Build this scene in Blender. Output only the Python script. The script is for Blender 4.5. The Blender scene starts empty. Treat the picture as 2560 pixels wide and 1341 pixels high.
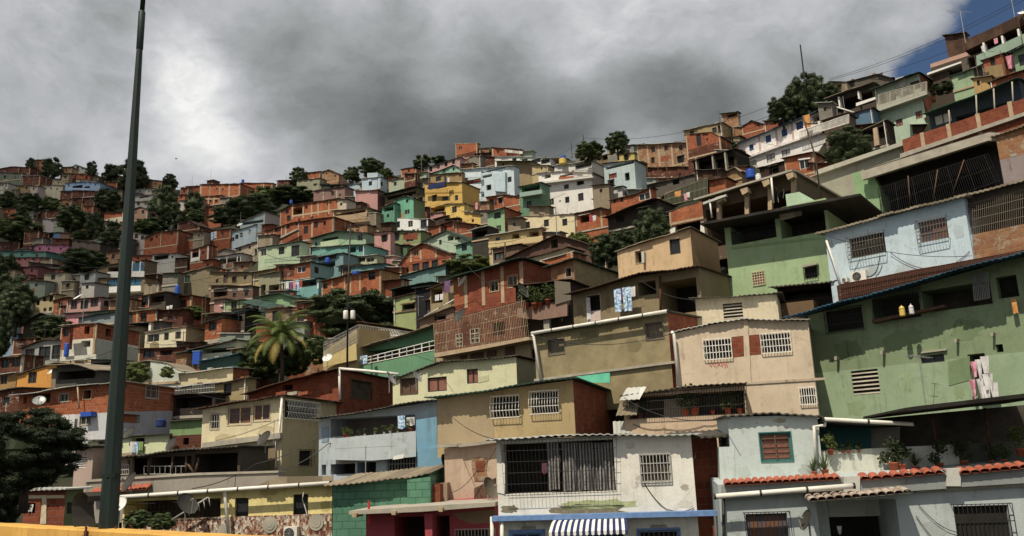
# scene parameters
SUN_E = 4.8
EXPO = 0.05
SKY_FAR = .5
DESAT = .19
# brightness of the cloud deck towards directions of the frame (pixel, linear value)
SKY_PTS = [(80,80,.6),(230,40,.75),(170,180,.52),(330,60,.2),(480,140,1.35),(530,180,1.0),(600,110,.28),(420,240,.52),(560,320,1.0),(660,200,.42),(330,400,.54),(60,300,.42),(120,390,.30),(230,300,.5),
 (520,430,.36),(720,90,.27),(760,240,.22),(700,360,.5),(860,430,.30),(860,290,.15),(1000,60,.27),(1000,200,.20),(1020,330,.095),(1180,400,.10),(1250,300,.085),(1250,150,.20),(1300,40,.40),(1400,330,.085),(1560,50,.66),(1600,230,.12),
 (1760,270,.095),(1800,60,.47),(1950,160,.24),(2100,90,.36),(2000,30,.5),(2200,50,.40),(2180,200,.36),(2230,120,.45),(2350,30,.38),(600,-300,.45),(1500,-300,.5),(2600,-300,.45),(-300,100,.4),(-300,400,.32),(2800,200,.4),(1280,-1500,.9)]
BLUE_BLOBS = [(2345,165,60,1.25),(2500,45,85,1.35),(2620,-30,130,1.5),(2270,175,40,.7),(2420,115,60,.8)]
import bpy, math, random
from mathutils import Vector, Matrix
R = math.radians
rnd = random.Random(7)
SC = bpy.context.scene
COL = SC.collection
# ---------------------------------------------------------------- camera frame (pixels are those of a 2560 x 1341 frame)
F = 2125.0
PITCH, ROLL = R(12.9), R(2.2)
CAM = Vector((0, 0, 6.0))
_f = Vector((0, math.cos(PITCH), math.sin(PITCH)))
_u0 = Vector((0, -math.sin(PITCH), math.cos(PITCH)))
_r0 = Vector((1, 0, 0))
_r = _r0 * math.cos(ROLL) - _u0 * math.sin(ROLL)
_u = _r0 * math.sin(ROLL) + _u0 * math.cos(ROLL)

def ray(px, py):
    return _f + _r * ((px - 1280) / F) + _u * ((670.5 - py) / F)

def at(px, py, Y):
    r = ray(px, py)
    return CAM + r * (Y / r.y)

# distance of the hillside, from storey heights read at many points of the hill
ANCH = [(1500,1341,28),(2200,1341,25),(2560,1341,23),(2560,1150,27),(1900,1150,28.5),(800,1341,37),(1000,1300,35),(1150,1300,33),(300,1300,40),
(0,1300,42),(1000,1170,44),(650,1120,50),(300,1190,46),(300,1060,57),(100,1050,60),(1300,1100,38),(1700,1080,34.5),(1850,960,38),(1500,940,44),
(1150,1000,50),(2300,1040,37),(2520,1010,33),(2300,700,43),(2560,650,38),(1950,720,50),(1650,700,56),(1600,790,50),(1880,790,44),(1200,880,60),
(1400,720,64),(900,900,68),(700,930,76),(440,860,88),(250,920,76),(100,940,84),(250,800,106),(100,780,115),(550,750,108),(800,740,96),(900,720,96),
(1050,690,98),(700,650,120),(850,630,122),(1050,600,128),(1300,640,108),(1500,560,112),(1350,580,120),(1000,580,135),(1110,550,148),(1430,530,128),
(1200,500,160),(1300,420,172),(1170,390,182),(1650,440,130),(1600,530,108),(1800,340,136),(1780,420,112),(1950,410,106),(2060,290,112),(2250,350,86),
(2200,230,104),(2450,180,92),(2560,100,90),(2000,480,76),(2450,330,60),(2300,450,56),(2480,500,46),(2150,400,74),(620,610,165),(500,650,158),
(300,640,172),(100,630,185),(100,560,215),(300,540,222),(550,530,210),(100,480,245),(250,470,250),(400,470,248),(600,470,238),(780,440,222),
(930,440,200),(100,410,270),(20,700,150),(20,850,100),(2560,300,62),(1700,560,86),(1650,500,104),(2800,700,30),(2800,200,75),(-250,1000,60),
(-250,600,190),(-250,420,265),(1280,300,200),(600,400,260),(2000,200,130)]
def D(x, y):
    sw = s = 0.0
    for ax, ay, d in ANCH:
        q = ((x - ax) ** 2 + (2.0 * (y - ay)) ** 2 + 60.0) ** 1.6
        w = 1.0 / q
        sw += w; s += w * math.log(d)
    return math.exp(s / sw)

def lerp_tab(tab, x):
    if x <= tab[0][0]: return tab[0][1]
    for (a, b), (c, d) in zip(tab, tab[1:]):
        if x <= c: return b + (d - b) * (x - a) / (c - a)
    return tab[-1][1]

def psi0(x, y):
    p = lerp_tab([(0,-12),(400,-17),(900,-24),(1400,-31),(2000,-39),(2560,-45)], x)
    k = lerp_tab([(800,1.0),(1000,.7),(1120,.32),(1300,.2)], y)
    return p * k

# ---------------------------------------------------------------- materials
def lin(h, k=1.0):
    h = h.lstrip('#')
    out = []
    for i in (0, 2, 4):
        c = int(h[i:i + 2], 16) / 255
        c = c / 12.92 if c <= .04045 else ((c + .055) / 1.055) ** 2.4
        out.append(c)
    L = .3 * out[0] + .59 * out[1] + .11 * out[2]
    q = DESAT if out[0] < out[1] * 2.2 else DESAT * .75
    return tuple(min(.85, (L + (c - L) * (1 - q)) * k) for c in out) + (1,)

class NT:
    def __init__(s, name):
        s.m = bpy.data.materials.new(name); s.m.use_nodes = True
        s.t = s.m.node_tree; s.b = s.t.nodes['Principled BSDF']
        s.out = s.t.nodes['Material Output']
        s.b.inputs['Specular IOR Level'].default_value = .25
    def n(s, typ, **kw):
        nd = s.t.nodes.new(typ)
        for k, v in kw.items():
            if k.startswith('i_'): nd.inputs[k[2:].replace('_', ' ')].default_value = v
            else: setattr(nd, k, v)
        return nd
    def l(s, a, b): s.t.links.new(a, b)
    def coord(s, scale=(1, 1, 1), rand=True):
        tc = s.n('ShaderNodeTexCoord'); mp = s.n('ShaderNodeMapping'); mp.inputs['Scale'].default_value = scale
        s.l(tc.outputs['Object'], mp.inputs['Vector'])
        if rand:
            oi = s.n('ShaderNodeObjectInfo'); vm = s.n('ShaderNodeVectorMath', operation='SCALE'); vm.inputs[3].default_value = 57.0
            cv = s.n('ShaderNodeCombineXYZ')
            for i in range(3): s.l(oi.outputs['Random'], cv.inputs[i])
            s.l(cv.outputs[0], vm.inputs[0]); s.l(vm.outputs[0], mp.inputs['Location'])
        return mp.outputs[0]
    def noise(s, vec, scale, detail=4, rough=.6):
        nz = s.n('ShaderNodeTexNoise'); nz.inputs['Scale'].default_value = scale; nz.inputs['Detail'].default_value = detail
        nz.inputs['Roughness'].default_value = rough
        if vec is not None: s.l(vec, nz.inputs['Vector'])
        return nz.outputs['Fac']
    def ramp(s, fac, a, b, va=0, vb=1):
        mr = s.n('ShaderNodeMapRange'); mr.inputs[1].default_value = a; mr.inputs[2].default_value = b
        mr.inputs[3].default_value = va; mr.inputs[4].default_value = vb
        s.l(fac, mr.inputs[0]); return mr.outputs[0]
    def mix(s, fac, a, b, blend='MIX'):
        mx = s.n('ShaderNodeMix', data_type='RGBA', blend_type=blend)
        for sock, v in ((0, fac), (6, a), (7, b)):
            if hasattr(v, 'is_linked') or hasattr(v, 'links'): s.l(v, mx.inputs[sock])
            else: mx.inputs[sock].default_value = v
        return mx.outputs[2]
    def mul(s, a, b):
        m = s.n('ShaderNodeMath', operation='MULTIPLY')
        for i, v in enumerate((a, b)):
            if hasattr(v, 'links'): s.l(v, m.inputs[i])
            else: m.inputs[i].default_value = v
        return m.outputs[0]
    def col(s, c): s.l(c, s.b.inputs['Base Color'])
    def bump(s, h, strength=.3, dist=.02):
        b = s.n('ShaderNodeBump'); b.inputs['Strength'].default_value = strength; b.inputs['Distance'].default_value = dist
        s.l(h, b.inputs['Height']); s.l(b.outputs[0], s.b.inputs['Normal'])
    def rough(s, v): s.b.inputs['Roughness'].default_value = v

def m_barrier():
    t = NT('yellow barrier paint'); t.rough(.8); v = t.coord(rand=False)
    b = t.mix(t.ramp(t.noise(v, 1.1, 5), .3, .65), lin('#b98406'), lin('#d39d10')); d = t.noise(t.coord((7, 7, .8), False), 1.2, 5, .7)
    b = t.mix(t.ramp(d, .56, .72, 0, .55), b, (.12, .07, .015, 1)); s = t.noise(v, 22, 4, .7)
    b = t.mix(t.ramp(s, .62, .66, 0, .75), b, (.16, .14, .11, 1)); t.col(b); t.bump(s, .4, .01); return t.m
def m_shade_cloud():
    t = NT('cloud vapour'); t.rough(1); t.col(t.mix(0.0, (.8, .8, .8, 1), (.8, .8, .8, 1)))
    tr = t.n('ShaderNodeBsdfTransparent'); ms = t.n('ShaderNodeMixShader'); ms.inputs[0].default_value = .42
    t.l(tr.outputs[0], ms.inputs[1]); t.l(t.b.outputs[0], ms.inputs[2]); t.l(ms.outputs[0], t.out.inputs[0]); return t.m
MATS = {}
WALLK = 1.0
def dark(c, k): return (c[0] * k, c[1] * k, c[2] * k, 1)
def m_plaster(key, c):
    t = NT('plaster ' + key); t.rough(.92)
    v = t.coord(); big = t.noise(v, .55, 5, .65)
    sv = t.coord((2.6, 2.6, .22)); st = t.noise(sv, .9, 6, .7)
    dv = t.coord((5.5, 5.5, .35)); dr = t.noise(dv, 1.1, 4, .6)
    fine = t.noise(v, 17, 5, .75); grit = t.noise(v, 70, 2)
    grime = (c[0] * .42 + .02, c[1] * .40 + .017, c[2] * .36 + .012, 1)
    base = t.mix(t.ramp(big, .3, .7), dark(c, .86), dark(c, 1.1))
    base = t.mix(t.ramp(fine, .35, .75, 0, .35), base, dark(c, .7))
    base = t.mix(t.mul(t.ramp(st, .52, .78, 0, .75), t.ramp(big, .38, .6)), base, grime)
    bl = t.noise(v, 2.2, 8, .72); base = t.mix(t.ramp(bl, .45, .72, 0, .4), base, grime)
    base = t.mix(t.mul(t.ramp(dr, .6, .72, 0, .7), t.ramp(bl, .45, .58)), base, dark(grime, .7))
    pat = t.noise(v, 1.15, 7, .75)
    base = t.mix(t.ramp(pat, .63, .66, 0, .55), base, (.26, .235, .2, 1))
    sp = t.noise(v, 3.7, 6, .7)
    base = t.mix(t.ramp(sp, .68, .72, 0, .6), base, (.075, .07, .06, 1))
    # hairline cracks
    vo = t.n('ShaderNodeTexVoronoi', feature='DISTANCE_TO_EDGE'); vo.inputs['Scale'].default_value = .55
    wz = t.noise(v, 2.5, 5, .8); av = t.n('ShaderNodeVectorMath', operation='ADD'); t.l(v, av.inputs[0]); t.l(wz, av.inputs[1]); t.l(av.outputs[0], vo.inputs['Vector'])
    ck = t.ramp(vo.outputs['Distance'], .002, .008, .45, 0)
    base = t.mix(t.mul(ck, t.ramp(big, .45, .6)), base, dark(c, .35))
    t.col(base); ad = t.n('ShaderNodeMath', operation='ADD'); t.l(fine, ad.inputs[0]); t.l(t.mul(grit, .35), ad.inputs[1])
    t.bump(ad.outputs[0], .5, .02); return t.m

def m_brick(key, c1, c2, mortar, patch=.0, bw=.34, bh=.22):
    t = NT(key); t.rough(.9)
    tc = t.n('ShaderNodeTexCoord'); sx = t.n('ShaderNodeSeparateXYZ'); t.l(tc.outputs['Object'], sx.inputs[0])
    ad = t.n('ShaderNodeMath', operation='ADD'); t.l(sx.outputs[0], ad.inputs[0]); t.l(sx.outputs[1], ad.inputs[1])
    cb = t.n('ShaderNodeCombineXYZ'); t.l(ad.outputs[0], cb.inputs[0]); t.l(sx.outputs[2], cb.inputs[1])
    br = t.n('ShaderNodeTexBrick'); br.inputs['Scale'].default_value = 1; br.inputs['Mortar Size'].default_value = .02
    br.inputs['Brick Width'].default_value = bw; br.inputs['Row Height'].default_value = bh
    br.inputs['Mortar Smooth'].default_value = .3; br.inputs['Bias'].default_value = .0
    br.inputs['Color1'].default_value = c1; br.inputs['Color2'].default_value = c2; br.inputs['Mortar'].default_value = mortar
    t.l(cb.outputs[0], br.inputs['Vector'])
    v = t.coord(); big = t.noise(v, .7, 5, .65); fine = t.noise(v, 7, 3)
    base = t.mix(t.ramp(big, .3, .72, 0, .6), br.outputs['Color'], dark(c1, .5))
    base = t.mix(t.ramp(fine, .4, .8, 0, .35), base, dark(c2, .6))
    sm = t.noise(v, 1.6, 6, .75)
    base = t.mix(t.ramp(sm, .6 - patch, .64 - patch, 0, .8), base, (.3, .25, .185, 1))
    sv = t.coord((2.4, 2.4, .25)); st = t.noise(sv, 1.3, 5, .7)
    base = t.mix(t.ramp(st, .54, .76, 0, .5), base, dark(c1, .35))
    t.col(base); t.bump(t.ramp(br.outputs['Fac'], 0, 1, 1, 0), .7, .02); return t.m

def m_noise(key, c1, c2, scale=3, rough=.9, stretch=(1, 1, 1), bump=.3, metal=0, lo=.35, hi=.65, sheet=0):
    t = NT(key); t.rough(rough); t.b.inputs['Metallic'].default_value = metal
    v = t.coord(stretch); f = t.noise(v, scale, 6, .65)
    base = t.mix(t.ramp(f, lo, hi), c1, c2)
    if sheet:
        w = t.n('ShaderNodeTexWhiteNoise', noise_dimensions='1D'); tc = t.n('ShaderNodeTexCoord'); sx = t.n('ShaderNodeSeparateXYZ')
        t.l(tc.outputs['Object'], sx.inputs[0]); d = t.n('ShaderNodeMath', operation='DIVIDE'); d.inputs[1].default_value = sheet
        t.l(sx.outputs[0], d.inputs[0]); fl = t.n('ShaderNodeMath', operation='FLOOR'); t.l(d.outputs[0], fl.inputs[0]); t.l(fl.outputs[0], w.inputs['W'])
        base = t.mix(t.ramp(w.outputs['Value'], 0, 1, 0, .65), base, dark(c1, .4))
    t.col(base)
    if bump: t.bump(f, bump, .02)
    return t.m

def m_flat(key, c, rough=.6, metal=0):
    return m_noise(key, dark(c, .8), dark(c, 1.12), 6, rough, bump=.08, metal=metal)

def m_leaf(key, c1, c2):
    t = NT(key); t.rough(.62)
    tc = t.n('ShaderNodeTexCoord'); f = t.noise(tc.outputs['Object'], .9, 3); g = t.noise(tc.outputs['Object'], 14, 2)
    base = t.mix(t.ramp(f, .35, .65), c1, c2); base = t.mix(t.ramp(g, .4, .7, 0, .6), base, dark(c2, 1.35))
    t.col(base); t.b.inputs['Specular IOR Level'].default_value = .3
    tr = t.n('ShaderNodeBsdfTranslucent'); t.l(base, tr.inputs[0]); ms = t.n('ShaderNodeMixShader'); ms.inputs[0].default_value = .32
    t.l(t.b.outputs[0], ms.inputs[1]); t.l(tr.outputs[0], ms.inputs[2]); t.l(ms.outputs[0], t.out.inputs[0]); return t.m

def m_clad():
    t = NT('stone cladding'); t.rough(.8)
    tc = t.n('ShaderNodeTexCoord'); mp = t.n('ShaderNodeMapping'); mp.inputs['Scale'].default_value = (9, 1, 6); t.l(tc.outputs['Object'], mp.inputs[0])
    vo = t.n('ShaderNodeTexVoronoi', distance='CHEBYCHEV'); vo.inputs['Scale'].default_value = 1.3; vo.inputs['Randomness'].default_value = .75; t.l(mp.outputs[0], vo.inputs['Vector'])
    sx = t.n('ShaderNodeSeparateColor'); t.l(vo.outputs['Color'], sx.inputs[0])
    cr = t.n('ShaderNodeValToRGB'); cr.color_ramp.interpolation = 'CONSTANT'
    cs = ['#6b3a26', '#b08a6a', '#c8b49a', '#8a5f45', '#d6cbb8', '#7a4630', '#a8988a', '#94705a']
    for i, h in enumerate(cs):
        e = cr.color_ramp.elements[0] if i == 0 else (cr.color_ramp.elements[1] if i == 1 else cr.color_ramp.elements.new(i / 8))
        e.position = i / 8; e.color = lin(h, .8)
    t.l(sx.outputs[0], cr.inputs[0]); t.col(cr.outputs[0]); t.bump(vo.outputs['Distance'], .8, .03); return t.m

def m_weave(key, c1, c2, scale):
    t = NT(key); t.rough(.9)
    tc = t.n('ShaderNodeTexCoord'); w = t.n('ShaderNodeTexWave'); w.inputs['Scale'].default_value = scale; w.inputs['Distortion'].default_value = .6
    t.l(tc.outputs['Object'], w.inputs[0]); f = t.noise(tc.outputs['Object'], 5)
    b = t.mix(t.ramp(w.outputs['Fac'], .4, .6), c1, c2); b = t.mix(t.ramp(f, .4, .7, 0, .4), b, dark(c1, .5)); t.col(b); return t.m

def M(key):
    if key in MATS: return MATS[key]
    if key.startswith('#'): m = m_plaster(key, lin(key, WALLK))
    else: m = MAKERS[key]()
    MATS[key] = m; return m
B1, B2 = lin('#a34a24'), lin('#b9602f')
MAKERS = {
 'brick': lambda: m_brick('hollow clay brick', lin('#873c1b'), lin('#a9542a'), lin('#8e7054')),
 'brickd': lambda: m_brick('old dark brick', lin('#56291a'), lin('#6f3823'), lin('#63503f'), .02),
 'brickt': lambda: m_brick('cement smeared brick', lin('#8f5a36'), lin('#a37444'), lin('#93795a'), .07),
 'bricko': lambda: m_brick('orange brick', lin('#94441c'), lin('#b55f2c'), lin('#9c7c58'), -.02),
 'brickr': lambda: m_brick('red brick', lin('#7a3419'), lin('#9a4925'), lin('#7d5d48'), -.03, .34, .24),
 'block': lambda: m_brick('bare concrete block', lin('#7f7a6c'), lin('#8d8674'), lin('#6b665a'), .0, .4, .2),
 'tealblock': lambda: m_brick('teal painted block', lin('#4c8468'), lin('#578f70'), lin('#3c6a52'), -.14, .55, .3),
 'concrete': lambda: m_noise('concrete', lin('#8f8878'), lin('#a89f8c'), 1.6),
 'cement': lambda: m_noise('cement plaster', lin('#7d6f4c'), lin('#94855c'), 1.3),
 'frame': lambda: m_noise('cast concrete', lin('#9a8262'), lin('#b39a76'), 2.5),
 'tin': lambda: m_noise('weathered zinc sheet', lin('#3d382f'), lin('#5c5549'), 1.3, .75, (1, .3, 1), .1, 0, .35, .65, .86),
 'tinr': lambda: m_noise('rusted zinc sheet', lin('#3f281b'), lin('#5c412c'), 1.3, .85, (1, .3, 1), .1, 0, .35, .65, .86),
 'ting': lambda: m_noise('green painted sheet', lin('#1d352b'), lin('#2c4a3b'), 1.3, .7, (1, .3, 1), .1, 0, .3, .7, .86),
 'tinb': lambda: m_noise('blue painted sheet', lin('#1d4258'), lin('#2c5f7c'), 1.3, .6, (1, .3, 1), .1, 0, .3, .7, .86),
 'tinw': lambda: m_noise('pale zinc sheet', lin('#a7a79c'), lin('#c6c5ba'), 1.3, .6, (1, .3, 1), .1, 0, .3, .7, .86),
 'tint': lambda: m_noise('dusty tan sheet', lin('#7d6e57'), lin('#988a70'), 1.6, .9, (1, .3, 1), .2, 0, .3, .7, .86),
 'tarp': lambda: m_noise('dark tarpaulin', lin('#12261d'), lin('#1f4a34'), 1.0, .6, (1, 1, 1), .2),
 'teal': lambda: m_plaster('teal', lin('#2f6f6a')),
 'tealsheet': lambda: m_noise('turquoise sheet', lin('#3fb08c'), lin('#57c79f'), 1.3, .5),
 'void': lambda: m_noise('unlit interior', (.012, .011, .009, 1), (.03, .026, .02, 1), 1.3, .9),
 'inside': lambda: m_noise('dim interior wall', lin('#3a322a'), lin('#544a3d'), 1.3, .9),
 'glass': lambda: m_noise('dark window glass', (.015, .017, .018, 1), (.03, .033, .035, 1), 1.5, .12, bump=0),
 'blueglass': lambda: m_noise('blue tinted glass', lin('#24506a'), lin('#35708c'), 1.5, .2, bump=0),
 'blueshut': lambda: m_flat('blue shutter paint', lin('#2b4a86')),
 'wood': lambda: m_noise('weathered wood', lin('#4a3526'), lin('#6a4e38'), 3, .85, (8, 8, 1)),
 'shutter': lambda: m_noise('grey board shutter', lin('#5d5342'), lin('#75695a'), 4, .85, (9, 9, .6)),
 'redwood': lambda: m_noise('red brown shutter', lin('#7a4a3c'), lin('#8d5c4c'), 3, .7, (3, 3, 1)),
 'white': lambda: m_flat('white paint', lin('#dcd8cc')),
 'pvc': lambda: m_noise('white pvc pipe', lin('#c9c4b6'), lin('#ddd8ca'), 2, .5, bump=.03),
 'cream': lambda: m_flat('cream paint', lin('#c2b08a')),
 'iron': lambda: m_flat('dark iron', (.02, .02, .02, 1), .5),
 'rust': lambda: m_noise('rusty iron', lin('#3c2418'), lin('#6a3d24'), 6, .8),
 'steel': lambda: m_flat('galvanised steel', lin('#8e8f8c'), .45, .3),
 'bars': lambda: m_flat('grey window bars', lin('#a9a69c')),
 'darkroof': lambda: m_noise('dark brown sheet', lin('#221e1a'), lin('#37312a'), 1.3, .85, (1, .3, 1), .1, 0, .35, .65, .86),  # very dark brown roof sheet
 'leafn': lambda: m_leaf('deep green leaves', lin('#1b2612'), lin('#2b3719')),
 'moss': lambda: m_noise('algae stained plaster', lin('#8f9a60'), lin('#aeb27e'), 5),
 'mud': lambda: m_noise('mud stained plaster', lin('#6b6048'), lin('#857a5e'), 5),
 'barsd': lambda: m_flat('dull window bars', lin('#6a6258')),
 'blue': lambda: m_flat('blue paint', lin('#5f84b8')),
 'bluetank': lambda: m_flat('blue plastic', lin('#1d4fae'), .4),
 'yellowtank': lambda: m_flat('yellow plastic', lin('#d0b02c'), .5),
 'navy': lambda: m_flat('navy cloth', lin('#22305e'), .9),
 'polegreen': lambda: m_noise('green pole paint', lin('#14201b'), lin('#1d2d26'), 1.2, .5, (6, 6, .4), .05),
 'barrier': lambda: m_barrier(),
 'asphalt': lambda: m_noise('asphalt', (.045, .044, .042, 1), (.06, .058, .055, 1), 12),
 'clay': lambda: m_noise('clay tile', lin('#8c4029'), lin('#b0603f'), 2.2, .85),
 'oldtile': lambda: m_noise('bleached tile', lin('#7a5a48'), lin('#b5ab98'), 3.2, .85),
 'crimson': lambda: m_plaster('crimson', lin('#a8434e')),
 'earth': lambda: m_noise('hillside soil and scrub', lin('#2c2417'), lin('#273019'), .35, .95, bump=.6),
 'leafd': lambda: m_leaf('dark leaves', lin('#293819'), lin('#434f28')),
 'leafm': lambda: m_leaf('mid leaves', lin('#33431c'), lin('#505f28')),
 'leafl': lambda: m_leaf('light leaves', lin('#43521c'), lin('#66702c')),
 'frond': lambda: m_leaf('palm frond', lin('#42541a'), lin('#657528')),
 'frondy': lambda: m_leaf('yellowing palm frond', lin('#8e7f22'), lin('#ab9530')),
 'bark': lambda: m_noise('bark', lin('#3a2e22'), lin('#54463a'), 4, .9, (6, 6, 1), .6),
 'clad': m_clad,
 'clothw': lambda: m_noise('white cloth', lin('#b2aeac'), lin('#d2cfcc'), 4, .95),
 'clothp': lambda: m_noise('pink cloth', lin('#b8506c'), lin('#dba4b0'), 5, .95),
 'clothb': lambda: m_noise('blue patterned cloth', lin('#4d86b4'), lin('#cfe0ea'), 7, .95, lo=.42, hi=.58),
 'clothk': lambda: m_noise('black cloth', (.02, .02, .025, 1), (.05, .05, .055, 1), 5, .95),
 'clothr': lambda: m_noise('red cloth', lin('#8e2a2e'), lin('#a84a44'), 5, .95),
 'clotho': lambda: m_noise('orange cloth', lin('#b86a20'), lin('#d09a40'), 5, .95),
 'clothg': lambda: m_noise('green cloth', lin('#5a7a3a'), lin('#8aa05a'), 5, .95),
 'clothv': lambda: m_noise('purple cloth', lin('#5a3a5e'), lin('#7d5a80'), 5, .95),
 'curtain': lambda: m_weave('striped curtain', lin('#3e3b39'), lin('#98938d'), 3.2),
 'dishw': lambda: m_flat('white dish enamel', lin('#cfccc4'), .5),
 'dishk': lambda: m_flat('dark dish mesh', lin('#3c3a34'), .7),
 'terracotta': lambda: m_flat('terracotta', lin('#a8502e'), .8),
 'redplastic': lambda: m_flat('red plastic', lin('#b8281e'), .5),
 'orangeglass': lambda: m_noise('amber curtain', lin('#7a4a1c'), lin('#3c4a5e'), 2.5, .6, (3, 3, .5)),
 'bird': lambda: m_flat('bird feather', (.03, .03, .03, 1), .9),
 'shadecloud': lambda: m_shade_cloud(),
}

# ---------------------------------------------------------------- mesh builder
class MB:
    def __init__(s): s.v = []; s.f = []; s.mi = []
    def face(s, pts, mi=0):
        i = len(s.v); s.v += [tuple(p) for p in pts]; s.f.append(tuple(range(i, i + len(pts)))); s.mi.append(mi)
    def box(s, x0, x1, y0, y1, z0, z1, mi=0):
        if x0 > x1: x0, x1 = x1, x0
        if y0 > y1: y0, y1 = y1, y0
        if z0 > z1: z0, z1 = z1, z0
        i = len(s.v)
        s.v += [(x, y, z) for z in (z0, z1) for y in (y0, y1) for x in (x0, x1)]
        for q in ((0, 1, 5, 4), (1, 3, 7, 5), (3, 2, 6, 7), (2, 0, 4, 6), (4, 5, 7, 6), (1, 0, 2, 3)):
            s.f.append(tuple(i + k for k in q)); s.mi.append(mi)
    def prism(s, poly, y0, y1, mi=0, shear=None):
        """poly of (x,z), extruded along y"""
        n = len(poly); i = len(s.v)
        a = sum(poly[k][0] * poly[(k + 1) % n][1] - poly[(k + 1) % n][0] * poly[k][1] for k in range(n))
        if a < 0: poly = poly[::-1]
        s.v += [(x, y0, z) for x, z in poly] + [(x, y1, z) for x, z in poly]
        s.f.append(tuple(range(i, i + n))); s.mi.append(mi)
        s.f.append(tuple(range(i + 2 * n - 1, i + n - 1, -1))); s.mi.append(mi)
        for k in range(n):
            j = (k + 1) % n
            s.f.append((i + k, i + n + k, i + n + j, i + j)); s.mi.append(mi)
    def tube(s, pts, r, n=6, mi=0, r2=None):
        pts = [Vector(p) for p in pts]; N = len(pts); rings = []
        for k, p in enumerate(pts):
            d = (pts[min(k + 1, N - 1)] - pts[max(k - 1, 0)]).normalized()
            a = d.cross(Vector((0, 0, 1)))
            if a.length < .05: a = d.cross(Vector((1, 0, 0)))
            a.normalize(); b = d.cross(a)
            rr = r if r2 is None else r + (r2 - r) * k / max(1, N - 1)
            i = len(s.v)
            s.v += [tuple(p + a * (rr * math.cos(2 * math.pi * q / n)) + b * (rr * math.sin(2 * math.pi * q / n))) for q in range(n)]
            rings.append(i)
        for i, j in zip(rings, rings[1:]):
            for q in range(n):
                w = (q + 1) % n
                s.f.append((i + q, j + q, j + w, i + w)); s.mi.append(mi)
        s.f.append(tuple(range(rings[0], rings[0] + n))); s.mi.append(mi)
        s.f.append(tuple(range(rings[-1] + n - 1, rings[-1] - 1, -1))); s.mi.append(mi)
    def lathe(s, prof, n=16, c=(0, 0, 0), mi=0):
        """prof of (r,z)"""
        rings = []
        for r, z in prof:
            i = len(s.v); rings.append(i)
            s.v += [(c[0] + r * math.cos(2 * math.pi * k / n), c[1] + r * math.sin(2 * math.pi * k / n), c[2] + z) for k in range(n)]
        for i, j in zip(rings, rings[1:]):
            for k in range(n):
                w = (k + 1) % n
                s.f.append((i + k, i + w, j + w, j + k)); s.mi.append(mi)
        s.f.append(tuple(range(rings[0] + n - 1, rings[0] - 1, -1))); s.mi.append(mi)
        s.f.append(tuple(range(rings[-1], rings[-1] + n))); s.mi.append(mi)
    def mesh(s, name, mats, smooth=False):
        me = bpy.data.meshes.new(name); me.from_pydata(s.v, [], s.f)
        for m in mats: me.materials.append(M(m) if isinstance(m, str) else m)
        if len(mats) > 1: me.polygons.foreach_set('material_index', s.mi)
        if smooth: me.polygons.foreach_set('use_smooth', [True] * len(s.f))
        me.update(); return me
    def build(s, name, mats, parent=None, smooth=False):
        if isinstance(mats, str): mats = [mats]
        o = bpy.data.objects.new(name, s.mesh(name, mats, smooth)); COL.objects.link(o)
        if parent: o.parent = parent
        return o

ALL_LABELS = {}
def tag(o, label, cat, group=None):
    o['label'] = label; o['category'] = cat
    if group: o['group'] = group
    return o
def empty(name, loc=(0, 0, 0), rz=0):
    o = bpy.data.objects.new(name, None); COL.objects.link(o); o.location = loc; o.rotation_euler = (0, 0, rz); o.empty_display_size = .2
    return o
def struct(o): o['kind'] = 'structure'; return o
# ---------------------------------------------------------------- houses
BASES = []
HOUSES = []
def pl(tab, x):
    if x <= tab[0][0]: return tab[0][1]
    for (a, b), (c, d) in zip(tab, tab[1:]):
        if x <= c: return b + (d - b) * (x - a) / max(1e-6, c - a)
    return tab[-1][1]

def panel(mb, fn, top, zb, holes, reveal, bands):
    """wall with rectangular holes; fn(u, inward, z) -> local point; top = [(u,z)..]; holes (u0,u1,z0,z1,rev); bands [(z, mat)] from top"""
    u0, u1 = top[0][0], top[-1][0]
    us = {u0, u1} | {u for u, _ in top}
    hs = []
    for (a, b, c, d, rv) in holes:
        a = max(a, u0 + .06); b = min(b, u1 - .06)
        d = min(d, min(pl(top, a), pl(top, b), *[z for u, z in top if a < u < b] or [99]) - .05); c = max(c, zb + .05)
        if b - a < .1 or d - c < .1: hs.append(None); continue
        hs.append((a, b, c, d, rv)); us |= {a, b}
    us = sorted(us)
    def matat(z):
        for zz, m in bands:
            if z > zz: return m
        return bands[-1][1] if bands else 0
    for ua, ub in zip(us, us[1:]):
        if ub - ua < 1e-5: continue
        ta, tb = pl(top, ua), pl(top, ub); tm = min(ta, tb)
        mid = (ua + ub) / 2
        zs = {zb}
        hh = [h for h in hs if h and h[0] < mid < h[1]]
        for h in hh: zs |= {h[2], h[3]}
        for zz, m in bands:
            if zb < zz < tm - .02: zs.add(zz)
        zs = sorted(zs)
        for za, zc in zip(zs, zs[1:]):
            if any(h[2] < (za + zc) / 2 < h[3] for h in hh): continue
            mb.face([fn(ua, 0, za), fn(ub, 0, za), fn(ub, 0, zc), fn(ua, 0, zc)], matat((za + zc) / 2))
        za = zs[-1]
        mb.face([fn(ua, 0, za), fn(ub, 0, za), fn(ub, 0, tb), fn(ua, 0, ta)], matat((za + tm) / 2))
    for h in hs:
        if not h: continue
        a, b, c, d, rv = h
        m = matat((c + d) / 2)
        mb.face([fn(a, 0, c), fn(a, rv, c), fn(a, rv, d), fn(a, 0, d)], m)
        mb.face([fn(b, 0, c), fn(b, 0, d), fn(b, rv, d), fn(b, rv, c)], m)
        mb.face([fn(a, 0, d), fn(a, rv, d), fn(b, rv, d), fn(b, 0, d)], m)
        mb.face([fn(a, 0, c), fn(b, 0, c), fn(b, rv, c), fn(a, rv, c)], m)
    return hs

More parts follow.
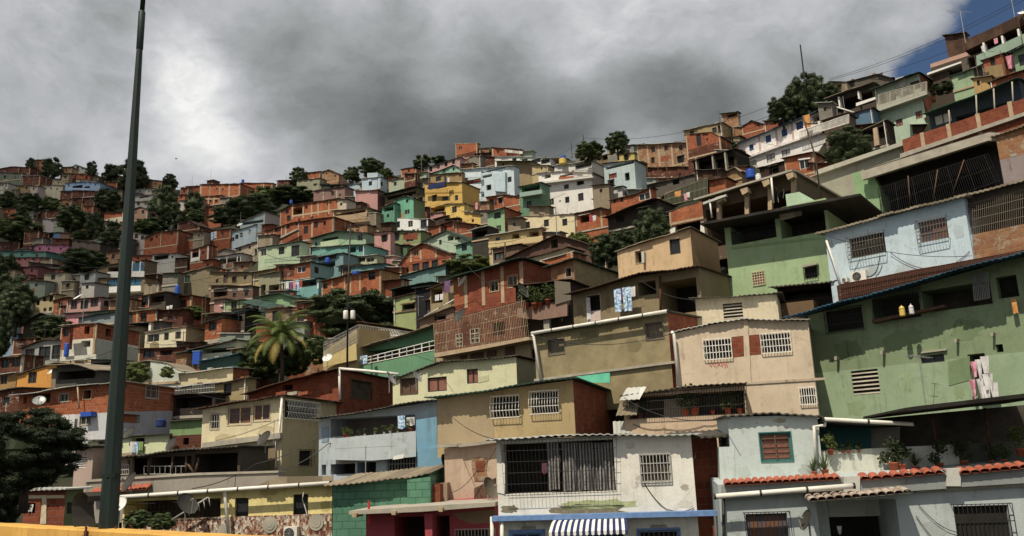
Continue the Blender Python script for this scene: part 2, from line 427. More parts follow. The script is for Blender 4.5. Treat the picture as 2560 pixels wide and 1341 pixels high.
class House:
    """one building: pixel corners give a vertical facade at distance d turned by psi; everything else is real size in its own frame"""
    def __init__(s, label, top, yb, mat='brick', psi=None, d=None, xs=None, dep=None, wins=(), swins=(), bands=(), ext=None, name=None, cat='house',
                 sidemat=None, roof='tin', of=.35, osd=.25, th=.06, rise=.06, gap=.0, back=.3, corr=None, group=None, frames=(), backz=0, rjit=1.0):
        xl, xr = top[0][0], top[-1][0]; xa = (xl + xr) / 2
        s.d = d = d if d is not None else D(xa, yb); BASES.append((xa, yb, d))
        s.psi = R(psi if psi is not None else psi0(xa, yb))
        s.t = Vector((math.cos(s.psi), math.sin(s.psi), 0)); s.b = Vector((-math.sin(s.psi), math.cos(s.psi), 0))
        s.A = at(xa, yb, d)
        br = mat.startswith('brick')
        nm = name or ('brick_house' if br else 'painted_house')
        s.root = empty(nm, s.A, s.psi); tag(s.root, label, cat, group)
        s.far = d > 68
        ym = [t[1] for t in top]
        ul = s.uv(xl, (top[0][1] + yb) / 2)[0]; ur = s.uv(xr, (top[-1][1] + yb) / 2)[0]
        tp = []
        for i, (x, y) in enumerate(top):
            u, z = s.uv(x, y)
            if i == 0: u = ul
            if i == len(top) - 1: u = ur
            tp.append((u, z))
        s.ul, s.ur, s.top = ul, ur, tp
        left = False
        if dep is None:
            dep = min(6.5, max(3.0, (ur - ul) * .8))
            if xs is not None:
                left = xs < xl
                uc = ul if left else ur
                Pc = s.A + s.t * uc
                r = ray(xs, (top[-1][1] + yb) / 2)
                den = r.dot(s.t); k = ((Pc - CAM).dot(s.t)) / den if abs(den) > 1e-6 else 1
                q = (CAM + r * k - s.A).dot(s.b)
                dep = min(14, max(1.2, q)) if k > 0 else 6
        s.dep = dep
        ext = ext if ext is not None else (2.5 if d < 60 else 4.5)
        zb = -ext
        s.zb = zb
        mats = [mat]
        def mid(m):
            if m not in mats: mats.append(m)
            return mats.index(m)
        bd = []
        if bands:
            for (y, m) in bands: bd.append(((s.uv(xa, y)[1] if y is not None else -99), mid(m)))
        else: bd = [(-99, 0)]
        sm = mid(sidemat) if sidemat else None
        holes = []
        for w in wins:
            x0, y0, x1, y1 = w[:4]; o = w[5] if len(w) > 5 else {}
            yc = (y0 + y1) / 2; xc = (x0 + x1) / 2
            rv = o.get('dep', {'room': 1.6, 'open': .5}.get(w[4] if len(w) > 4 else 'n', .14))
            holes.append((s.uv(x0, yc)[0], s.uv(x1, yc)[0], s.uv(xc, y1)[1], s.uv(xc, y0)[1], rv))
        mb = MB()
        fr = lambda u, i, z: (u, i, z)
        hs = panel(mb, fr, tp, zb, holes, .14, bd)
        s.hu = [(q[0], q[1]) for q in hs if q]; s.hz = [q[3] for q in hs if q]
        # side holes
        sh = []
        for w in swins:
            x0, y0, x1, y1 = w[:4]; yc = (y0 + y1) / 2; xc = (x0 + x1) / 2
            o = w[5] if len(w) > 5 else {}
            rv = o.get('dep', {'room': 1.6, 'open': .5}.get(w[4] if len(w) > 4 else 'n', .14))
            a, b = s.suv(x0, yc)[0], s.suv(x1, yc)[0]
            sh.append((min(a, b), max(a, b), s.suv(xc, y1)[1], s.suv(xc, y0)[1], rv))
        bz = rise * dep + backz
        rt = [(0, tp[-1][1]), (dep, tp[-1][1] + bz)]; lt = [(0, tp[0][1]), (dep, tp[0][1] + bz)]
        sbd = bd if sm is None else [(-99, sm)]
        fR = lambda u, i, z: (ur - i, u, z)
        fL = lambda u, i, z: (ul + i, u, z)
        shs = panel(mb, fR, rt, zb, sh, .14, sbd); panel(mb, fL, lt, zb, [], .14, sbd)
        mb.face([(ur, dep, zb), (ul, dep, zb), (ul, dep, lt[1][1]), (ur, dep, rt[1][1])], sbd[-1][1])
        for (a, za), (b, zc) in zip(tp, tp[1:]):
            mb.face([(a, 0, za - .02), (b, 0, zc - .02), (b, dep, zc + bz - .02), (a, dep, za + bz - .02)], 0)
        mb.build('wall', mats, s.root)
        for w, h in zip(wins, hs):
            if h: s.fill(fr, h, w, 1)
        for w, h in zip(swins, shs):
            if h: s.fill(fR, h, w, -1)
        s.rise = rise; s.label = label; s.yb = yb; s.px = top; HOUSES.append(s)
        if roof: s.roof(roof, of, osd, th, rise, gap, back, corr, rjit)
        for poly in frames:
            pass
    # -- pixel -> local
    def uv(s, px, py, o=0.0):
        r = ray(px, py); Q = s.A + s.b * o
        k = (Q - CAM).dot(s.b) / r.dot(s.b); p = CAM + r * k - s.A
        return p.dot(s.t), p.z
    def suv(s, px, py, off=0.0):
        """pixel -> (distance back along the visible end wall, z)"""
        r = ray(px, py); Q = s.A + s.t * (s.ur + off)
        k = (Q - CAM).dot(s.t) / r.dot(s.t); p = CAM + r * k - s.A
        return p.dot(s.b), p.z
    def P(s, px, py, o=0.0):
        u, z = s.uv(px, py, o); return (u, o, z)
    def W(s, px, py, o=0.0):
        u, z = s.uv(px, py, o); return s.A + s.t * u + s.b * o + Vector((0, 0, z))
    # -- what stands in a hole
    def fill(s, fn, h, w, sg):
        a, b, c, d, rv = h
        kind = w[4] if len(w) > 4 else 'n'; o = w[5] if len(w) > 5 else {}
        def pbox(mb, u0, u1, i0, i1, z0, z1, mi=0):
            p, q = fn(u0, i0, z0), fn(u1, i1, z1); mb.box(p[0], q[0], p[1], q[1], p[2], p[3] if len(p) > 3 else q[2], mi)
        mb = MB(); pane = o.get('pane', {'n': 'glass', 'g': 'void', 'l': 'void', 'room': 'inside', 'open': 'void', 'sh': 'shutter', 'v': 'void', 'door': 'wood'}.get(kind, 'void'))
        q = [fn(a, rv - .004, c), fn(b, rv - .004, c), fn(b, rv - .004, d), fn(a, rv - .004, d)]
        mb.face(q, 0)
        fmat = o.get('frame')
        mats = [pane]
        if s.far or kind in ('n', 'sh', 'door'):
            fm = fmat or rnd.choice(['wood', 'iron', 'iron', 'iron', 'wood', 'iron', 'concrete'])
            mats.append(fm); t = min(.06, (b - a) * .07)
            i0, i1 = rv - .06, rv - .006
            pbox(mb, a, a + t, i0, i1, c, d, 1); pbox(mb, b - t, b, i0, i1, c, d, 1)
            pbox(mb, a + t, b - t, i0, i1, d - t, d, 1); pbox(mb, a + t, b - t, i0, i1, c, c + t, 1)
            if kind == 'n' and b - a > .7: pbox(mb, (a + b) / 2 - t / 2, (a + b) / 2 + t / 2, i0, i1, c + t, d - t, 1)
        nm = {'room': 'opening', 'open': 'opening', 'door': 'door', 'v': 'vent'}.get(kind, 'window')
        win = mb.build(nm, mats, s.root)
        if fmat and not s.far:   # a raised surround
            f = MB(); t = o.get('fw', .07)
            pbox(f, a - t, a, -.03, .05, c - t, d + t); pbox(f, b, b + t, -.03, .05, c - t, d + t)
            pbox(f, a, b, -.03, .05, d, d + t); pbox(f, a, b, -.03, .05, c - t, c)
            f.build('frame', fmat, win)
        if kind == 'g':
            g = MB(); off = o.get('off', .16); n = o.get('n', 8); m = o.get('m', 3); r = o.get('r', .011); bel = o.get('belly', 0)
            e = .05
            for k in range(n + 1):
                u = a - e + (b - a + 2 * e) * k / n
                if bel:
                    pts = [fn(u, -off, d + e)] + [fn(u, -off - bel * math.sin(math.pi * min(1, max(0, (j - .2) / .8))), d + e - (d - c + 2 * e) * j) for j in (.35, .55, .75, .9, 1)]
                    g.tube(pts, r, 4)
                else: pbox(g, u - r, u + r, -off - r, -off + r, c - e, d + e)
            for k in range(m + 1):
                z = c - e + (d - c + 2 * e) * k / m
                pbox(g, a - e, b + e, -off - r * 1.3, -off + r * .6, z - r * 1.2, z + r * 1.2)
            for u in (a - e, b + e):
                for z in (c - e, d + e): pbox(g, u - r, u + r, -off, .02, z - r, z + r)
            g.build('grille', o.get('gm', 'bars'), win)
        if kind == 'l':
            g = MB(); n = o.get('n', 5)
            for k in range(n):
                z = c + (d - c) * (k + .15) / n; hgt = (d - c) / n * .5
                P = [fn(a, .0, z), fn(b, .0, z), fn(b, .11, z + hgt), fn(a, .11, z + hgt)]
                P2 = [fn(a, .02, z - .02), fn(b, .02, z - .02), fn(b, .13, z + hgt - .02), fn(a, .13, z + hgt - .02)]
                g.face(P); g.face(P2[::-1]); g.face([P[0], P2[0], P2[1], P[1]]); g.face([P[3], P[2], P2[2], P2[3]])
            g.build('louver', o.get('gm', 'concrete'), win)
        if kind == 'v':
            g = MB(); n, m = o.get('n', 3), o.get('m', 2); t = .035
            for k in range(n + 1): u = a + (b - a) * k / n; pbox(g, u - t, u + t, -.01, .08, c, d)
            for k in range(m + 1): z = c + (d - c) * k / m; pbox(g, a, b, .0, .085, z - t, z + t)
            g.build('vent_block', o.get('gm', 'concrete'), win)
        if kind == 'shg':
            pass
        return win
    def roof(s, mat='tin', of=.35, osd=.25, th=.06, rise=.06, gap=0, back=.3, corr=None, jit=1.0, name='roof', top=None, y1=None):
        tp = top or s.top; u0, u1 = tp[0][0] - osd, tp[-1][0] + osd
        corr = corr if corr is not None else s.d < 52
        mb = MB(); r = random.Random(int(abs(s.A.x) * 97 + abs(s.A.z) * 31))
        us = set()
        if corr:
            n = int((u1 - u0) / .06); us |= {u0 + (u1 - u0) * k / max(1, n) for k in range(n + 1)}
        else:
            n = max(1, int((u1 - u0) / .86)); us |= {u0 + (u1 - u0) * k / n for k in range(n + 1)}
            us |= {u for u, _ in tp}
        us = sorted(us)
        y1 = y1 if y1 is not None else s.dep + back
        jj = {}; el = max(0, (s.A.z + tp[0][1] - CAM.z) / s.d); rf = max(rise, .6 * el)
        for a, b in zip(us, us[1:]):
            q = int((a - u0 + 1e-4) / .86)
            if q not in jj: jj[q] = (r.uniform(-.14, .1) * jit, r.uniform(-.012, .03) * jit)
            fo, dz = jj[q]
            za, zb = pl(tp, a) + gap + dz + .01, pl(tp, b) + gap + dz + .01
            za += .035 * math.sin(a * 1.1 + s.A.x) * jit; zb += .035 * math.sin(b * 1.1 + s.A.x) * jit
            if corr: za += .022 * math.sin(a * 2 * math.pi / .24); zb += .022 * math.sin(b * 2 * math.pi / .24)
            y0 = -of - fo
            f = lambda u, y, z: (u, y, z + (rise if y > 0 else rf) * y)
            ym = (y0, 0, y1) if y0 < 0 else (y0, y1)
            T0 = [f(a, y, za + th) for y in ym]; T1 = [f(b, y, zb + th) for y in ym]; B0 = [f(a, y, za) for y in ym]; B1 = [f(b, y, zb) for y in ym]
            for k in range(len(ym) - 1):
                mb.face([T0[k], T1[k], T1[k + 1], T0[k + 1]]); mb.face([B0[k], B0[k + 1], B1[k + 1], B1[k]])
                mb.face([B1[k], B1[k + 1], T1[k + 1], T1[k]]); mb.face([B0[k + 1], B0[k], T0[k], T0[k + 1]])
            mb.face([B0[0], B1[0], T1[0], T0[0]]); mb.face([B1[-1], B0[-1], T0[-1], T1[-1]])
        return mb.build(name, mat, s.root)
    # -- added parts, all given by pixels seen on a plane o metres behind the facade (negative = in front of it)
    def prism(s, poly, o0, o1, mat, name, parent=None):
        mb = MB(); mb.prism([s.uv(x, y, o0) for x, y in poly], o0, o1)
        return mb.build(name, mat, parent or s.root)
    def side_patch(s, poly, mat, name, out=.012):
        pts = [s.suv(x, y, out) for x, y in poly]; mb = MB(); n = len(pts)
        A = [(s.ur + out, y, z) for y, z in pts]; B = [(s.ur + .001, y, z) for y, z in pts]
        mb.face(A); mb.face(B[::-1])
        for i in range(n): j = (i + 1) % n; mb.face([A[i], B[i], B[j], A[j]])
        return mb.build(name, mat, s.root)
    def pipe(s, pts, o, r, mat='pvc', name='pipe', n=8):
        mb = MB(); mb.tube([s.P(x, y, o) for x, y in pts], r, n); return mb.build(name, mat, s.root, True)
    def gutter(s, a, b, o=-.45, r=.07, mat='pvc'):
        g = s.pipe([a, b], o, r, mat, 'gutter', 8)
        P, Q = Vector(s.P(*a, o)), Vector(s.P(*b, o)); n = max(2, int((Q - P).length / 1.3)); mb = MB()
        for k in range(n + 1):
            c = P.lerp(Q, k / n); mb.tube([c - (Q - P).normalized() * .03, c + (Q - P).normalized() * .03], r + .012, 8)
        mb.build('bracket', 'iron' if mat == 'pvc' else 'pvc', g); return g
    def rail(s, tl, tr, bl, br, o, n, m=1, r=.013, mat='bars', name='railing', posts=0):
        mb = MB(); TL, TR, BL, BR = [Vector(s.P(*p, o)) for p in (tl, tr, bl, br)]
        for k in range(n + 1):
            f = k / n; rr = r * (2.0 if posts and k % posts == 0 else 1)
            mb.tube([BL.lerp(BR, f), TL.lerp(TR, f)], rr, 4)
        for k in range(m + 1):
            f = k / m; mb.tube([BL.lerp(TL, f), BR.lerp(TR, f)], r * 1.4, 4)
        return mb.build(name, mat, s.root)

def cols(h, xs, y0, y1, w=.22, mat='frame', out=.03):
    """cast columns of a brick wall, one part each; y0,y1 = pixel top and bottom (numbers or (left,right) pairs)"""
    for i, x in enumerate(xs):
        f = i / max(1, len(xs) - 1)
        ya = y0 if not isinstance(y0, tuple) else y0[0] + (y0[1] - y0[0]) * f
        yb = y1 if not isinstance(y1, tuple) else y1[0] + (y1[1] - y1[0]) * f
        u, z0 = h.uv(x, yb); z1 = h.uv(x, ya)[1]
        mb = MB(); mb.box(u - w / 2, u + w / 2, -out, .02, z0, z1); mb.build('column', mat, h.root)
def beam(h, a, b, w=.2, mat='frame', out=.035, name='beam'):
    (u0, z0), (u1, z1) = h.uv(*a), h.uv(*b)
    mb = MB(); mb.prism([(u0, z0 - w / 2), (u1, z1 - w / 2), (u1, z1 + w / 2), (u0, z0 + w / 2)], -out, .02); return mb.build(name, mat, h.root)

def FH(label, top, yb, mat='brick', xs=None, w=(), roof=None, ws=.78, **kw):
    """a house far up the slope: w lists window centres (x,y[,width,height in metres])"""
    xa = (top[0][0] + top[-1][0]) / 2
    d = kw.get('d') or D(xa, yb); kw['d'] = d
    wins = list(kw.pop('wins', ()))
    for q in w:
        ww = (q[2] if len(q) > 2 else ws) * .54; hh = (q[3] * .58 if len(q) > 3 else ww * 1.2)
        kx = F / d / 2
        psi = R(kw['psi'] if kw.get('psi') is not None else psi0(xa, yb))
        wins.append((q[0] - ww * kx * max(.6, math.cos(psi)), q[1] - hh * kx, q[0] + ww * kx * max(.6, math.cos(psi)), q[1] + hh * kx, q[4] if len(q) > 4 else 'n'))
    if roof is None: roof = rnd.choice(['tin', 'tinr', 'tin', 'tinr', 'ting'])
    h = House(label, top, yb, mat, xs=xs, wins=wins, roof=roof, **kw)
    weather(h, mat, wins)
    return h
def weather(h, mat, wins):
    rg = random.Random(int(h.A.x * 13 + h.A.z * 7)); W = h.ur - h.ul
    if W < 2.5: return
    zl, zr = h.top[0][1], h.top[-1][1]; zt = min(z for _, z in h.top)
    if mat.startswith('brick') and rg.random() < .8:
        mb = MB(); n = max(1, int(W / 3.2)); w = .14
        for k in range(n + 1):
            u = h.ul + .1 + (W - .2) * k / n
            if any(a < u < b for a, b in h.hu): continue
            mb.box(u - w / 2 * 1.2, u + w / 2 * 1.2, -.03, .02, -.2, pl(h.top, u) - .05)
        mb.prism([(h.ul, -.12), (h.ur, -.12), (h.ur, .1), (h.ul, .1)], -.036, .02)
        for y0 in (0.1, h.dep * .5, h.dep - .15): mb.box(h.ur - .02, h.ur + .03, y0 - .09, y0 + .09, -.2, zr + h.rise * y0 - .05)
        mb.build('frame', rg.choice(['frame', 'concrete', 'frame']), h.root)
    else:
        if rg.random() < .55:
            mb = MB(); mb.box(h.ul - .03, h.ur + .04, -.12, -.005, -.16, .04); mb.build('ledge', rg.choice(['concrete', 'frame']), h.root)
        if rg.random() < .3:
            u = rg.choice([h.ul + .15, h.ur - .15]); mb = MB(); mb.tube([(u, -.1, -1), (u, -.1, pl(h.top, u))], .05, 6); mb.build('drain_pipe', 'pvc', h.root)
        if rg.random() < .3 and W > 3.5:
            a = h.ul + W * rg.uniform(.1, .6); mb = MB(); z1 = zt * rg.uniform(.15, .4)
            mb.prism([(a, -.3), (a + W * .25, -.3), (a + W * .22, z1), (a + W * .1, z1 * 1.3), (a, z1 * .9)], -.012, 0); mb.build('bare_patch', rg.choice(['brickt', 'cement', 'block']), h.root)
    if rg.random() < .3 and h.hu:   # a tin hood over one window
        a, b2 = rg.choice(h.hu); zz = h.hz[h.hu.index((a, b2))]; mb = MB()
        q = [(a - .15, -.5, zz - .02), (b2 + .15, -.5, zz - .02), (b2 + .15, 0, zz + .2), (a - .15, 0, zz + .2)]
        mb.face(q); mb.face([(x, y, z - .03) for x, y, z in q[::-1]]); mb.face([q[1], q[0], (q[0][0], -.5, q[0][2] - .03), (q[1][0], -.5, q[1][2] - .03)]); mb.build('window_hood', rg.choice(['tin', 'tinr', 'tinw']), h.root)
    if rg.random() < .5:     # blocks and boards that hold the roof down
        mb = MB(); 
        for k in range(rg.randint(2, 5)):
            u = rg.uniform(h.ul, h.ur); y = rg.uniform(-.1, .5); z = pl(h.top, u) + h.rise * y + .07; mb = MB(); mb.box(u, u + rg.uniform(.2, .45), y, y + .25, z, z + rg.uniform(.1, .22)); mb.build('roof_weight', rg.choice(['brick', 'concrete', 'wood']), h.root)


def blotch(h, x0, y0, x1, y1, mat, seed, name='stain', out=.005, n=22):
    """an irregular patch of other plaster, seen between the pixel corners"""
    rg = random.Random(seed); u0, z1 = h.uv(x0, y0); u1, z0 = h.uv(x1, y1); cx, cz = (u0 + u1) / 2, (z0 + z1) / 2; P = []
    for k in range(n):
        a = -2 * math.pi * k / n; q = rg.uniform(.62, 1.0); sx = abs(math.cos(a)) ** .7 * (1 if math.cos(a) > 0 else -1); sz = abs(math.sin(a)) ** .7 * (1 if math.sin(a) > 0 else -1)
        P.append((cx + sx * q * (u1 - u0) / 2, cz + sz * q * (z1 - z0) / 2))
    mb = MB(); mb.face([(x, -out, z) for x, z in P[::-1]]); 
    for k in range(n): a, b = P[k], P[(k + 1) % n]; mb.face([(a[0], -out, a[1]), (b[0], -out, b[1]), (b[0], .002, b[1]), (a[0], .002, a[1])])
    return mb.build(name, mat, h.root)

# ---------------------------------------------------------------- small things
def cloth(h, x0, y0, x1, y1, o, mat, label, cat='laundry', name='hanging_cloth', group=None, taper=0, legs=False, amp=.03):
    """a cloth hanging from a line at the plane o of house h"""
    a, zt = h.uv(x0, y0, o); b, _ = h.uv(x1, y0, o); zb = h.uv((x0 + x1) / 2, y1, o)[1]
    mb = MB(); nx, nz = max(4, int((b - a) / .07)), 6; ph = rnd.uniform(0, 6)
    def pt(i, j, back):
        f = i / nx; g = j / nz; c = (a + b) / 2
        x = a + (b - a) * f; x = c + (x - c) * (1 - taper * g)
        y = o + amp * math.sin(f * (b - a) * 17 + ph) * (.35 + g) + (.012 if back else 0)
        z = zt + (zb - zt) * g + .03 * math.sin(f * 7 + ph) * g
        return (x - a, y - o, z - zt)
    n = nx + 1; V = [pt(i, j, bk) for bk in (0, 1) for j in range(nz + 1) for i in range(n)]; off = n * (nz + 1)
    mb.v = V
    for j in range(nz):
        for i in range(nx):
            if legs and j >= 2 and abs(i + .5 - nx / 2) < nx * .08: continue
            p = j * n + i
            mb.f.append((p, p + n, p + n + 1, p + 1)); mb.mi.append(0)
            mb.f.append((off + p, off + p + 1, off + p + n + 1, off + p + n)); mb.mi.append(0)
    ob = mb.build(name, mat, None, True)
    ob.location = h.A + h.t * a + h.b * o + Vector((0, 0, zt)); ob.rotation_euler = (0, 0, h.psi)
    return tag(ob, label, cat, group)

def pleat(h, x0, y0, x1, y1, o, label):
    """pleated curtain"""
    a, zt = h.uv(x0, y0, o); b, _ = h.uv(x1, y0, o); zb = h.uv((x0 + x1) / 2, y1, o)[1]
    mb = MB(); nx = int((b - a) / .025); n = nx + 1; nz = 10; V = []
    for bk in (0, 1):
        for j in range(nz + 1):
            for i in range(n):
                x = (b - a) * i / nx; g = j / nz
                V.append((x + .02 * math.sin(g * 5), .05 * math.sin(x * 42) * (.5 + .6 * g) + .03 * math.sin(x * 9 + g * 3) + bk * .01, (zb - zt) * g + .05 * math.sin(x * 6) * g))
    mb.v = V; off = n * (nz + 1)
    for j in range(nz):
        for i in range(nx):
            p = j * n + i; mb.f += [(p, p + n, p + n + 1, p + 1), (off + p, off + p + 1, off + p + n + 1, off + p + n)]; mb.mi += [0, 0]
    ob = mb.build('curtain', 'curtain', None, True); ob.location = h.A + h.t * a + h.b * o + Vector((0, 0, zt)); ob.rotation_euler = (0, 0, h.psi)
    return tag(ob, label, 'curtain')

def dish(px, py, d, r, label, mat='dishk', yaw=0, tilt=40, foot=.6):
    """satellite dish centred on a pixel at distance d; yaw 0 faces the road"""
    p = at(px, py, d); root = empty('satellite_dish', p - Vector((0, 0, foot))); tag(root, label, 'satellite dish')
    Rm = Matrix.Rotation(R(yaw), 4, 'Z') @ Matrix.Rotation(R(90 - tilt), 4, 'X')
    mb = MB(); prof = [(r * k / 6, .22 * r * (k / 6) ** 2) for k in range(7)]; n = 20
    fr, bk = [], []
    for rr, z in prof:
        for s_, L in ((0, fr), (.02, bk)):
            i = len(mb.v); L.append(i); mb.v += [tuple(Rm @ Vector((rr * math.cos(2 * math.pi * k / n), rr * math.sin(2 * math.pi * k / n), z - s_)) + Vector((0, 0, foot))) for k in range(n)]
    for L, fl in ((fr, 0), (bk, 1)):
        for i, j in zip(L, L[1:]):
            for k in range(n):
                w = (k + 1) % n; q = (i + k, i + w, j + w, j + k)
                mb.f.append(q[::-1] if fl else q); mb.mi.append(0)
    for k in range(n):
        w = (k + 1) % n; mb.f.append((fr[-1] + k, bk[-1] + k, bk[-1] + w, fr[-1] + w)); mb.mi.append(0)
    mb.build('reflector', mat, root, True)
    a = MB(); O = Vector((0, 0, foot)); fp = Rm @ Vector((0, 0, r * .95)) + O; e = Rm @ Vector((0, -r * .98, .2 * r)) + O
    a.tube([e, fp], .018, 5); a.tube([fp, fp - (Rm @ Vector((0, 0, .14)))], .045, 6); a.build('feed_arm', 'steel', root)
    m = MB(); bkp = Rm @ Vector((0, 0, -.05)) + O; m.tube([bkp, (bkp.x, bkp.y, foot * .4), (bkp.x, bkp.y + .0, -.15)], .028, 6); m.build('mount', 'steel', root)
    return root

def tank(px, pb, d, r, hgt, mat, label, cat='water tank'):
    p = at(px, pb, d); root = empty('water_tank', p); tag(root, label, cat)
    mb = MB(); pr = [(r * .93, 0)]
    for k in range(1, 12):
        z = hgt * k / 12; pr.append((r * (1.0 if k % 3 else 1.05), z))
    pr += [(r * .95, hgt)]; mb.lathe(pr, 18); mb.build('body', mat, root, True)
    l = MB(); l.lathe([(r * 1.02, hgt), (r * 1.02, hgt + .05), (r * .6, hgt + .13), (r * .2, hgt + .15), (r * .2, hgt + .2)], 18); l.build('lid', mat, root, True)
    return root

def acunit(h, x0, y0, x1, y1, label, o=-.38):
    a, z1 = h.uv(x0, y0, o); b, z0 = h.uv(x1, y1, o)
    root = empty('air_conditioner', h.A + h.t * a + h.b * o + Vector((0, 0, z0)), h.psi); tag(root, label, 'air conditioner')
    w, hh = b - a, z1 - z0; mb = MB(); mb.box(0, w, 0, .33, 0, hh); mb.build('casing', 'pvc', root)
    f = MB(); c = w * .42; r = min(w, hh) * .42
    n = 20
    f.tube([(c, -.004, hh / 2), (c, .0, hh / 2)], r, n, 0)
    f.build('fan_recess', 'void', root)
    g = MB()
    for k in range(1, 5):
        rr = r * k / 4; pts = [(c + rr * math.cos(2 * math.pi * q / 16), -.015, hh / 2 + rr * math.sin(2 * math.pi * q / 16)) for q in range(17)]
        g.tube(pts, .007, 4)
    for k in range(8): g.tube([(c, -.015, hh / 2), (c + r * math.cos(k * .785), -.015, hh / 2 + r * math.sin(k * .785))], .006, 4)
    g.build('fan_guard', 'steel', root)
    return root

def leafball(mb, c, r, n, size, rg, flat=1.0):
    for _ in range(n):
        v = Vector((rg.gauss(0, 1), rg.gauss(0, 1), rg.gauss(0, 1))).normalized()
        p = Vector(c) + Vector((v.x * r, v.y * r, v.z * r * flat)) * (rg.random() ** .4)
        leaf(mb, p, size * rg.uniform(.6, 1.3), rg)
def leaf(mb, p, s, rg):
    a = Vector((rg.gauss(0, 1), rg.gauss(0, 1), rg.gauss(0, .6))).normalized()
    b = a.cross(Vector((rg.gauss(0, 1), rg.gauss(0, 1), rg.gauss(0, 1)))).normalized()
    i = len(mb.v); w = b * s * .36; l = a * s
    up = a.cross(b) * s * .12
    mb.v += [tuple(p - l * .5), tuple(p + w - up), tuple(p + l * .5), tuple(p - w - up)]
    mb.f.append((i, i + 1, i + 2, i + 3)); mb.mi.append(0)

def potted(h, px, py, o, size, label, kind='bush', leafm='leafm', pot='terracotta', hpx=None):
    """a plant in a pot; px,py = foot of the pot on plane o of h"""
    root = empty('potted_plant', h.W(px, py, o)); tag(root, label, 'potted plant')
    pm = MB(); pr = size * .2; pm.lathe([(pr * .7, 0), (pr, pr * 1.5), (pr * 1.1, pr * 1.5), (pr * 1.1, pr * 1.75), (pr * .95, pr * 1.75), (pr * .9, pr * 1.6)], 12)
    pm.build('pot', pot, root, True)
    rg = random.Random(int(px * 7 + py)); lb = MB(); z0 = pr * 1.7
    if kind == 'spike':
        for _ in range(26):
            an = rg.uniform(0, 6.28); el = rg.uniform(.5, 1.45); L = size * rg.uniform(.7, 1.3)
            d = Vector((math.cos(an) * math.cos(el), math.sin(an) * math.cos(el), math.sin(el))); sd = d.cross(Vector((0, 0, 1))).normalized() * size * .035
            p0 = Vector((0, 0, z0)); p1 = p0 + d * L * .6; p2 = p0 + d * L - Vector((0, 0, L * .12))
            i = len(lb.v); lb.v += [tuple(p0 - sd), tuple(p0 + sd), tuple(p1 + sd), tuple(p1 - sd), tuple(p2)]
            lb.f += [(i, i + 1, i + 2, i + 3), (i + 3, i + 2, i + 4)]; lb.mi += [0, 0]
    else:
        st = MB(); st.tube([(0, 0, z0 - .05), (.02, 0, z0 + size * .5)], size * .025, 5); st.build('stem', 'bark', root)
        for k in range(7):
            leafball(lb, (rg.uniform(-.35, .35) * size, rg.uniform(-.3, .3) * size, z0 + size * rg.uniform(.1, .95)), size * .3, 40, size * .16, rg)
    lb.build('foliage', leafm, root)
    return root

def antenna(px, pb, pt, d, label, width=1.2, n=6, yaw=25, mat='steel'):
    p = at(px, pb, d); q = at(px, pt, d); hgt = max(1.0, q.z - p.z)
    root = empty('television_antenna', p, R(yaw)); tag(root, label, 'antenna')
    m = MB(); m.tube([(0, 0, 0), (0, 0, hgt)], .022 if d < 60 else .03, 6); m.build('mast', mat, root)
    b = MB(); r = .012 if d < 60 else .022; b.tube([(-width / 2, 0, hgt - .08), (width / 2, 0, hgt - .05)], r, 5); b.build('boom', mat, root)
    e = MB()
    for k in range(n):
        x = -width / 2 + width * k / (n - 1); L = .3 - .18 * k / n
        e.tube([(x, -L, hgt - .06), (x, L, hgt - .06)], r * .8, 4); e.mi
    e.build('elements', mat, root)
    return root

def post(px, pb, pt, d, r, label, mat='wood', name='post', cat='post', r2=None):
    p = at(px, pb, d); q = at(px, pt, d); mb = MB()
    hgt = q.z - p.z; mb.tube([(0, 0, -.5), (0, 0, hgt * .5), (0, 0, hgt)], r, 8, 0, r2 or r * .8)
    o = mb.build(name, mat, None); o.location = p; return tag(o, label, cat)

def cable(pts, label, r=.02, sag=.5, name='overhead_cable', cat='cable', mat='iron'):
    """pts: world points; sagging span between each pair"""
    mb = MB(); O = Vector(pts[0])
    for a, b in zip(pts, pts[1:]):
        a, b = Vector(a) - O, Vector(b) - O; n = 14
        mb.tube([a.lerp(b, k / n) - Vector((0, 0, sag * 4 * (k / n) * (1 - k / n))) for k in range(n + 1)], r, 4)
    o = mb.build(name, mat, None); o.location = O; return tag(o, label, cat)

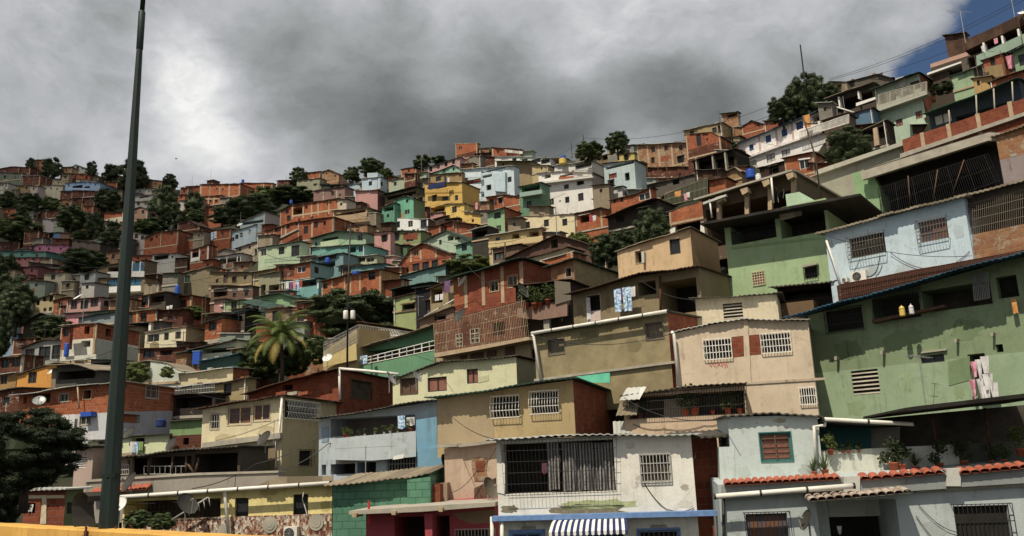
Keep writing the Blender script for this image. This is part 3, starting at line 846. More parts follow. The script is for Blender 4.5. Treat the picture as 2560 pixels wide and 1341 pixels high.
# ---------------------------------------------------------------- trees
def ball(mb, c, r, rg):
    n, m = 7, 4; i0 = len(mb.v)
    for j in range(m + 1):
        th = math.pi * j / m
        for k in range(n):
            q = r * rg.uniform(.82, 1.12); mb.v.append((c[0] + q * math.sin(th) * math.cos(6.283 * k / n), c[1] + q * math.sin(th) * math.sin(6.283 * k / n), c[2] + q * .75 * math.cos(th)))
    for j in range(m):
        for k in range(n):
            w = (k + 1) % n; a = i0 + j * n; mb.f.append((a + k, a + n + k, a + n + w, a + w)); mb.mi.append(0)
PROTO = {}
def tree_proto(k):
    if k in PROTO: return PROTO[k]
    rg = random.Random(100 + hash(k) % 1000 if False else 100 + sum(map(ord, k)))
    fine = k.startswith('near'); mid = k.startswith('mid'); bush = k.startswith('bush')
    n_clump, n_leaf, size = (150, 480, .034) if fine else ((95, 240, .05) if mid else (60, 150, .08))
    mb = MB()
    clumps = []
    for i in range(n_clump):   # unit crown: half width 1, height 0..2 above its own base
        th = rg.uniform(0, 6.28); z = rg.uniform(.12, 1.85)
        R0 = math.sqrt(max(.05, 1 - ((z - .9) / 1.0) ** 2)) * (.95 if not bush else 1.0)
        rr = R0 * rg.uniform(.3, 1.0) ** .55
        c = (rr * math.cos(th), rr * math.sin(th), z + rg.uniform(-.12, .12)); r = rg.uniform(.15, .27) * (.8 if fine else 1)
        ball(mb, c, r * .78, rg); clumps.append((c, r)); leafball(mb, c, r, n_leaf, size * 1.0, rg, .75)
    for _ in range(n_clump * 14):  # stray sprays that break the outline
        c, r = rg.choice(clumps); v = Vector((rg.gauss(0, 1), rg.gauss(0, 1), rg.gauss(0, .8))).normalized()
        leaf(mb, Vector(c) + v * r * rg.uniform(1, 1.45), size * rg.uniform(.6, 1.2), rg)
    ball(mb, (0, 0, .95), .72, rg); ball(mb, (.2, .1, 1.2), .5, rg); ball(mb, (-.25, -.1, .75), .5, rg)
    me = [mb.mesh('crown', [m]) for m in (('leafn' if fine else 'leafd'), 'leafm', 'leafl')]
    tb = MB(); tb.tube([(0, 0, -.6), (.03, 0, .3), (-.02, .03, .9)], .09, 7, 0, .05)
    for q in range(5):
        c, r = rg.choice(clumps); tb.tube([(0, 0, .2 + .1 * q), (c[0] * .5, c[1] * .5, c[2] * .6), c], .035, 5, 0, .01)
    tm = tb.mesh('trunk', ['bark'], True)
    PROTO[k] = (me, tm); return PROTO[k]

def tree(x0, x1, yt, yb, label, kind='far', mat=0, d=None, cat='tree', name=None, trunk=.25, group=None):
    """crown seen between x0..x1 and yt..yb"""
    xc = (x0 + x1) / 2; d = d or D(xc, yb); p = at(xc, yb, d); hw = (x1 - x0) / 2 / F * d; hh = (at(xc, yt, d).z - p.z) / 2
    v = rnd.choice('ab') if kind != 'near' else 'a'
    me, tm = tree_proto(kind + v)
    root = empty(name or ('bush' if cat == 'bush' else 'broadleaf_tree'), p - Vector((0, 0, trunk * hh))); tag(root, label, cat, group); rz = rnd.uniform(0, 6.28)
    for nm, m in (('crown', me[mat]), ('trunk', tm)):
        if nm == 'trunk' and cat == 'bush' and hw < 2.2: continue
        o = bpy.data.objects.new(nm, m); COL.objects.link(o); o.parent = root
        o.scale = (hw * 1.04, hw * 1.04, hh * 1.04); o.rotation_euler = (0, 0, rz); o.location = (0, 0, trunk * hh)
    return root
# ---------------------------------------------------------------- far ridge beyond the lamp post (darkest part of the hill)
FH('long low brick house with flat roof at the far end of the ridge', [(-6,424),(30,417),(74,419)], 440, 'brickd', w=[(20,428),(50,428)])
FH('grey green shed with dark roof under the ridge end house', [(-8,431),(55,434)], 452, '#5f6659', w=[(12,443),(38,444)])
FH('dark brick house with pale flat roof beside the long cream house', [(55,441),(99,440)], 466, 'brickd', roof='tinw', w=[(64,451),(84,452)])
FH('upper cream storey set back above the long cream house on the ridge', [(98,449),(160,449)], 470, '#a39a80', w=[(120,456),(146,457)], d=252)
FH('long cream house with two small windows below the ridge trees', [(93,464),(156,464)], 492, '#aaa38c', w=[(128,472),(143,473)], roof='tint')
FH('tiny white house with three dark windows at the far end of the slope', [(-6,459),(20,459)], 474, '#a5a196', w=[(-1,464),(7,464),(15,465)])
FH('mustard plaster house wedged below the dark brick house on the ridge', [(35,465),(76,464)], 486, '#8a7450', w=[(48,474),(66,470)])
FH('narrow pale pink house between the mustard and the cream house', [(76,465),(94,466)], 484, '#a4958a', w=[(84,473)], d=234)
FH('white gabled house with dark windows on the ridge skyline', [(178,420),(190,412),(218,424)], 434, '#a9a79c', w=[(194,421,1.2),(206,422)], d=264, ext=1.5)
FH('small tan brick house on the skyline beside the white gable', [(152,417),(178,420)], 436, 'brickt', w=[(166,427)])
FH('red brick house with flat roof just peeping over the ridge trees', [(84,400),(106,400)], 414, 'brick')
FH('long red brick storey above the blue and white house', [(170,434),(236,438)], 452, 'brick', w=[(188,443),(216,445)], d=250)
FH('white upper floor with dark windows above the blue balcony house', [(190,449),(238,452)], 462, '#a9a8a0', w=[(202,455),(222,457)], d=245)
h = FH('blue and white balcony house under the ridge', [(163,459),(206,455),(250,458)], 482, '#7f9dbd', wins=[(181,464,206,478,'open'),(210,466,224,478,'open')], w=[(172,464),(238,462)], d=240)
h.prism([(164,470),(224,471),(224,476),(164,475)], -.9, -.7, '#8ea6c2', 'balcony_parapet')
FH('olive tan house with a dark open top floor beside the pole', [(252,436),(276,434),(297,440)], 460, '#83755a', wins=[(262,445,284,452,'open')])
FH('square brick house beneath the olive tan house by the pole', [(248,457),(292,456)], 484, 'brick', w=[(259,466),(282,468)], d=246)
FH('long brick wall house under the blue and white balcony', [(150,479),(240,478)], 496, 'brickd', w=[(170,486),(200,486),(224,487)], d=235)
FH('tan brick house with square windows in the middle of the far slope', [(142,503),(160,499),(178,500)], 528, 'brickt', w=[(152,511),(168,512)])
FH('long dark brick house above the round tree on the far slope', [(175,497),(236,495)], 530, 'brickd', w=[(190,505),(208,506),(226,506)])
FH('tan brick top storey with a broken roof next to the pole', [(337,450),(362,447),(404,453)], 472, 'brickt', w=[(352,459),(368,459),(388,460)])
FH('white storey with square windows directly under the broken roof', [(337,473),(384,472)], 490, '#aba79c', w=[(350,479),(372,479)], d=243)
FH('second white storey with dark gallery stacked below beside the pole', [(335,489),(382,488)], 503, '#a7a49a', wins=[(348,491,372,495,'open')], d=238)
FH('lowest white storey of the stack beside the pole', [(334,505),(374,505)], 520, '#aaa79d', w=[(346,511),(364,511)], d=232)
FH('brown patched shack with stairs below the white stack', [(330,524),(352,518),(369,524)], 552, '#806350', w=[(340,532),(357,530)])
FH('low brick row with flat roof on the far saddle', [(464,467),(502,465)], 484, 'brick', w=[(480,474)])
FH('small brick stair tower rising above the saddle row', [(517,453),(533,450)], 470, 'brickd', d=244)
h = FH('big orange brick block with tan frames on the saddle', [(500,462),(600,460)], 496, 'bricko', w=[(541,473),(557,474)]); cols(h, [502,549,572,598], 461, 492, .35)
h = FH('orange brick block with a blue tank at the end of the saddle', [(600,458),(680,458)], 498, 'bricko', xs=690, w=[(626,470),(660,470)]); cols(h, [601,658,679], 458, 492, .35)
h = FH('orange brick house with tan grid frame below the saddle', [(506,492),(553,489)], 513, 'bricko', xs=574, w=[(526,502,1.2),(541,502,1.2)]); cols(h, [508,521,534,551], 490, 512, .35); beam(h,(506,499),(553,497),.3)
FH('brick lower house with tan top edge under the grid frame house', [(510,518),(558,512)], 547, 'brick', xs=572, w=[(528,526)])
FH('brick gable house with a pale window amid the bushes', [(444,559),(474,552),(498,566)], 576, 'brickd', w=[(454,560),(478,563)])
FH('long brick house with two pale windows and flat roof above the slope', [(360,596),(398,580),(444,577)], 617, 'brick', w=[(377,601),(380,599),(392,592),(430,584)])
FH('pale pink two storey house close beside the pole', [(326,580),(372,589)], 624, '#a89a94', w=[(341,591,1.4),(356,595,1.2),(344,613)])
FH('white house with long barred gallery in the far slope', [(381,637),(441,634)], 664, '#b0aea5', wins=[(386,640,420,649,'open')], w=[(431,643)])
FH('brick house with laundry in front and flat roof on the mid slope', [(508,577),(576,573)], 600, 'brick', w=[(521,586),(556,585)])
h = FH('brick house with cream top band behind the triangular roof', [(448,600),(468,595),(528,596)], 634, 'brick', d=170, w=[(456,606),(505,612),(462,622)], bands=[(601,'#b0a37e'),(None,'brick')])
h = FH('brick house with white framed balcony and triangular dark roof', [(476,628),(519,613)], 656, 'brick', d=154, xs=541, wins=[(479,632,497,646,'open')], w=[(508,632)]); cols(h,[478,498,519],(628,616),(655,652),.3,'white')
h.prism([(477,646),(499,642),(499,650),(477,656)], -.1, .0, 'white', 'balcony_parapet')
h = FH('white walled veranda house with slim posts and long flat roof', [(530,645),(602,634)], 672, '#b7b5ac', wins=[(548,645,600,658,'room')], d=150); cols(h,[548,567,593],640,660,.16,'white')
h = FH('beige hillside terrace house with green glazed end', [(444,688),(524,667)], 712, '#7a6f52', roof='tint', wins=[(446,690,475,708,'n',{'pane':'tarp'})])
h = FH('olive tan two storey house with five dark windows on the mid slope', [(524,680),(630,682)], 716, '#81704d', xs=646, w=[(543,703),(585,698),(613,694),(564,697,1.1,2,'door')])
h = FH('brown lower floor with open bays under the olive tan house', [(527,714),(632,716)], 752, '#6a4c3c', xs=648, d=106, wins=[(536,724,566,742,'room')], w=[(586,738),(616,736)]); beam(h,(528,728),(632,722),.3,'concrete')
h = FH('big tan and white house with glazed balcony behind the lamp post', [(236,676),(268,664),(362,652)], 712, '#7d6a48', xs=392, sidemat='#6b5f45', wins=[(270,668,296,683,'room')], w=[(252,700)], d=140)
h.prism([(268,680),(360,678),(360,694),(268,696)], -.9, -.7, 'white', 'balcony_parapet'); h.prism([(322,660),(358,657),(358,678),(322,680)], -.75, -.65, 'blueglass', 'balcony_glazing'); cols(h,[322,338,358],657,682,.2,'white',.85)
h = FH('lower white and blue storey of the glazed balcony house', [(236,697),(362,694)], 738, '#7d6a48', d=136, wins=[(268,697,300,716,'n',{'pane':'blueglass'}),(320,697,354,714,'n',{'pane':'blueglass'})]); h.prism([(262,718),(352,714),(352,728),(262,733)], -.9,-.7,'white','balcony_parapet')
h = FH('long magenta pink house with four dark windows', [(64,619),(95,611),(170,613)], 642, '#9c5f78', w=[(82,621),(100,622),(122,623),(152,622)])
FH('teal painted house with dark green flat roof under the magenta house', [(-6,628),(116,630)], 650, '#4e7d72', roof='ting', w=[(30,638),(55,638),(92,640)])
FH('low rose pink house with three windows under the teal house', [(28,645),(107,644)], 666, '#955a58', w=[(48,648),(63,648),(84,648)])
FH('brick box house with white junk on its roof by the slope edge', [(-6,607),(48,605)], 630, 'brickd', w=[(8,614),(30,614)], d=190)
FH('square brick hut standing above the magenta house', [(130,597),(172,598)], 614, 'brickd', w=[(146,604)])
FH('square brick hut next to the two blue panels', [(60,579),(96,578)], 608, 'brickd', w=[(86,585)])
FH('shack with two light blue panels on the dark slope', [(99,583),(152,582)], 600, '#54789a', w=[(126,590,2.2,2.2,'open')])
FH('low tan walled row above the grey shacks', [(150,582),(244,589)], 606, '#6f5540', w=[(176,592),(205,595),(228,597)])
FH('dim grey shack with pale sheets below the low tan row', [(180,600),(250,608)], 632, '#5f5148', w=[(198,603,1.3),(222,610)])
FH('mauve white house with two windows amid dark trees', [(84,546),(138,549)], 566, '#a39a9c', w=[(102,550,1.3),(131,553)])
FH('long dark brick roofed house above the mauve white house', [(80,530),(150,527)], 548, 'brickd', w=[(100,536),(130,535)])
FH('little orange brick hut near the edge of the far slope', [(-4,521),(40,522)], 540, 'brick', w=[(22,528)])
FH('cream house with brick top half hidden by the pole and trees', [(260,533),(308,531)], 562, '#aca78c', bands=[(545,'brick'),(None,'#aca78c')], w=[(272,551),(292,551)])
FH('small cream cube house with one window on the dark slope', [(110,684),(162,682)], 716, '#a99d80', w=[(133,693,1.3)])
FH('small salmon house with one window at the forest edge', [(30,688),(76,689)], 714, '#95605a', w=[(65,698)])
FH('dull pink upper house behind the small salmon house', [(36,668),(94,667)], 698, '#7c4a4a', w=[(55,676),(80,677)])
FH('grey white house with a square window beside the tan house', [(200,684),(238,681)], 716, '#9d9f9c', w=[(217,694,1.3)])
FH('pale grey shed with slanted white roof edge on the mid slope', [(164,692),(204,686)], 712, '#7c7570', roof='tinw', w=[(186,700)])
FH('narrow white house beneath the grey white house', [(204,708),(236,708)], 734, '#a09c94', w=[(218,718)])
FH('small brick hut with pale frame beside the pole', [(266,632),(300,628)], 664, 'brickt', w=[(283,642,1.3,1.6)])
FH('plain brick block behind the pole with one dark window', [(322,638),(380,640)], 668, 'brick', w=[(346,646),(366,649)])
FH('dark brown shack with white clothes near the cream cube', [(70,655),(130,662)], 686, '#54423a', w=[(82,668,1.6),(108,672,1.6)])
FH('dim brick cabin beneath the long dark brick house', [(208,515),(232,516)], 540, 'brick', w=[(220,522)])
FH('thin brick house beside the tall dark tree on the saddle', [(444,488),(462,487)], 524, 'brick', w=[(453,494),(453,508)])
FH('small white hut between the two dark saddle trees', [(447,503),(462,502)], 512, '#a39d92', d=214)

# ---------------------------------------------------------------- central crest
h = FH('orange brick house with long flat top on the central crest', [(732,437),(800,429)], 454, 'bricko', xs=806, w=[(750,440,1.3)], roof=None); beam(h,(732,449),(800,446),.3)
h = FH('brick house with tan corner posts next on the crest', [(806,430),(824,425),(846,436)], 456, 'brickt', w=[(816,434),(838,440)])
FH('grey green concrete house with a dark slot window under the crest', [(742,452),(799,446)], 474, '#8b8a6c', w=[(788,462,1.8,1)])
FH('dark brick cabin with flat roof by the crest tree', [(692,452),(724,451)], 470, 'brickd', w=[(706,459)])
h = FH('light blue cube house with one window under the crest tree', [(905,447),(951,443)], 476, '#a9bcc4', xs=968, roof='tinw', rise=0, w=[(926,459,1.5)], swins=[(951,455,957,465,'n')])
h.prism([(918,433),(944,432),(944,444),(918,444)], 1.0, 3.5, '#9fb2b8', 'roof_room')
FH('low light blue wing beside the light blue cube', [(868,459),(905,456)], 477, '#9cb0b8', d=196)
FH('long dark green roofed shed beside the light blue wing', [(803,462),(902,462)], 480, '#34382c', roof='ting', w=[(830,470,2,1.2,'open'),(866,470,2,1.2,'open')])
h = FH('faded pink brown terraced house above the brick row', [(784,478),(862,467)], 506, '#86665a', xs=884, w=[(808,487),(832,484,1.4),(850,488)]); cols(h,[808,842],474,502,.25,'concrete')
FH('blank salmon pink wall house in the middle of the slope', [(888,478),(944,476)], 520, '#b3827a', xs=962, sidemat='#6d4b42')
h = FH('orange brick row house with tan columns and one open bay', [(730,514),(846,497)], 552, 'bricko', wins=[(733,520,756,538,'room')], w=[(766,519),(821,511),(780,544),(821,536)], roof='tinr'); cols(h,[731,758,779,795,822,845],(514,498),(548,534),.3); beam(h,(731,541),(846,524),.35)
FH('slim cream house with one window at the end of the brick row', [(846,500),(866,499)], 530, '#b8ab92', w=[(853,511)], d=146)
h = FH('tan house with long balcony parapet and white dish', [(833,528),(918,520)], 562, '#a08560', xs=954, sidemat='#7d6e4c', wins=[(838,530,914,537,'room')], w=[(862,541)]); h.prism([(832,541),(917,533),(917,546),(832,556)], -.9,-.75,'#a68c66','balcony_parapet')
h = FH('sprawling brick house with diagonal stair below the brick row', [(661,579),(740,556),(834,543)], 604, 'brick', w=[(690,574),(720,566),(742,560),(765,575,1.2,2),(790,562,1.2,1.6),(812,560),(700,590)], roof='tinr'); cols(h,[663,684,714,780,832],(578,548),(602,590),.3)
h.prism([(668,608),(742,572),(743,575),(672,611)], -1.3, -.5, 'concrete', 'stair')
FH('brick wing with dark doorway above the sprawling brick house', [(700,528),(733,512)], 566, 'brick', w=[(718,530,1.2,1.2),(722,546,1.2,1.8)], xs=745)
h = FH('mint green house with curved front and two balconies', [(985,500),(1020,491),(1034,496)], 556, '#5fa585', xs=1062, sidemat='#6a7a52', wins=[(988,528,998,536,'n'),(1011,525,1024,536,'n')], w=[(1018,503),(1040,520,.6)], roof=None)
FH('mint green lower wing with balcony beside the curved mint house', [(955,520),(986,508)], 560, '#568f74', wins=[(960,518,984,528,'room')], w=[(970,540)])
h = FH('tan house with broad dark green roof above the mint house', [(962,488),(1044,468)], 506, '#7a6c4a', xs=1062, sidemat='#63694a', roof='ting', of=1.2, wins=[(968,486,1040,495,'room')])
FH('pale grey green house with gabled roof high on the slope', [(972,452),(1010,446),(1046,453)], 478, '#9aa488', w=[(988,460,1.2,1.3),(1015,458)], xs=1062)
FH('red roofed brick cabin beside the pale grey green house', [(970,446),(988,443)], 456, 'brick', roof='tinr')
FH('small pale green house under the long pink crest house', [(1036,436),(1066,431)], 458, '#9aa88c', w=[(1052,439)], xs=1078)
h = FH('long pink house climbing the crest with four dark windows', [(1062,422),(1150,394)], 434, '#b28b84', xs=1164, w=[(1077,423,1.2,1.8),(1096,416,1.2,1.8),(1115,410,1.2,1.8),(1134,404,1.2,1.8)])
FH('orange brick hut among bushes on the crest', [(1003,424),(1040,418)], 438, 'bricko', w=[(1022,428)])
FH('mint gabled attic above the tan floor of the yellow tower', [(1080,434),(1135,414),(1156,424)], 438, '#83ad92', w=[(1110,426),(1134,424)])
h = FH('tan floor with hanging black laundry on top of the yellow tower', [(1076,437),(1155,432)], 462, '#967a48', w=[(1096,447,2,1.5),(1151,439)])
h = FH('tall yellow house with dark balcony strips', [(1063,459),(1156,456)], 552, '#cba23c', wins=[(1068,462,1117,473,'room'),(1078,517,1112,531,'room')], w=[(1086,497,1.5),(1113,497,2.2,1.2),(1141,495,1.2,1.6),(1150,545)], roof=None)
h.prism([(1062,473),(1118,472),(1118,481),(1062,482)], -.9,-.75,'#c39a38','balcony_parapet'); beam(h,(1063,484),(1156,481),.25,'#a8842c')
FH('pink lower wall with red shed at the foot of the yellow tower', [(1076,533),(1116,531)], 556, '#b5827a', d=144, roof=None)
FH('square bright yellow house with one window', [(1115,511),(1161,509)], 558, '#d9b448', w=[(1136,524,1.6)], d=141, roof='tint')
FH('low bright yellow wall with broken top edge next to the square yellow house', [(1161,530),(1180,533),(1206,538)], 558, '#d3ac44', w=[(1182,552),(1135,546)], roof=None, d=137)
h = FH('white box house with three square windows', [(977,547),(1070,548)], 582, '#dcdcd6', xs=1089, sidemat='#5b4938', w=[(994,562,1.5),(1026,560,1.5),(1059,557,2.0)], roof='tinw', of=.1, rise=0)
h = FH('olive green floor with brick framed windows below the white box', [(977,579),(1052,577)], 616, '#7f8a58', xs=1086, w=[(990,593,1.9),(1024,592,2.4),(1061,590,2)], d=131); h.prism([(1008,584),(1044,583),(1044,599),(1008,599)], -.02, .0, 'brickr', 'brick_patch')
FH('deep green ground floor with one window under the olive floor', [(977,615),(1018,613)], 640, '#56704c', w=[(1000,628)], d=127, roof=None)
FH('tall salmon pink house with one window beside the green balcony house', [(936,581),(976,579)], 632, '#b8877c', xs=924, w=[(961,597,1.5)], roof='tinr')
FH('small cream triangle roofed house above the salmon pink house', [(908,580),(940,564),(962,578)], 584, '#c2b08c')
h = FH('pale green house with pointed dark green roof and curved balcony', [(778,599),(848,578),(915,583)], 640, '#8fae8c', d=127, roof='ting', of=.7, wins=[(806,594,846,602,'room')], w=[(790,610),(900,594,1.4)])
h.prism([(800,606),(846,598),(849,612),(802,620)], -1.0,-.85,'#a9bd93','balcony_parapet')
h = FH('teal lower floor with turquoise door below the curved balcony', [(780,620),(912,612)], 656, '#5f9a90', d=119, wins=[(869,617,890,632,'room'),(897,616,908,630,'n',{'pane':'blueglass'})], roof=None)
h = FH('long pale green house with three windows and grey gate line', [(646,621),(750,605)], 660, '#a6b892', xs=774, w=[(659,631,1.5),(704,627,1.6),(740,627,2.6,2.6)], roof='ting')
h.rail((662,650),(750,640),(662,658),(750,650), -.6, 26, 1, .02, 'teal')
h = FH('white and light blue terraced house climbing the slope', [(570,585),(640,562)], 624, '#b4c6cc', xs=664, sidemat='#9b958c', wins=[(576,594,586,604,'n'),(588,587,596,598,'n'),(600,583,607,593,'n'),(622,575,628,586,'n')], roof='tint')
h = FH('pale blue upper terrace with open roof above the terraced house', [(600,558),(662,530)], 584, '#a3b4b4', xs=704, sidemat='#a89c94', wins=[(604,553,658,560,'room')], roof='tint', d=163)
FH('beige house with two windows under the light blue terraced house', [(589,622),(644,606)], 640, '#a4957c', w=[(624,619),(600,625)])
FH('white shed with pale gable beside the beige house', [(543,632),(566,622),(600,632)], 646, '#a29684')

# ---------------------------------------------------------------- top of the central hill
h = FH('orange brick cube with one window on top of the central hill', [(1139,360),(1193,358)], 396, 'bricko', xs=1198, w=[(1151,371,1.4,1.2)], roof='tinw', of=.05, rise=0, bands=[(383,'bricko'),(None,'brickd')])
h = FH('brick house with open doorways beside the hilltop cube', [(1198,372),(1232,370)], 398, 'brickt', w=[(1204,380),(1208,386,1.2,2),(1226,382,1.2,2)])
h = FH('brick house with pale panel and red roof on the hilltop', [(1232,369),(1300,374)], 396, 'brick', w=[(1245,380)], roof='tinr'); h.prism([(1262,374),(1306,379),(1306,385),(1262,381)], -.5, -.4, 'tinw', 'roof_panel')
FH('dark brick house in the shade under the hilltop row', [(1200,392),(1262,392)], 414, 'brickd', w=[(1240,400)])
h = FH('long white house with dark windows below the hilltop', [(1237,392),(1300,392),(1376,396)], 418, '#d6d3c6', d=168, w=[(1286,401,1.8,1.4),(1312,402,2.4,1.3),(1340,403,4,1.3),(1364,404,3.4,1.3)], roof='tinw')
h = FH('cream cottage with broad black roof under the long white house', [(1242,404),(1330,404)], 432, '#94805a', d=164, w=[(1258,412)], roof='ting', of=1.6)
FH('yellow cream house end behind the black roof', [(1330,412),(1370,414)], 432, '#b5a06a', w=[(1354,421)], d=160)
h = FH('tall white and light blue tenement with stacked balconies', [(1155,424),(1286,415)], 520, '#bccbd0', roof='tinw', of=.5, wins=[(1176,424,1264,430,'room'),(1160,450,1202,460,'n',{'pane':'brickr'}),(1172,475,1200,485,'room'),(1216,462,1228,476,'open'),(1206,437,1230,444,'room')], w=[(1274,449,1.5),(1208,488,.6),(1240,500),(1190,505,1.5)], xs=1300)
for a, b in ((432, 445), (462, 473), (486, 502)): h.prism([(1155,a),(1203,a-2),(1203,b-2),(1155,b)], -1.0, -.85, '#c3d0d3', 'balcony_parapet')
h.prism([(1232,436),(1263,430),(1263,480),(1235,478)], -.7, .0, '#b0c4cc', 'stair_tower')
FH('orange brick shack with rags at the foot of the blue tenement', [(1216,494),(1262,487),(1300,493)], 520, 'bricko', w=[(1228,506,2,2,'open'),(1252,502,1.5)], roof='tinr')
h = FH('green house with a pale balcony slab beside the white tower', [(1300,468),(1353,456)], 540, '#5f8566', wins=[(1304,463,1350,480,'room')], w=[(1323,512,1.6)], roof='tinr'); h.prism([(1299,482),(1355,474),(1355,484),(1299,493)], -1.0,-.1,'#8aa596','balcony_slab')
h = FH('white tower house with brick balcony and pinkish side wall', [(1348,433),(1402,430),(1482,432)], 532, '#d9d5cc', xs=1517, sidemat='#a5958b', roof='tint', of=.3, wins=[(1361,434,1377,446,'room'),(1399,432,1432,441,'room'),(1440,426,1480,437,'room'),(1441,451,1460,463,'open')], w=[(1416,467,1.6,1.2),(1379,505,1.5),(1418,500,1.4),(1452,493,1.8),(1400,503,.7,.3)])
h.prism([(1397,443),(1432,440),(1432,453),(1397,456)], -.25,-.05,'bricko','balcony_parapet'); h.rail((1434,428),(1480,424),(1434,444),(1480,440),-.8,16,1,.03,'concrete','balustrade'); beam(h,(1348,462),(1482,448),.25,'#c9c3b8')
h.prism([(1348,455),(1482,440),(1482,444),(1348,460)], -.9, .0, '#c9c5ba', 'balcony_slab')
h = FH('white rooftop terrace room on the white tower', [(1386,416),(1480,402)], 432, '#cfcdc4', d=140, roof='tinw', wins=[(1440,410,1476,418,'room')])
h = FH('green house front with a brick side and pitched tin roof', [(1219,533),(1262,520)], 590, '#83a878', xs=1303, sidemat='brick', w=[(1244,539,2,1.5),(1247,572,1.4)], roof='tinr', of=.6)
h = FH('long cream house with three windows and flat roof', [(1296,543),(1437,536)], 576, '#d8c79a', w=[(1319,563,1.4),(1366,558,1.5),(1412,556,1.5),(1288,568,.9)], roof='tint', of=.2)
h = FH('cream yellow house with white edged roof and open windows', [(1222,590),(1356,569)], 620, '#c4ac70', xs=1366, wins=[(1239,594,1250,603,'n',{'pane':'blueshut'}),(1280,585,1298,600,'room'),(1323,578,1347,594,'room')], roof='tinw', of=.6, sidemat='brick')
h.prism([(1221,605),(1357,590),(1357,604),(1221,620)], -.6,-.45,'#c6ae74','balcony_parapet')
FH('brown ground floor with white gate under the cream yellow house', [(1230,624),(1298,612)], 656, '#6e5544', d=100, wins=[(1238,633,1258,650,'n',{'pane':'tinw'})], roof='tinr')
h = FH('broad rust brown house with low gable roof', [(1265,648),(1394,588),(1478,612)], 662, '#5d4234', d=92, roof='tinr', of=.5, w=[(1386,610,1.6,1.6,'open')])
FH('cream wall strip with brick band below the rust brown gable', [(1326,646),(1420,620)], 670, '#b7a582', bands=[(652,'#b7a582'),(None,'brick')], d=86, roof=None)
FH('low orange brick wall with white coping beside the cream strip', [(1358,652),(1432,630)], 676, 'bricko', d=80, roof='tinw', of=.1)
h = FH('light blue grey house with dark balcony and hanging laundry', [(1511,410),(1588,400)], 474, '#a7b8b6', wins=[(1514,404,1586,417,'room'),(1562,432,1574,452,'open'),(1522,434,1542,446,'n',{'pane':'brickr'})], w=[(1528,460,1.5,1.5)], roof='tinr')
FH('small yellow house on the light blue grey house roof', [(1544,386),(1586,382)], 402, '#bfa850', w=[(1566,394,1.5)], d=140)
FH('grey metal shed standing behind the small yellow house', [(1553,365),(1588,361)], 386, '#8b8c84', d=150, roof='tinw')
h = FH('tan brick house with six windows and pale tin roof', [(1596,362),(1731,355)], 420, 'brickt', w=[(1633,374,1.3),(1665,370,1.3),(1702,370,1.2),(1632,401,1.3,1.5),(1702,399,2,1.8)], roof='tinw', of=.5, sidemat='brick', xs=1738)
h.prism([(1652,390),(1672,390),(1672,403),(1652,403)], -.03, .0, 'brick', 'brick_patch'); cols(h,[1598,1622,1650,1683,1729],(364,358),(418,414),.28)
FH('dark brick basement under the six window tan house', [(1597,420),(1731,417)], 452, 'brickd', d=128, roof=None, w=[(1700,438)])
FH('wooden lean to with tan roof on the crest beside blue tank', [(1480,396),(1548,378)], 408, '#7c6647', d=150, wins=[(1508,388,1534,398,'room')], roof='tint')
h = FH('bright orange brick house with one wide window', [(1528,502),(1588,486),(1630,470)], 534, 'bricko', xs=1642, wins=[(1597,483,1626,500,'n',{'frame':'white'})], w=[(1537,503),(1555,500)], roof='tinr')
FH('dark purple brick shed joined to the orange brick house', [(1484,498),(1530,494)], 524, 'brickd', w=[(1498,502),(1517,503)])
h = FH('orange brick house with laundry on its balcony under a dark roof', [(1440,536),(1506,520),(1540,530)], 572, 'bricko', wins=[(1452,538,1478,556,'room')], w=[(1520,540)], roof='tinr', of=.6); cols(h,[1442,1505],(536,522),568,.25)
FH('white shack with tin roof behind the bright orange house', [(1518,474),(1556,466)], 498, '#b8b6ac', d=113, roof='ting')
FH('long shed with dark rusted roof on the slope above the bushes', [(1520,545),(1645,498)], 566, '#3c332a', d=88, roof='tinr', of=1.2, wins=[(1540,540,1560,556,'open'),(1600,520,1625,540,'open')])
FH('grey shack roofs below the dark brick basement', [(1600,468),(1740,436)], 490, '#5a5348', d=114, roof='tin', w=[(1630,470,2,1.2,'open'),(1690,455,2,1.2,'open')])
FH('low white sheet shed in the gap below the tan brick house', [(1590,448),(1660,444)], 464, '#8e9488', d=122, roof='tinw')

# ---------------------------------------------------------------- crest towards the big tree
h = FH('tan ridge house with rough windows beside the brick turret', [(1711,327),(1806,306)], 350, '#9a8458', w=[(1730,335,1.5),(1786,326,1.6,1.5),(1801,323,1.8)], roof='tint', xs=1830)
h = FH('brick turret with open top and black roof on the crest', [(1806,284),(1846,280)], 344, 'brickt', xs=1852, wins=[(1818,284,1844,292,'room')], roof='ting', of=.5, d=136)
h = FH('orange brick house with pillar in front below the tan ridge house', [(1716,338),(1778,331),(1802,342)], 388, 'brick', w=[(1747,350,1.4,3),(1768,349,.5)], bands=[(365,'brick'),(None,'brickd')], roof='tinr', of=.15)
FH('tan plaster hut with square window beside the pillar house', [(1800,346),(1850,340)], 372, '#94835c', w=[(1828,351,1.6)])
FH('brick shed with brown roof near the blue roofed white house', [(1855,318),(1880,302),(1912,310)], 330, 'brick', d=132, w=[(1896,312)])
h = FH('long white house with blue roof and blue shuttered windows', [(1845,361),(1940,322),(2078,268)], 404, '#e4dfd8', psi=-47, d=112, roof='tinb', of=.7, wins=[(1873,361,1884,377,'n',{'pane':'blueshut'}),(1914,338,1928,357,'n',{'pane':'blueshut'}),(1954,323,1968,341,'n',{'pane':'blueshut'}),(1990,304,2008,324,'n',{'pane':'blueshut'}),(2030,283,2064,303,'room'),(1872,402,1892,420,'n',{'pane':'bars'}),(1916,385,1938,405,'n',{'pane':'bars'}),(1954,374,1976,390,'n',{'pane':'bars'})], ext=9, xs=2100)
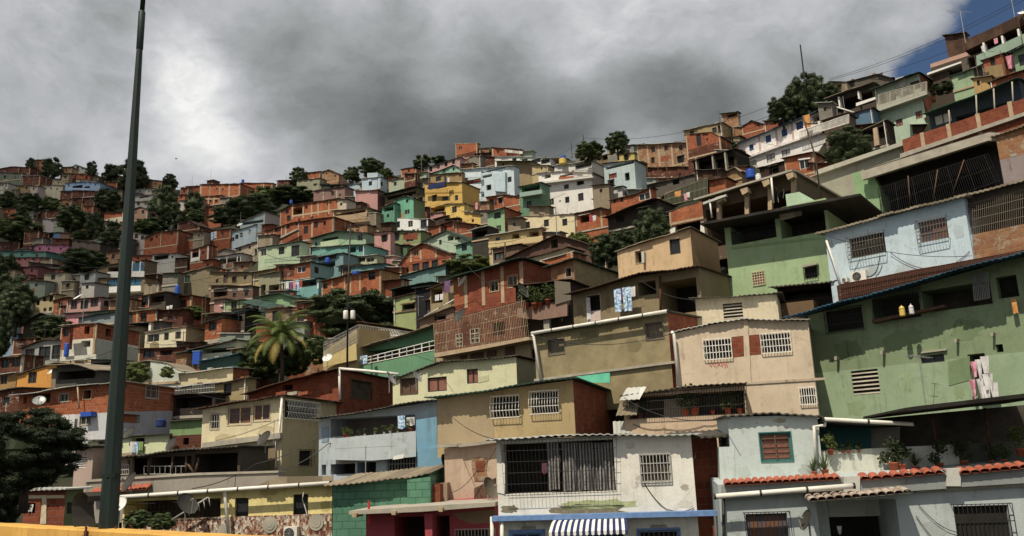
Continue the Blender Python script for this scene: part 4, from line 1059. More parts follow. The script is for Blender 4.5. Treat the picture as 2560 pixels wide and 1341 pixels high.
for x, y0, y1 in ((1850,362,400),(1902,340,384),(1944,322,364),(1984,306,350),(2070,272,300)): cols(h,[x],y0,y1,.28,'#c39a94',.05)
h.pipe([(2068,261),(2142,284)],-1.6,.1,'white','canopy_edge'); h.pipe([(2092,268),(2092,308)],-1.4,.08,'white','post'); h.prism([(1844,399),(1940,364),(2078,318),(2078,323),(1940,370),(1844,405)], -.55, 0, '#dfd6d0', 'ledge')
h.rail((2000,330),(2078,302),(2000,348),(2078,320),-.9,22,1,.035,'concrete','balustrade')
h = FH('small orange brick house with white framed window under the blue roofed house', [(1962,396),(2036,380)], 440, 'bricko', d=92, xs=2072, wins=[(1998,399,2024,422,'n',{'frame':'white'})], roof='tinr'); h.prism([(1995,397),(2026,393),(2026,397),(1995,401)],-.08,0,'white','lintel')
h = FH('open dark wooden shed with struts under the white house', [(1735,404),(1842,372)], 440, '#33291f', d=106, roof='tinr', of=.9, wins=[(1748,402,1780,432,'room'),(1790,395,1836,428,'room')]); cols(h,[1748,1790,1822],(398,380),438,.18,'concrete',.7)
FH('tan earth wall shack beside the blue barrel', [(1796,440),(1840,420),(1854,430)], 452, '#927247', d=96, roof='tint')
FH('dark brown shed between the blue barrel and the orange brick house', [(1900,420),(1962,404)], 446, '#3d2c22', d=94, w=[(1936,424,2,1.2,'open')])
h = FH('small bright brick block beside the laundry cage', [(1772,452),(1814,444)], 482, 'bricko', d=88)
h = FH('caged balcony with pink laundry on the slope', [(1660,494),(1770,448)], 520, '#4c4f38', d=90, wins=[(1668,486,1766,506,'room')], roof='tin', of=.9); h.rail((1662,484),(1768,446),(1662,516),(1768,492),-.9,34,2,.025,'#8c8c70','cage')
h = FH('brick parapet terrace on white columns above the big bush', [(1673,531),(1767,500)], 552, 'bricko', d=74, dep=4, roof='tin', of=.1, ext=.2, )
h.root['label'] = 'brick parapet terrace carried on peeling white columns'
for x in (1682, 1757): h.prism([(x-6,534),(x+6,530),(x+6,584),(x-6,586)], .1, .5, 'white', 'column')
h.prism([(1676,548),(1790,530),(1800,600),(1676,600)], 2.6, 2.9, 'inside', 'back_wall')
# ---------------------------------------------------------------- middle tier, lamp post side
h = FH('yellow tan house with five small windows at the forest edge', [(82,750),(135,736)], 782, '#a59468', w=[(95,757,.9,1.2),(111,749),(128,747,1,1.5),(112,775),(126,773)], xs=160)
FH('brick wing joining the yellow tan house to the dusty pink house', [(135,752),(167,745)], 782, 'brick', w=[(150,766,1.2,1.8)])
h = FH('dusty pink house with three windows and a white dish on its roof', [(167,752),(251,744)], 788, '#aa7f77', xs=287, w=[(185,763,1.5,1.8),(211,762,1.8,1.8),(236,757,1.8,1.8)], swins=[(260,752,272,766,'n')], roof='tinr')
FH('bright pink sheet walled shed under the dusty pink house', [(162,786),(219,781)], 812, '#d68f94', roof=None, d=103)
FH('long blue grey concrete wall terrace beside the lamp post', [(196,796),(287,781)], 812, '#7e8a8c', roof=None, d=98, dep=3, name='terrace_wall', cat='wall')
FH('ochre brick house with white covered windows next to the pole', [(317,742),(374,738)], 780, 'bricko', w=[(334,750,1.8,2),(362,752,1.6,2)])
FH('tan canvas awning hut above the ochre brick house', [(373,738),(414,731)], 770, '#4a4034', roof='tint', of=.8, d=103, wins=[(378,740,410,756,'room')])
h = FH('red brick house with white cloth hung from its window', [(388,754),(478,739)], 784, 'brick', xs=532, w=[(425,761,1.8,1.6),(455,759,1.8,1.6,'n')], roof='tinr', of=.5)
h = FH('orange brick house with a grey balcony along its end wall', [(317,781),(392,774)], 812, 'bricko', xs=452, sidemat='#8d8b80', w=[(359,795,1.4,2)], roof='tint', swins=[(398,780,446,798,'room')]); cols(h,[342,391],(779,774),808,.25)
h = FH('grey gallery floor with a white post below the grey balcony house', [(325,812),(398,804)], 836, '#5f5d57', d=92, xs=430, wins=[(334,808,384,822,'room')], roof='tin', of=.7); cols(h,[380],808,828,.3,'white',.4)
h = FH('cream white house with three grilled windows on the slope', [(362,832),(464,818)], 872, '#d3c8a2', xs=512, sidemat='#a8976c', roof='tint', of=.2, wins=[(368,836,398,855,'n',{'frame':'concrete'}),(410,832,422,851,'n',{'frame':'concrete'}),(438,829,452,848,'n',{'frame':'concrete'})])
h = FH('orange brick turret house with curtained window', [(512,808),(553,796)], 858, 'bricko', xs=602, w=[(532,811,1.6,2.2)], roof='ting', of=.4, d=88); h.prism([(511,852),(600,838),(602,846),(512,862)],-.6,-.1,'concrete','ledge')
h = FH('tall brick and white house split by the lamp post', [(153,816),(237,808)], 905, 'brick', d=80, xs=350, roof='tint', of=.15, rise=0, bands=[(849,'brick'),(None,'#cfccb8')], wins=[(211,816,224,835,'open'),(162,827,169,838,'open'),(203,852,226,868,'room',{'pane':'concrete'})], swins=[(264,822,278,842,'open'),(257,864,272,884,'n')], sidemat=None)
h.side_patch([(238,846),(346,872),(346,905),(238,900)], '#a9aa9c', 'white_storey'); h.prism([(150,893),(240,886),(240,898),(150,905)],-1.0,-.8,'#c5c3b0','balcony_parapet')
cols(h,[154,237],812,850,.25)
FH('narrow brick annex with one small window beside the tall brick and white house', [(154,822),(175,818)], 852, 'brickr', d=78.5, w=[(165,832,1,1.3)], ext=.8, dep=.4)
h = FH('grey white house with boarded upper windows near the orange house', [(52,872),(110,852),(154,850)], 928, '#97968c', d=86, w=[(74,890,1.8,2.4),(111,884,2.2,2.4),(143,880,2,2.4)], roof='tinr')
h = FH('bright orange plaster house with ragged roof edge', [(43,938),(137,909)], 960, '#d18f2c', d=76, xs=146, w=[(81,944,1.4,1.8)], roof='tin', of=.3)
h = FH('dark grey shed with wide tan roof beside the orange plaster house', [(140,914),(200,912),(254,928)], 966, '#55504a', d=72, roof='tint', of=.9, wins=[(146,922,238,948,'room',{'pane':'void'})])
FH('open ground floor with white post under the tall brick and white house', [(226,898),(300,904)], 946, '#77776c', d=78, roof=None, wins=[(232,900,290,922,'room')])
FH('broad olive roofed house by the forest edge', [(58,812),(110,783),(194,810)], 836, '#3b3a26', d=106, roof='tin', of=.8)
FH('dark sheds with blue tarp at the forest edge', [(14,816),(60,806)], 850, '#26303a', d=112, roof='ting')
FH('light blue house half hidden by the dark forest', [(10,838),(44,836)], 880, '#7e93a8', d=108, w=[(22,848),(34,852)])
h = FH('pale green white shed wall with hanging bush beside the lamp post', [(375,903),(410,908),(453,930)], 956, '#bcc2b2', d=71, roof='tint', of=.1, rise=0)
FH('overgrown shed under creepers beside the lamp post', [(305,912),(375,902)], 960, '#5b573f', d=74, roof='tint')
h = FH('long mint white house under a grey awning with the blue cistern', [(465,882),(592,852)], 912, '#c5ccab', d=79, roof='tin', of=.9, wins=[(506,866,588,882,'room',{'pane':'inside'})])
FH('teal roofed shed in front of the mint white house', [(500,904),(598,888)], 934, '#3f5f5a', d=75, roof='tinb', of=.5)
h = FH('long cream house with brick end and pale roof edges', [(450,935),(582,921)], 968, '#c8b98c', d=70, xs=622, sidemat='brick', roof='tinw', of=.4)
h = FH('tan plaster house with one tall window above the cream house', [(537,963),(618,946)], 1018, '#9c8a5c', d=63, xs=640, w=[(569,973,1.1,1.7)], roof='tin')
h = FH('grey caged terrace beneath the long cream house', [(434,972),(536,960)], 996, '#5e5a50', d=65, roof='tinw', of=.3, wins=[(438,966,530,984,'room')]); h.rail((434,968),(536,958),(434,988),(536,980),-.3,26,2,.02,'bars','cage')
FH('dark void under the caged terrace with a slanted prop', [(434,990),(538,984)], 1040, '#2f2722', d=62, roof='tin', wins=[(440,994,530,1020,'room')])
FH('dark old brick house at the edge below the forest', [(-8,900),(55,888)], 950, 'brickd', d=80, w=[(14,908,1.4,1.6),(40,905,1.4,1.6)], roof='tinr')
FH('dark red brick house at the edge beside the orange brick row', [(-10,980),(46,972)], 1064, 'brickd', d=61, roof='tin', w=[(14,1004,1,1.2)])
FH('mustard lean to with white post at the edge', [(-8,940),(40,932)], 976, '#a07a40', d=78, w=[(10,950,1.2,1.4)], roof='tinw')
FH('jumbled brick and board shacks under the cream white house', [(345,874),(470,868)], 916, 'brickd', d=80, roof='tinr', wins=[(400,876,430,888,'open')], w=[(372,886,2,1.2)])
FH('brick block with pale patches beside the blue cistern', [(440,886),(466,882)], 922, 'brickt', d=78, roof=None)
FH('grey green white house behind the turret house', [(608,768),(650,752)], 806, '#9ea198', d=98, w=[(614,781,1,1.8),(640,776,1.6,2)])
FH('dark gallery shed with railing beside the turret house', [(556,790),(612,778)], 830, '#4e4a40', d=95, roof='ting', wins=[(562,792,606,806,'room')])
FH('pink shed among the shacks above the green tarp', [(535,752),(560,748)], 780, '#a8786c', d=100)
FH('small lime green shed with dark door among the shacks', [(560,757),(606,750)], 776, '#8aa06c', d=99, w=[(585,764,1.3,2)])
# ---------------------------------------------------------------- middle tier, centre
h = FH('brick fronted house with shaded window over a laundry balcony', [(697,668),(776,656)], 700, 'bricko', d=106, xs=828, sidemat='#7b9a96', wins=[(742,666,764,682,'n',{'frame':'white'})], swins=[(786,668,797,684,'n')], roof='ting', of=.4)
h.prism([(697,669),(735,664),(735,690),(697,695)], -.03, 0, 'brickd', 'dark_brick_panel')  # panel of darker brick over part of the front
h = FH('aqua painted balcony storey crowded with laundry', [(705,703),(796,697)], 752, '#6aa3a0', d=104, wins=[(708,702,790,718,'room')], roof=None); cols(h,[706,752,795],700,722,.16,'white')
h = FH('olive grey storey house with open ground bays beside the aqua balcony', [(646,688),(700,680)], 744, '#8a876a', d=107, xs=None, wins=[(652,712,664,738,'room'),(672,712,700,738,'room')], roof='tint')
FH('yellow gabled canopy above the olive grey storey', [(634,682),(692,672)], 696, '#a89454', d=112, roof='tint', of=.6)
FH('lime green low house with gently pitched roof', [(648,744),(704,734),(750,748)], 770, '#7da372', d=98, roof='ting', of=.5)
FH('blue teal building with brown upper room and blue bucket', [(778,646),(858,634)], 698, '#6d8f90', d=113, wins=[(796,636,840,650,'n',{'pane':'inside'}),(800,655,838,668,'room')], roof='tinr')
FH('pale green low block with flat top under the pink house', [(888,642),(942,638)], 668, '#a3ab88', d=115, roof='tinw', w=[(904,650,2,1),(926,650,2,1)])
FH('turquoise tin walled shed with brown boards', [(846,668),(960,660)], 696, '#5f8a86', d=110, roof='tin', wins=[(852,670,878,690,'n',{'pane':'wood'})])
FH('pink cabin beside the big red brick gable', [(944,646),(984,640)], 668, '#b07d74', d=116, roof='tinw')
h = FH('big red brick gable house with tan columns', [(1000,664),(1026,626),(1060,609),(1127,634)], 676, 'bricko', d=108, xs=1140, roof='tin', of=.4, wins=[(1034,627,1046,640,'n',{'frame':'frame'})], w=[(1040,669,1.9,2),(1064,664,1.8,2),(1087,658,1.7,2),(1016,674,1.2,1.2),(1090,624,.5)]); cols(h,[1028,1052,1090],(628,622),(662,648),.3); beam(h,(1000,664),(1127,640),.35,'brickr')
h = FH('grey teal sheet parapet under the big red gable', [(1000,692),(1114,662)], 706, '#6b8f8a', d=103, roof=None, dep=3, name='parapet_house', ext=1.5)
h = FH('pale grey green gabled house with twin openings', [(1058,606),(1118,577),(1180,604)], 634, '#a3b59c', d=122, roof='ting', of=.5, wins=[(1119,589,1134,602,'room'),(1137,587,1150,600,'room'),(1098,600,1104,612,'n')])
FH('sea green house with three windows behind the shrub', [(1140,614),(1225,594)], 644, '#659a7e', d=118, roof='ting', of=.4, w=[(1161,618,1.5,1.8),(1187,610,1.4,1.8),(1211,603,1.5,1.9)])
h = FH('orange brick house under a long brown roof', [(1092,567),(1134,553),(1190,562)], 588, 'brick', d=132, roof='tinr', of=.6); cols(h,[1134],553,570,.25)
FH('dark tin shelter with pale edge beside the brown roofed house', [(1180,578),(1222,566)], 600, '#3a372e', d=116, roof='tinw', of=.8, wins=[(1186,578,1218,592,'room')])
FH('dark plum tin shed between the yellow and brick roofs', [(1084,548),(1120,540)], 564, '#43302a', d=142, roof='tinr')
h = FH('long orange brick house with curved roof and tan end', [(804,706),(880,686),(952,674)], 748, 'bricko', d=98, xs=1000, sidemat='#a87c44', roof='tinr', of=.5, w=[(814,716,.9),(930,690,1.6,1.6)]); cols(h,[830,862,900],(702,684),(742,728),.22)
h = FH('salmon brown house with one window behind the palm', [(724,790),(768,775)], 826, '#a07466', d=84, xs=778, w=[(752,794,1.5,2)], roof='tinr')
FH('cream brown wall shed close behind the palm crown', [(664,774),(722,770)], 812, '#8f7458', d=88, roof='tinr', w=[(690,790,1.5,1.8)])
FH('brick wall shack beside the palm trunk', [(640,812),(684,806)], 846, 'brick', d=86, roof='tin')
FH('brick hut with red boards beside the palm', [(724,864),(766,856)], 880, 'brickr', d=80, roof='tint')
FH('orange brick sheds under a rusty roof beside the dark tree', [(756,760),(816,754)], 788, 'brick', d=94, roof='ting', of=.5)
h = FH('lime plank terrace house above the plants', [(984,748),(1041,734)], 776, '#98a465', d=82, roof=None, wins=[(1008,762,1036,774,'room')])
FH('dark veranda with white chair above the lime terrace', [(980,726),(1080,706)], 750, '#3c3b33', d=84, roof='ting', of=.6, wins=[(986,722,1036,744,'room')])
h = FH('tan terrace house with draped blanket and pale laundry', [(1076,722),(1134,704)], 782, '#93805a', d=74, roof='tinr', wins=[(1078,722,1106,758,'room')])
h.gutter((1060,792),(1138,748),-.5,.06)
FH('pink brown shed under the white gutter', [(1050,800),(1136,768)], 830, '#7d6453', d=70, roof=None, w=[(1100,788,2,1.4,'open')])
h = FH('black netting shelter beside the lime terrace', [(1040,722),(1076,716)], 775, '#1d1f22', d=78, roof='ting')
# ---------------------------------------------------------------- upper slope beyond the blue house
h = House('top house with brown slanted roof and long pale green balcony', [(2404,150),(2480,118),(2566,82)], 172, '#5c5246', d=92, psi=-46, roof=None, wins=[(2420,126,2545,160,'room',{'dep':1.8})], name='painted_house')
h.prism([(2412,128),(2414,100),(2490,66),(2568,28),(2568,58),(2500,88)], -.9, 4, 'tinr', 'roof'); h.prism([(2440,140),(2566,82),(2566,106),(2442,166)], -1.3,-1.15,'#8ba28c','balcony_parapet'); cols(h,[2470,2516,2556],(112,78),(140,104),.2,'white',1.0)
h = House('salmon parapet house over a dark open floor near the sky', [(2328,160),(2424,128)], 196, '#b98f7c', d=98, psi=-44, roof=None, wins=[(2372,160,2420,182,'room')], bands=[(154,'#b98f7c'),(None,'#4a3c30')])
h.prism([(2318,183),(2425,146),(2425,150),(2318,188)],-.6,2,'white','slab')
FH('brick hut on the roof line above the salmon parapet', [(2396,118),(2420,110)], 134, 'brickd', d=99)
FH('pale green wall below the salmon parapet house', [(2380,192),(2464,160)], 218, '#8fa97e', d=94, w=[(2446,182,2.6,2,'open')], roof='ting')
h = FH('tan and brick shack with a small window near the pink bedspread', [(2461,150),(2512,132)], 206, 'brick', d=88, w=[(2482,157,1.3,1.8)], roof=None); h.prism([(2462,168),(2508,160),(2510,190),(2464,198)],-.03,0,'#8d7448','plaster_patch')
FH('green house at the frame edge with dark green roof', [(2538,128),(2570,114)], 204, '#7fa078', d=86, roof='ting', of=.8, w=[(2556,150,2,2)])
FH('mustard house end with white junk under the green wall', [(2434,196),(2478,190)], 226, '#b08a4a', d=86, w=[(2446,208,.8)], roof='tint')
FH('brick terrace wall under the tan and brick shack', [(2476,206),(2560,176)], 232, 'brick', d=82, roof=None, dep=3)
h = FH('pale green two storey house with green roof and white balustrade', [(2194,222),(2310,180)], 345, '#a7bca2', d=100, psi=-42, xs=2384, sidemat='brick', roof='ting', of=1.2, rise=.1, wins=[(2198,236,2216,262,'room'),(2222,230,2240,262,'room'),(2276,203,2300,224,'n'),(2240,298,2257,316,'n',{'pane':'redwood'}),(2289,278,2306,297,'n',{'pane':'redwood'})], ext=6)
h.prism([(2192,265),(2318,226),(2318,236),(2192,280)],-1.1,-.0,'#a9a896','balcony_slab'); h.rail((2196,238),(2316,205),(2196,268),(2316,232),-1.05,40,1,.045,'concrete','balustrade',10)
h.side_patch([(2316,186),(2376,214),(2374,236),(2316,208)],'#9a7f52','plaster_upper'); h.prism([(2238,196),(2264,190),(2264,215),(2240,222)],-.15,-.1,'tinw','louver_panel')
FH('grey and brick house with flat roof on the skyline behind the veranda', [(2117,205),(2196,186),(2232,194)], 226, '#5b5246', d=112, roof='tin', w=[(2130,208,1.6,2)])
h = FH('wide roofed veranda house with white post and white beam', [(2076,246),(2190,206)], 290, '#4d443a', d=106, psi=-42, roof='tint', of=1.4, wins=[(2092,240,2184,270,'room',{'dep':3})]); cols(h,[2106,2154],(246,232),(272,252),.2,'white',.9)
h.prism([(2140,258),(2196,240),(2196,246),(2140,266)],-.9,-.7,'white','beam')
FH('blue grey wall terrace in front of the wide veranda', [(2120,288),(2184,270)], 330, '#4d6f86', d=100, roof=None, dep=3)
h = FH('terrace with white balustrade beside the blue grey wall', [(2060,302),(2122,282)], 340, '#6f5a48', d=98, roof=None, dep=3); h.rail((2050,312),(2122,286),(2050,330),(2122,308),-.3,24,1,.04,'white','balustrade')
h = FH('open concrete frame with a tilted column beside the round tree', [(2150,330),(2218,300)], 372, '#3b3128', d=92, roof='tint', of=.3, wins=[(2156,322,2212,352,'room')]); h.prism([(2182,322),(2192,318),(2198,362),(2186,366)],-.5,-.1,'frame','column')
# awning terrace on the long brick parapet
h = House('long brick parapet terrace with concrete posts', [(2258,349),(2400,302),(2580,240)], 388, 'brickr', d=64, psi=-46, roof=None, dep=2.5, ext=.3, name='brick_terrace')
for x, yt, yb in ((2312,330,384),(2378,308,362),(2452,282,336),(2532,252,304)):
    u, z0 = h.uv(x, yb); z1 = h.uv(x, yt)[1]; mb = MB(); mb.box(u-.15,u+.15,-.04,.1,z0,z1); mb.build('column','frame',h.root)
h.prism([(2250,385),(2580,274),(2580,283),(2250,396)],-.3,9,'concrete','floor_slab')
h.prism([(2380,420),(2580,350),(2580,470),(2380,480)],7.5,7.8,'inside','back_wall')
h = House('blue green tarpaulin awning house above the brick parapet', [(2326,284),(2440,244),(2560,196)], 345, '#31404a', d=70, psi=-46, roof='tarp', of=1.4, wins=[(2334,284,2380,310,'n',{'pane':'tinw'}),(2388,272,2530,310,'room',{'dep':2.5,'pane':'blueglass'})], rjit=.4)
for x, y0, y1 in ((2372,276,330),(2440,238,322),(2484,222,300),(2530,205,276)): h.pipe([(x,y0),(x+4,y1)],-1.6,.06,'concrete','post',6)
h = House('concrete roof beam house below the round tree', [(2036,442),(2150,402),(2262,362)], 470, '#9c9a84', d=72, psi=-46, roof='tinw', of=.2, rise=0)
h.prism([(2040,426),(2262,352),(2262,362),(2040,438)],-.5,1.0,'#b0ac98','roof_beam')
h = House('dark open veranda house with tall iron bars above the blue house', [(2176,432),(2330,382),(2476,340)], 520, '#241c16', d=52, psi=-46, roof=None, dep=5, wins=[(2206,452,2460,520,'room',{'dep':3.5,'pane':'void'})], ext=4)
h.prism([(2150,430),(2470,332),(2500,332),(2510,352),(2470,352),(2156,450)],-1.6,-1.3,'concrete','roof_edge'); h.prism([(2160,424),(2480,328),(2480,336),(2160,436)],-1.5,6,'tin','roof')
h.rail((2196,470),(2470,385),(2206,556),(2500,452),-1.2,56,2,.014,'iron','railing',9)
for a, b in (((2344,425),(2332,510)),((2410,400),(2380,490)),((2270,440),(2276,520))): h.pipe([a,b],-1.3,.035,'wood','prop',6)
h = House('pale green pillar house between the veranda and the green house', [(2140,432),(2176,424),(2206,470)], 566, '#83a472', d=54, psi=-40, roof=None, dep=4, ext=3)
h = House('brick and lilac wall house at the frame edge', [(2500,338),(2575,312)], 470, '#8d7a74', d=47, psi=-44, roof='tint', bands=[(392,'brickt'),(None,'#8d7f7c')], wins=[(2528,384,2540,392,'v')])
# open concrete floor
h = House('unfinished open concrete floor on slender columns', [(1757,500),(1870,466),(1992,430)], 560, '#5d4a36', d=68, psi=-40, xs=2110, sidemat='#6a5a3e', roof='concrete', of=1.0, th=.16, rise=0, rjit=.2, corr=False, wins=[(1766,500,1985,600,'room',{'dep':4,'pane':'brickd'})], ext=2.5)
for x, y0, y1 in ((1796,500,560),(1866,476,548),(1924,458,540),(1982,440,520)): h.prism([(x-5,y0),(x+5,y0-3),(x+6,y1),(x-4,y1)],-.3,.0,'frame','column')
for x, y in ((1800,502),(1862,482),(1916,462),(1976,444)): h.prism([(x-12,y-8),(x+6,y-14),(x+8,y-2),(x-6,y+6)],-1.0,-.3,'frame','beam_end')
h.prism([(1757,506),(1815,486),(1815,491),(1757,512)],-1.2,-.9,'tinw','fascia'); h.pipe([(1928,445),(1934,508)],-1.1,.08,'pvc','drain_pipe'); h.pipe([(1774,500),(1780,545)],-1.1,.07,'pvc','drain_pipe')
h = House('pale green sloping roof room beside the utility pole', [(1967,486),(1998,480),(2048,506)], 545, '#a8c3a0', d=60, psi=-30, roof=None, dep=3)
# ---------------------------------------------------------------- near houses
# white house with curtains, blue ledge, striped awning
h = House('white house with a caged curtain balcony above a blue ledge', [(1243,1099),(1540,1090),(1735,1087)], 1283, '#dfdacb', d=28, psi=-6, dep=6, ext=3.2, roof='tinw', of=.42, osd=.3, th=.03, rise=.02, name='white_house',
  wins=[(1254,1104,1537,1232,'room',{'dep':1.5,'pane':'void'}),(1604,1139,1673,1202,'g',{'n':9,'m':3,'off':.06,'frame':'bars','fw':.05,'pane':'inside'}),
        (1283,1334,1355,1420,'n',{'frame':'blue','fw':.12}),(1466,1318,1562,1430,'door',{'pane':'void'}),(1604,1330,1695,1420,'g',{'frame':'blue','fw':.12,'gm':'iron','n':8}),
        (1305,1318,1337,1330,'v'),(1628,1315,1666,1327,'v')])
WH = h
h.rail((1250,1101),(1541,1093),(1262,1240),(1541,1230),-.26,30,5,.006,'iron','balcony_grille')
h.prism([(1229,1292),(1792,1277),(1793,1290),(1229,1304)],-.42,-.005,'blue','ledge')
h.prism([(1243,1232),(1262,1236),(1262,1160),(1243,1150)],-.03,.0,'#dfdacb','corner_pier')
mb = MB(); n = 26
TL, TR, BL, BR = [Vector(h.P(*p)) for p in ((1392,1303,-.02),(1566,1299,-.02),(1372,1331,-1.0),(1570,1325,-1.0))]
TL.y = TR.y = -.02
def aw(u, g): 
    p = TL.lerp(TR, u).lerp(BL.lerp(BR, u), g); p.z += .16 * math.sin(math.pi * g); return p
for k in range(n):
    for j in range(5):
        q = [aw(k / n, j / 5), aw((k + 1) / n, j / 5), aw((k + 1) / n, (j + 1) / 5), aw(k / n, (j + 1) / 5)]
        mb.face(q[::-1], k % 2); mb.face([p - Vector((0, 0, .015)) for p in q], k % 2)
    b0, b1 = aw(k / n, 1), aw((k + 1) / n, 1); dn = Vector((0, 0, -.1)); mid = (b0 + b1) / 2 + dn * 1.4
    mb.face([b0, b0 + dn, mid, b1 + dn, b1], k % 2); mb.face([p + Vector((0, .012, 0)) for p in (b1, b1 + dn, mid, b0 + dn, b0)], k % 2)
mb.build('awning', ['white', 'navy'], h.root)
for i, (a, b, y) in enumerate(((1366,1397,1228),(1402,1440,1231),(1438,1480,1230),(1477,1537,1229))):
    pleat(h, a, 1108, b, y, .07 + .03 * (i % 2), ['grey striped curtain with red fold beside the dark half of the balcony', 'narrow grey striped curtain next to the red folded curtain', 'grey striped curtain gathered at its hem in the middle of the balcony', 'widest grey striped curtain against the white wall'][i])
cloth(h, 1354, 1158, 1369, 1184, .3, 'clothp', 'small crimson towel hung beside the striped curtains', 'towel')
b = House('raw brick side wall between the white house and the pale blue house', [(1734,1093),(1800,1092)], 1280, 'brickr', d=28.9, psi=-6, dep=4, ext=2, roof='tin', of=1.0, osd=.5, name='brick_annex', cat='annex')
for x in (1230, 1255): h.pipe([(x,1292),(x,1420)],-.3,.06,'pvc','drain_pipe')
cable([h.W(1608,1204,-.02),h.W(1664,1272,-.03),h.W(1735,1270,-.03)],'thin cable drooping from the barred window of the white house',.012,.1)
# pale blue grey house
h = House('pale blue grey house with a red brown shutter window', [(1826,1043),(1940,1040),(2052,1042)], 1205, '#b9c3bd', d=27.5, psi=-9, dep=5, ext=2, roof='tin', of=.25, osd=.15, th=.04, rise=.02, name='blue_grey_house',
  wins=[(1901,1082,1979,1153,'sh',{'pane':'redwood','frame':'teal','fw':.03})])
g = MB(); (a, z1), (c, z0) = h.uv(1903,1084), h.uv(1977,1150)
for k in range(1, 5): z = z0 + (z1 - z0) * k / 5; g.box(a, c, .03, .06, z - .02, z + .02)
g.box((a + c) / 2 - .02, (a + c) / 2 + .02, .025, .055, z0, z1); g.build('shutter_bars', 'wood', h.root)
h.prism([(1797,1118),(1836,1117),(1838,1206),(1801,1206)],-.02,2.0,'#b9c3bd','low_wing')
h.pipe([(2064,1050),(2062,1064),(2036,1066),(2040,1150)],-.12,.055,'pvc','drain_pipe')
BG = h
# its terrace
t = House('shaded terrace with teal wall and white parapet beside the pale blue house', [(2058,1128),(2180,1122),(2400,1112)], 1205, '#c3c5b6', d=27.2, psi=-10, dep=.2, ext=1, roof=None, name='terrace_house', cat='terrace')
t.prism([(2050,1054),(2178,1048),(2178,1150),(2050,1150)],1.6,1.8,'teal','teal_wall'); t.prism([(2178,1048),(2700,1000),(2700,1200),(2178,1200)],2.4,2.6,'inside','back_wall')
t.prism([(2056,1044),(2180,1054),(2290,1058),(2290,1062),(2180,1062),(2056,1054)],-.5,2.6,'tin','lean_to_roof')
t.gutter((2058,1048),(2286,1061),-.55,.06)
t.prism([(2262,1020),(2290,1016),(2580,982),(2700,970),(2700,980),(2580,992),(2290,1026),(2262,1026)],-2.4,3.2,'darkroof','roof')
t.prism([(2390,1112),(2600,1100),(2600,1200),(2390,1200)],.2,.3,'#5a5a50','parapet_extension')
for x, a, b_ in ((2330,1040,1132),(2462,1020,1130)): t.pipe([(x,a),(x+14,b_)],-.2,.035,'rust','post',6)
t.prism([(2178,1070),(2250,1066),(2250,1140),(2178,1140)],2.0,2.05,'concrete','rough_wall')
for i, (x, y, o, s_, l, k, m_) in enumerate([(2078,1138,-.25,.5,'yellow green bush in a pot at the teal wall','bush','leafl'),(2108,1134,-.1,.22,'small clay pot beside the yellow green bush','bush','leafd'),(2122,1134,-.1,.26,'larger clay pot with thin plant on the white parapet','bush','leafd'),(2148,1132,-.1,.25,'black trough plant on the white parapet','bush','leafd'),
   (2036,1192,-.5,.45,'spiky grass plant at the end of the clay tiles','spike','leafm'),(2064,1190,-.5,.55,'taller spiky plant in front of the white parapet','spike','leafm'),(2236,1178,-.4,.75,'tall cactus like plant against the white parapet','bush','leafd'),(2258,1178,-.4,.6,'bushy dark plant beside the tall cactus','bush','leafd'),(2290,1180,-.4,.5,'low spiky plant at the shaded end of the parapet','spike','leafd'),
   (2350,1175,-.4,.6,'dark shrub in the deep shade of the terrace','bush','leafd'),(2412,1170,-.3,.6,'leafy plant beside the row of clay pots','bush','leafd'),(2480,1165,-.3,.45,'clay pot plant in the shaded row','bush','leafd'),(2512,1163,-.3,.45,'second clay pot plant in the shaded row with wide leaves','bush','leafm'),(2552,1140,-.3,.6,'light green plant at the frame edge','bush','leafl')]):
    potted(t, x, y, o, s_, l, k, m_)
# grey lower house with clay tile ledge
h = House('grey ground floor house with a clay tile ledge and dark doorway', [(1800,1212),(2110,1196),(2600,1160)], 1345, '#b0bab8', d=25.5, psi=-8, dep=5, ext=2.2, roof=None, name='grey_house',
  wins=[(1870,1284,1975,1430,'g',{'gm':'iron','n':11,'m':4,'off':.22,'r':.009,'pane':'orangeglass'}),(2050,1250,2252,1440,'room',{'dep':2.2,'pane':'void'}),(2394,1264,2532,1430,'g',{'gm':'iron','n':13,'m':4,'off':.2,'r':.009})])
GH = h
h.prism([(1806,1216),(2105,1200),(2105,1226),(1806,1244)],-.25,-.02,'#8d9290','ledge_wall'); h.prism([(2150,1202),(2368,1184),(2368,1222),(2150,1236)],-.25,-.02,'#8b908e','ledge_wall'); h.prism([(2402,1184),(2600,1166),(2600,1206),(2402,1218)],-.25,-.02,'#8b908e','ledge_wall')
h.prism([(2110,1192),(2150,1190),(2150,1240),(2110,1240)],-.32,-.02,'#bcbbb0','ledge_pier'); h.prism([(2366,1172),(2402,1170),(2402,1216),(2366,1216)],-.32,-.02,'#bcbbb0','ledge_pier')
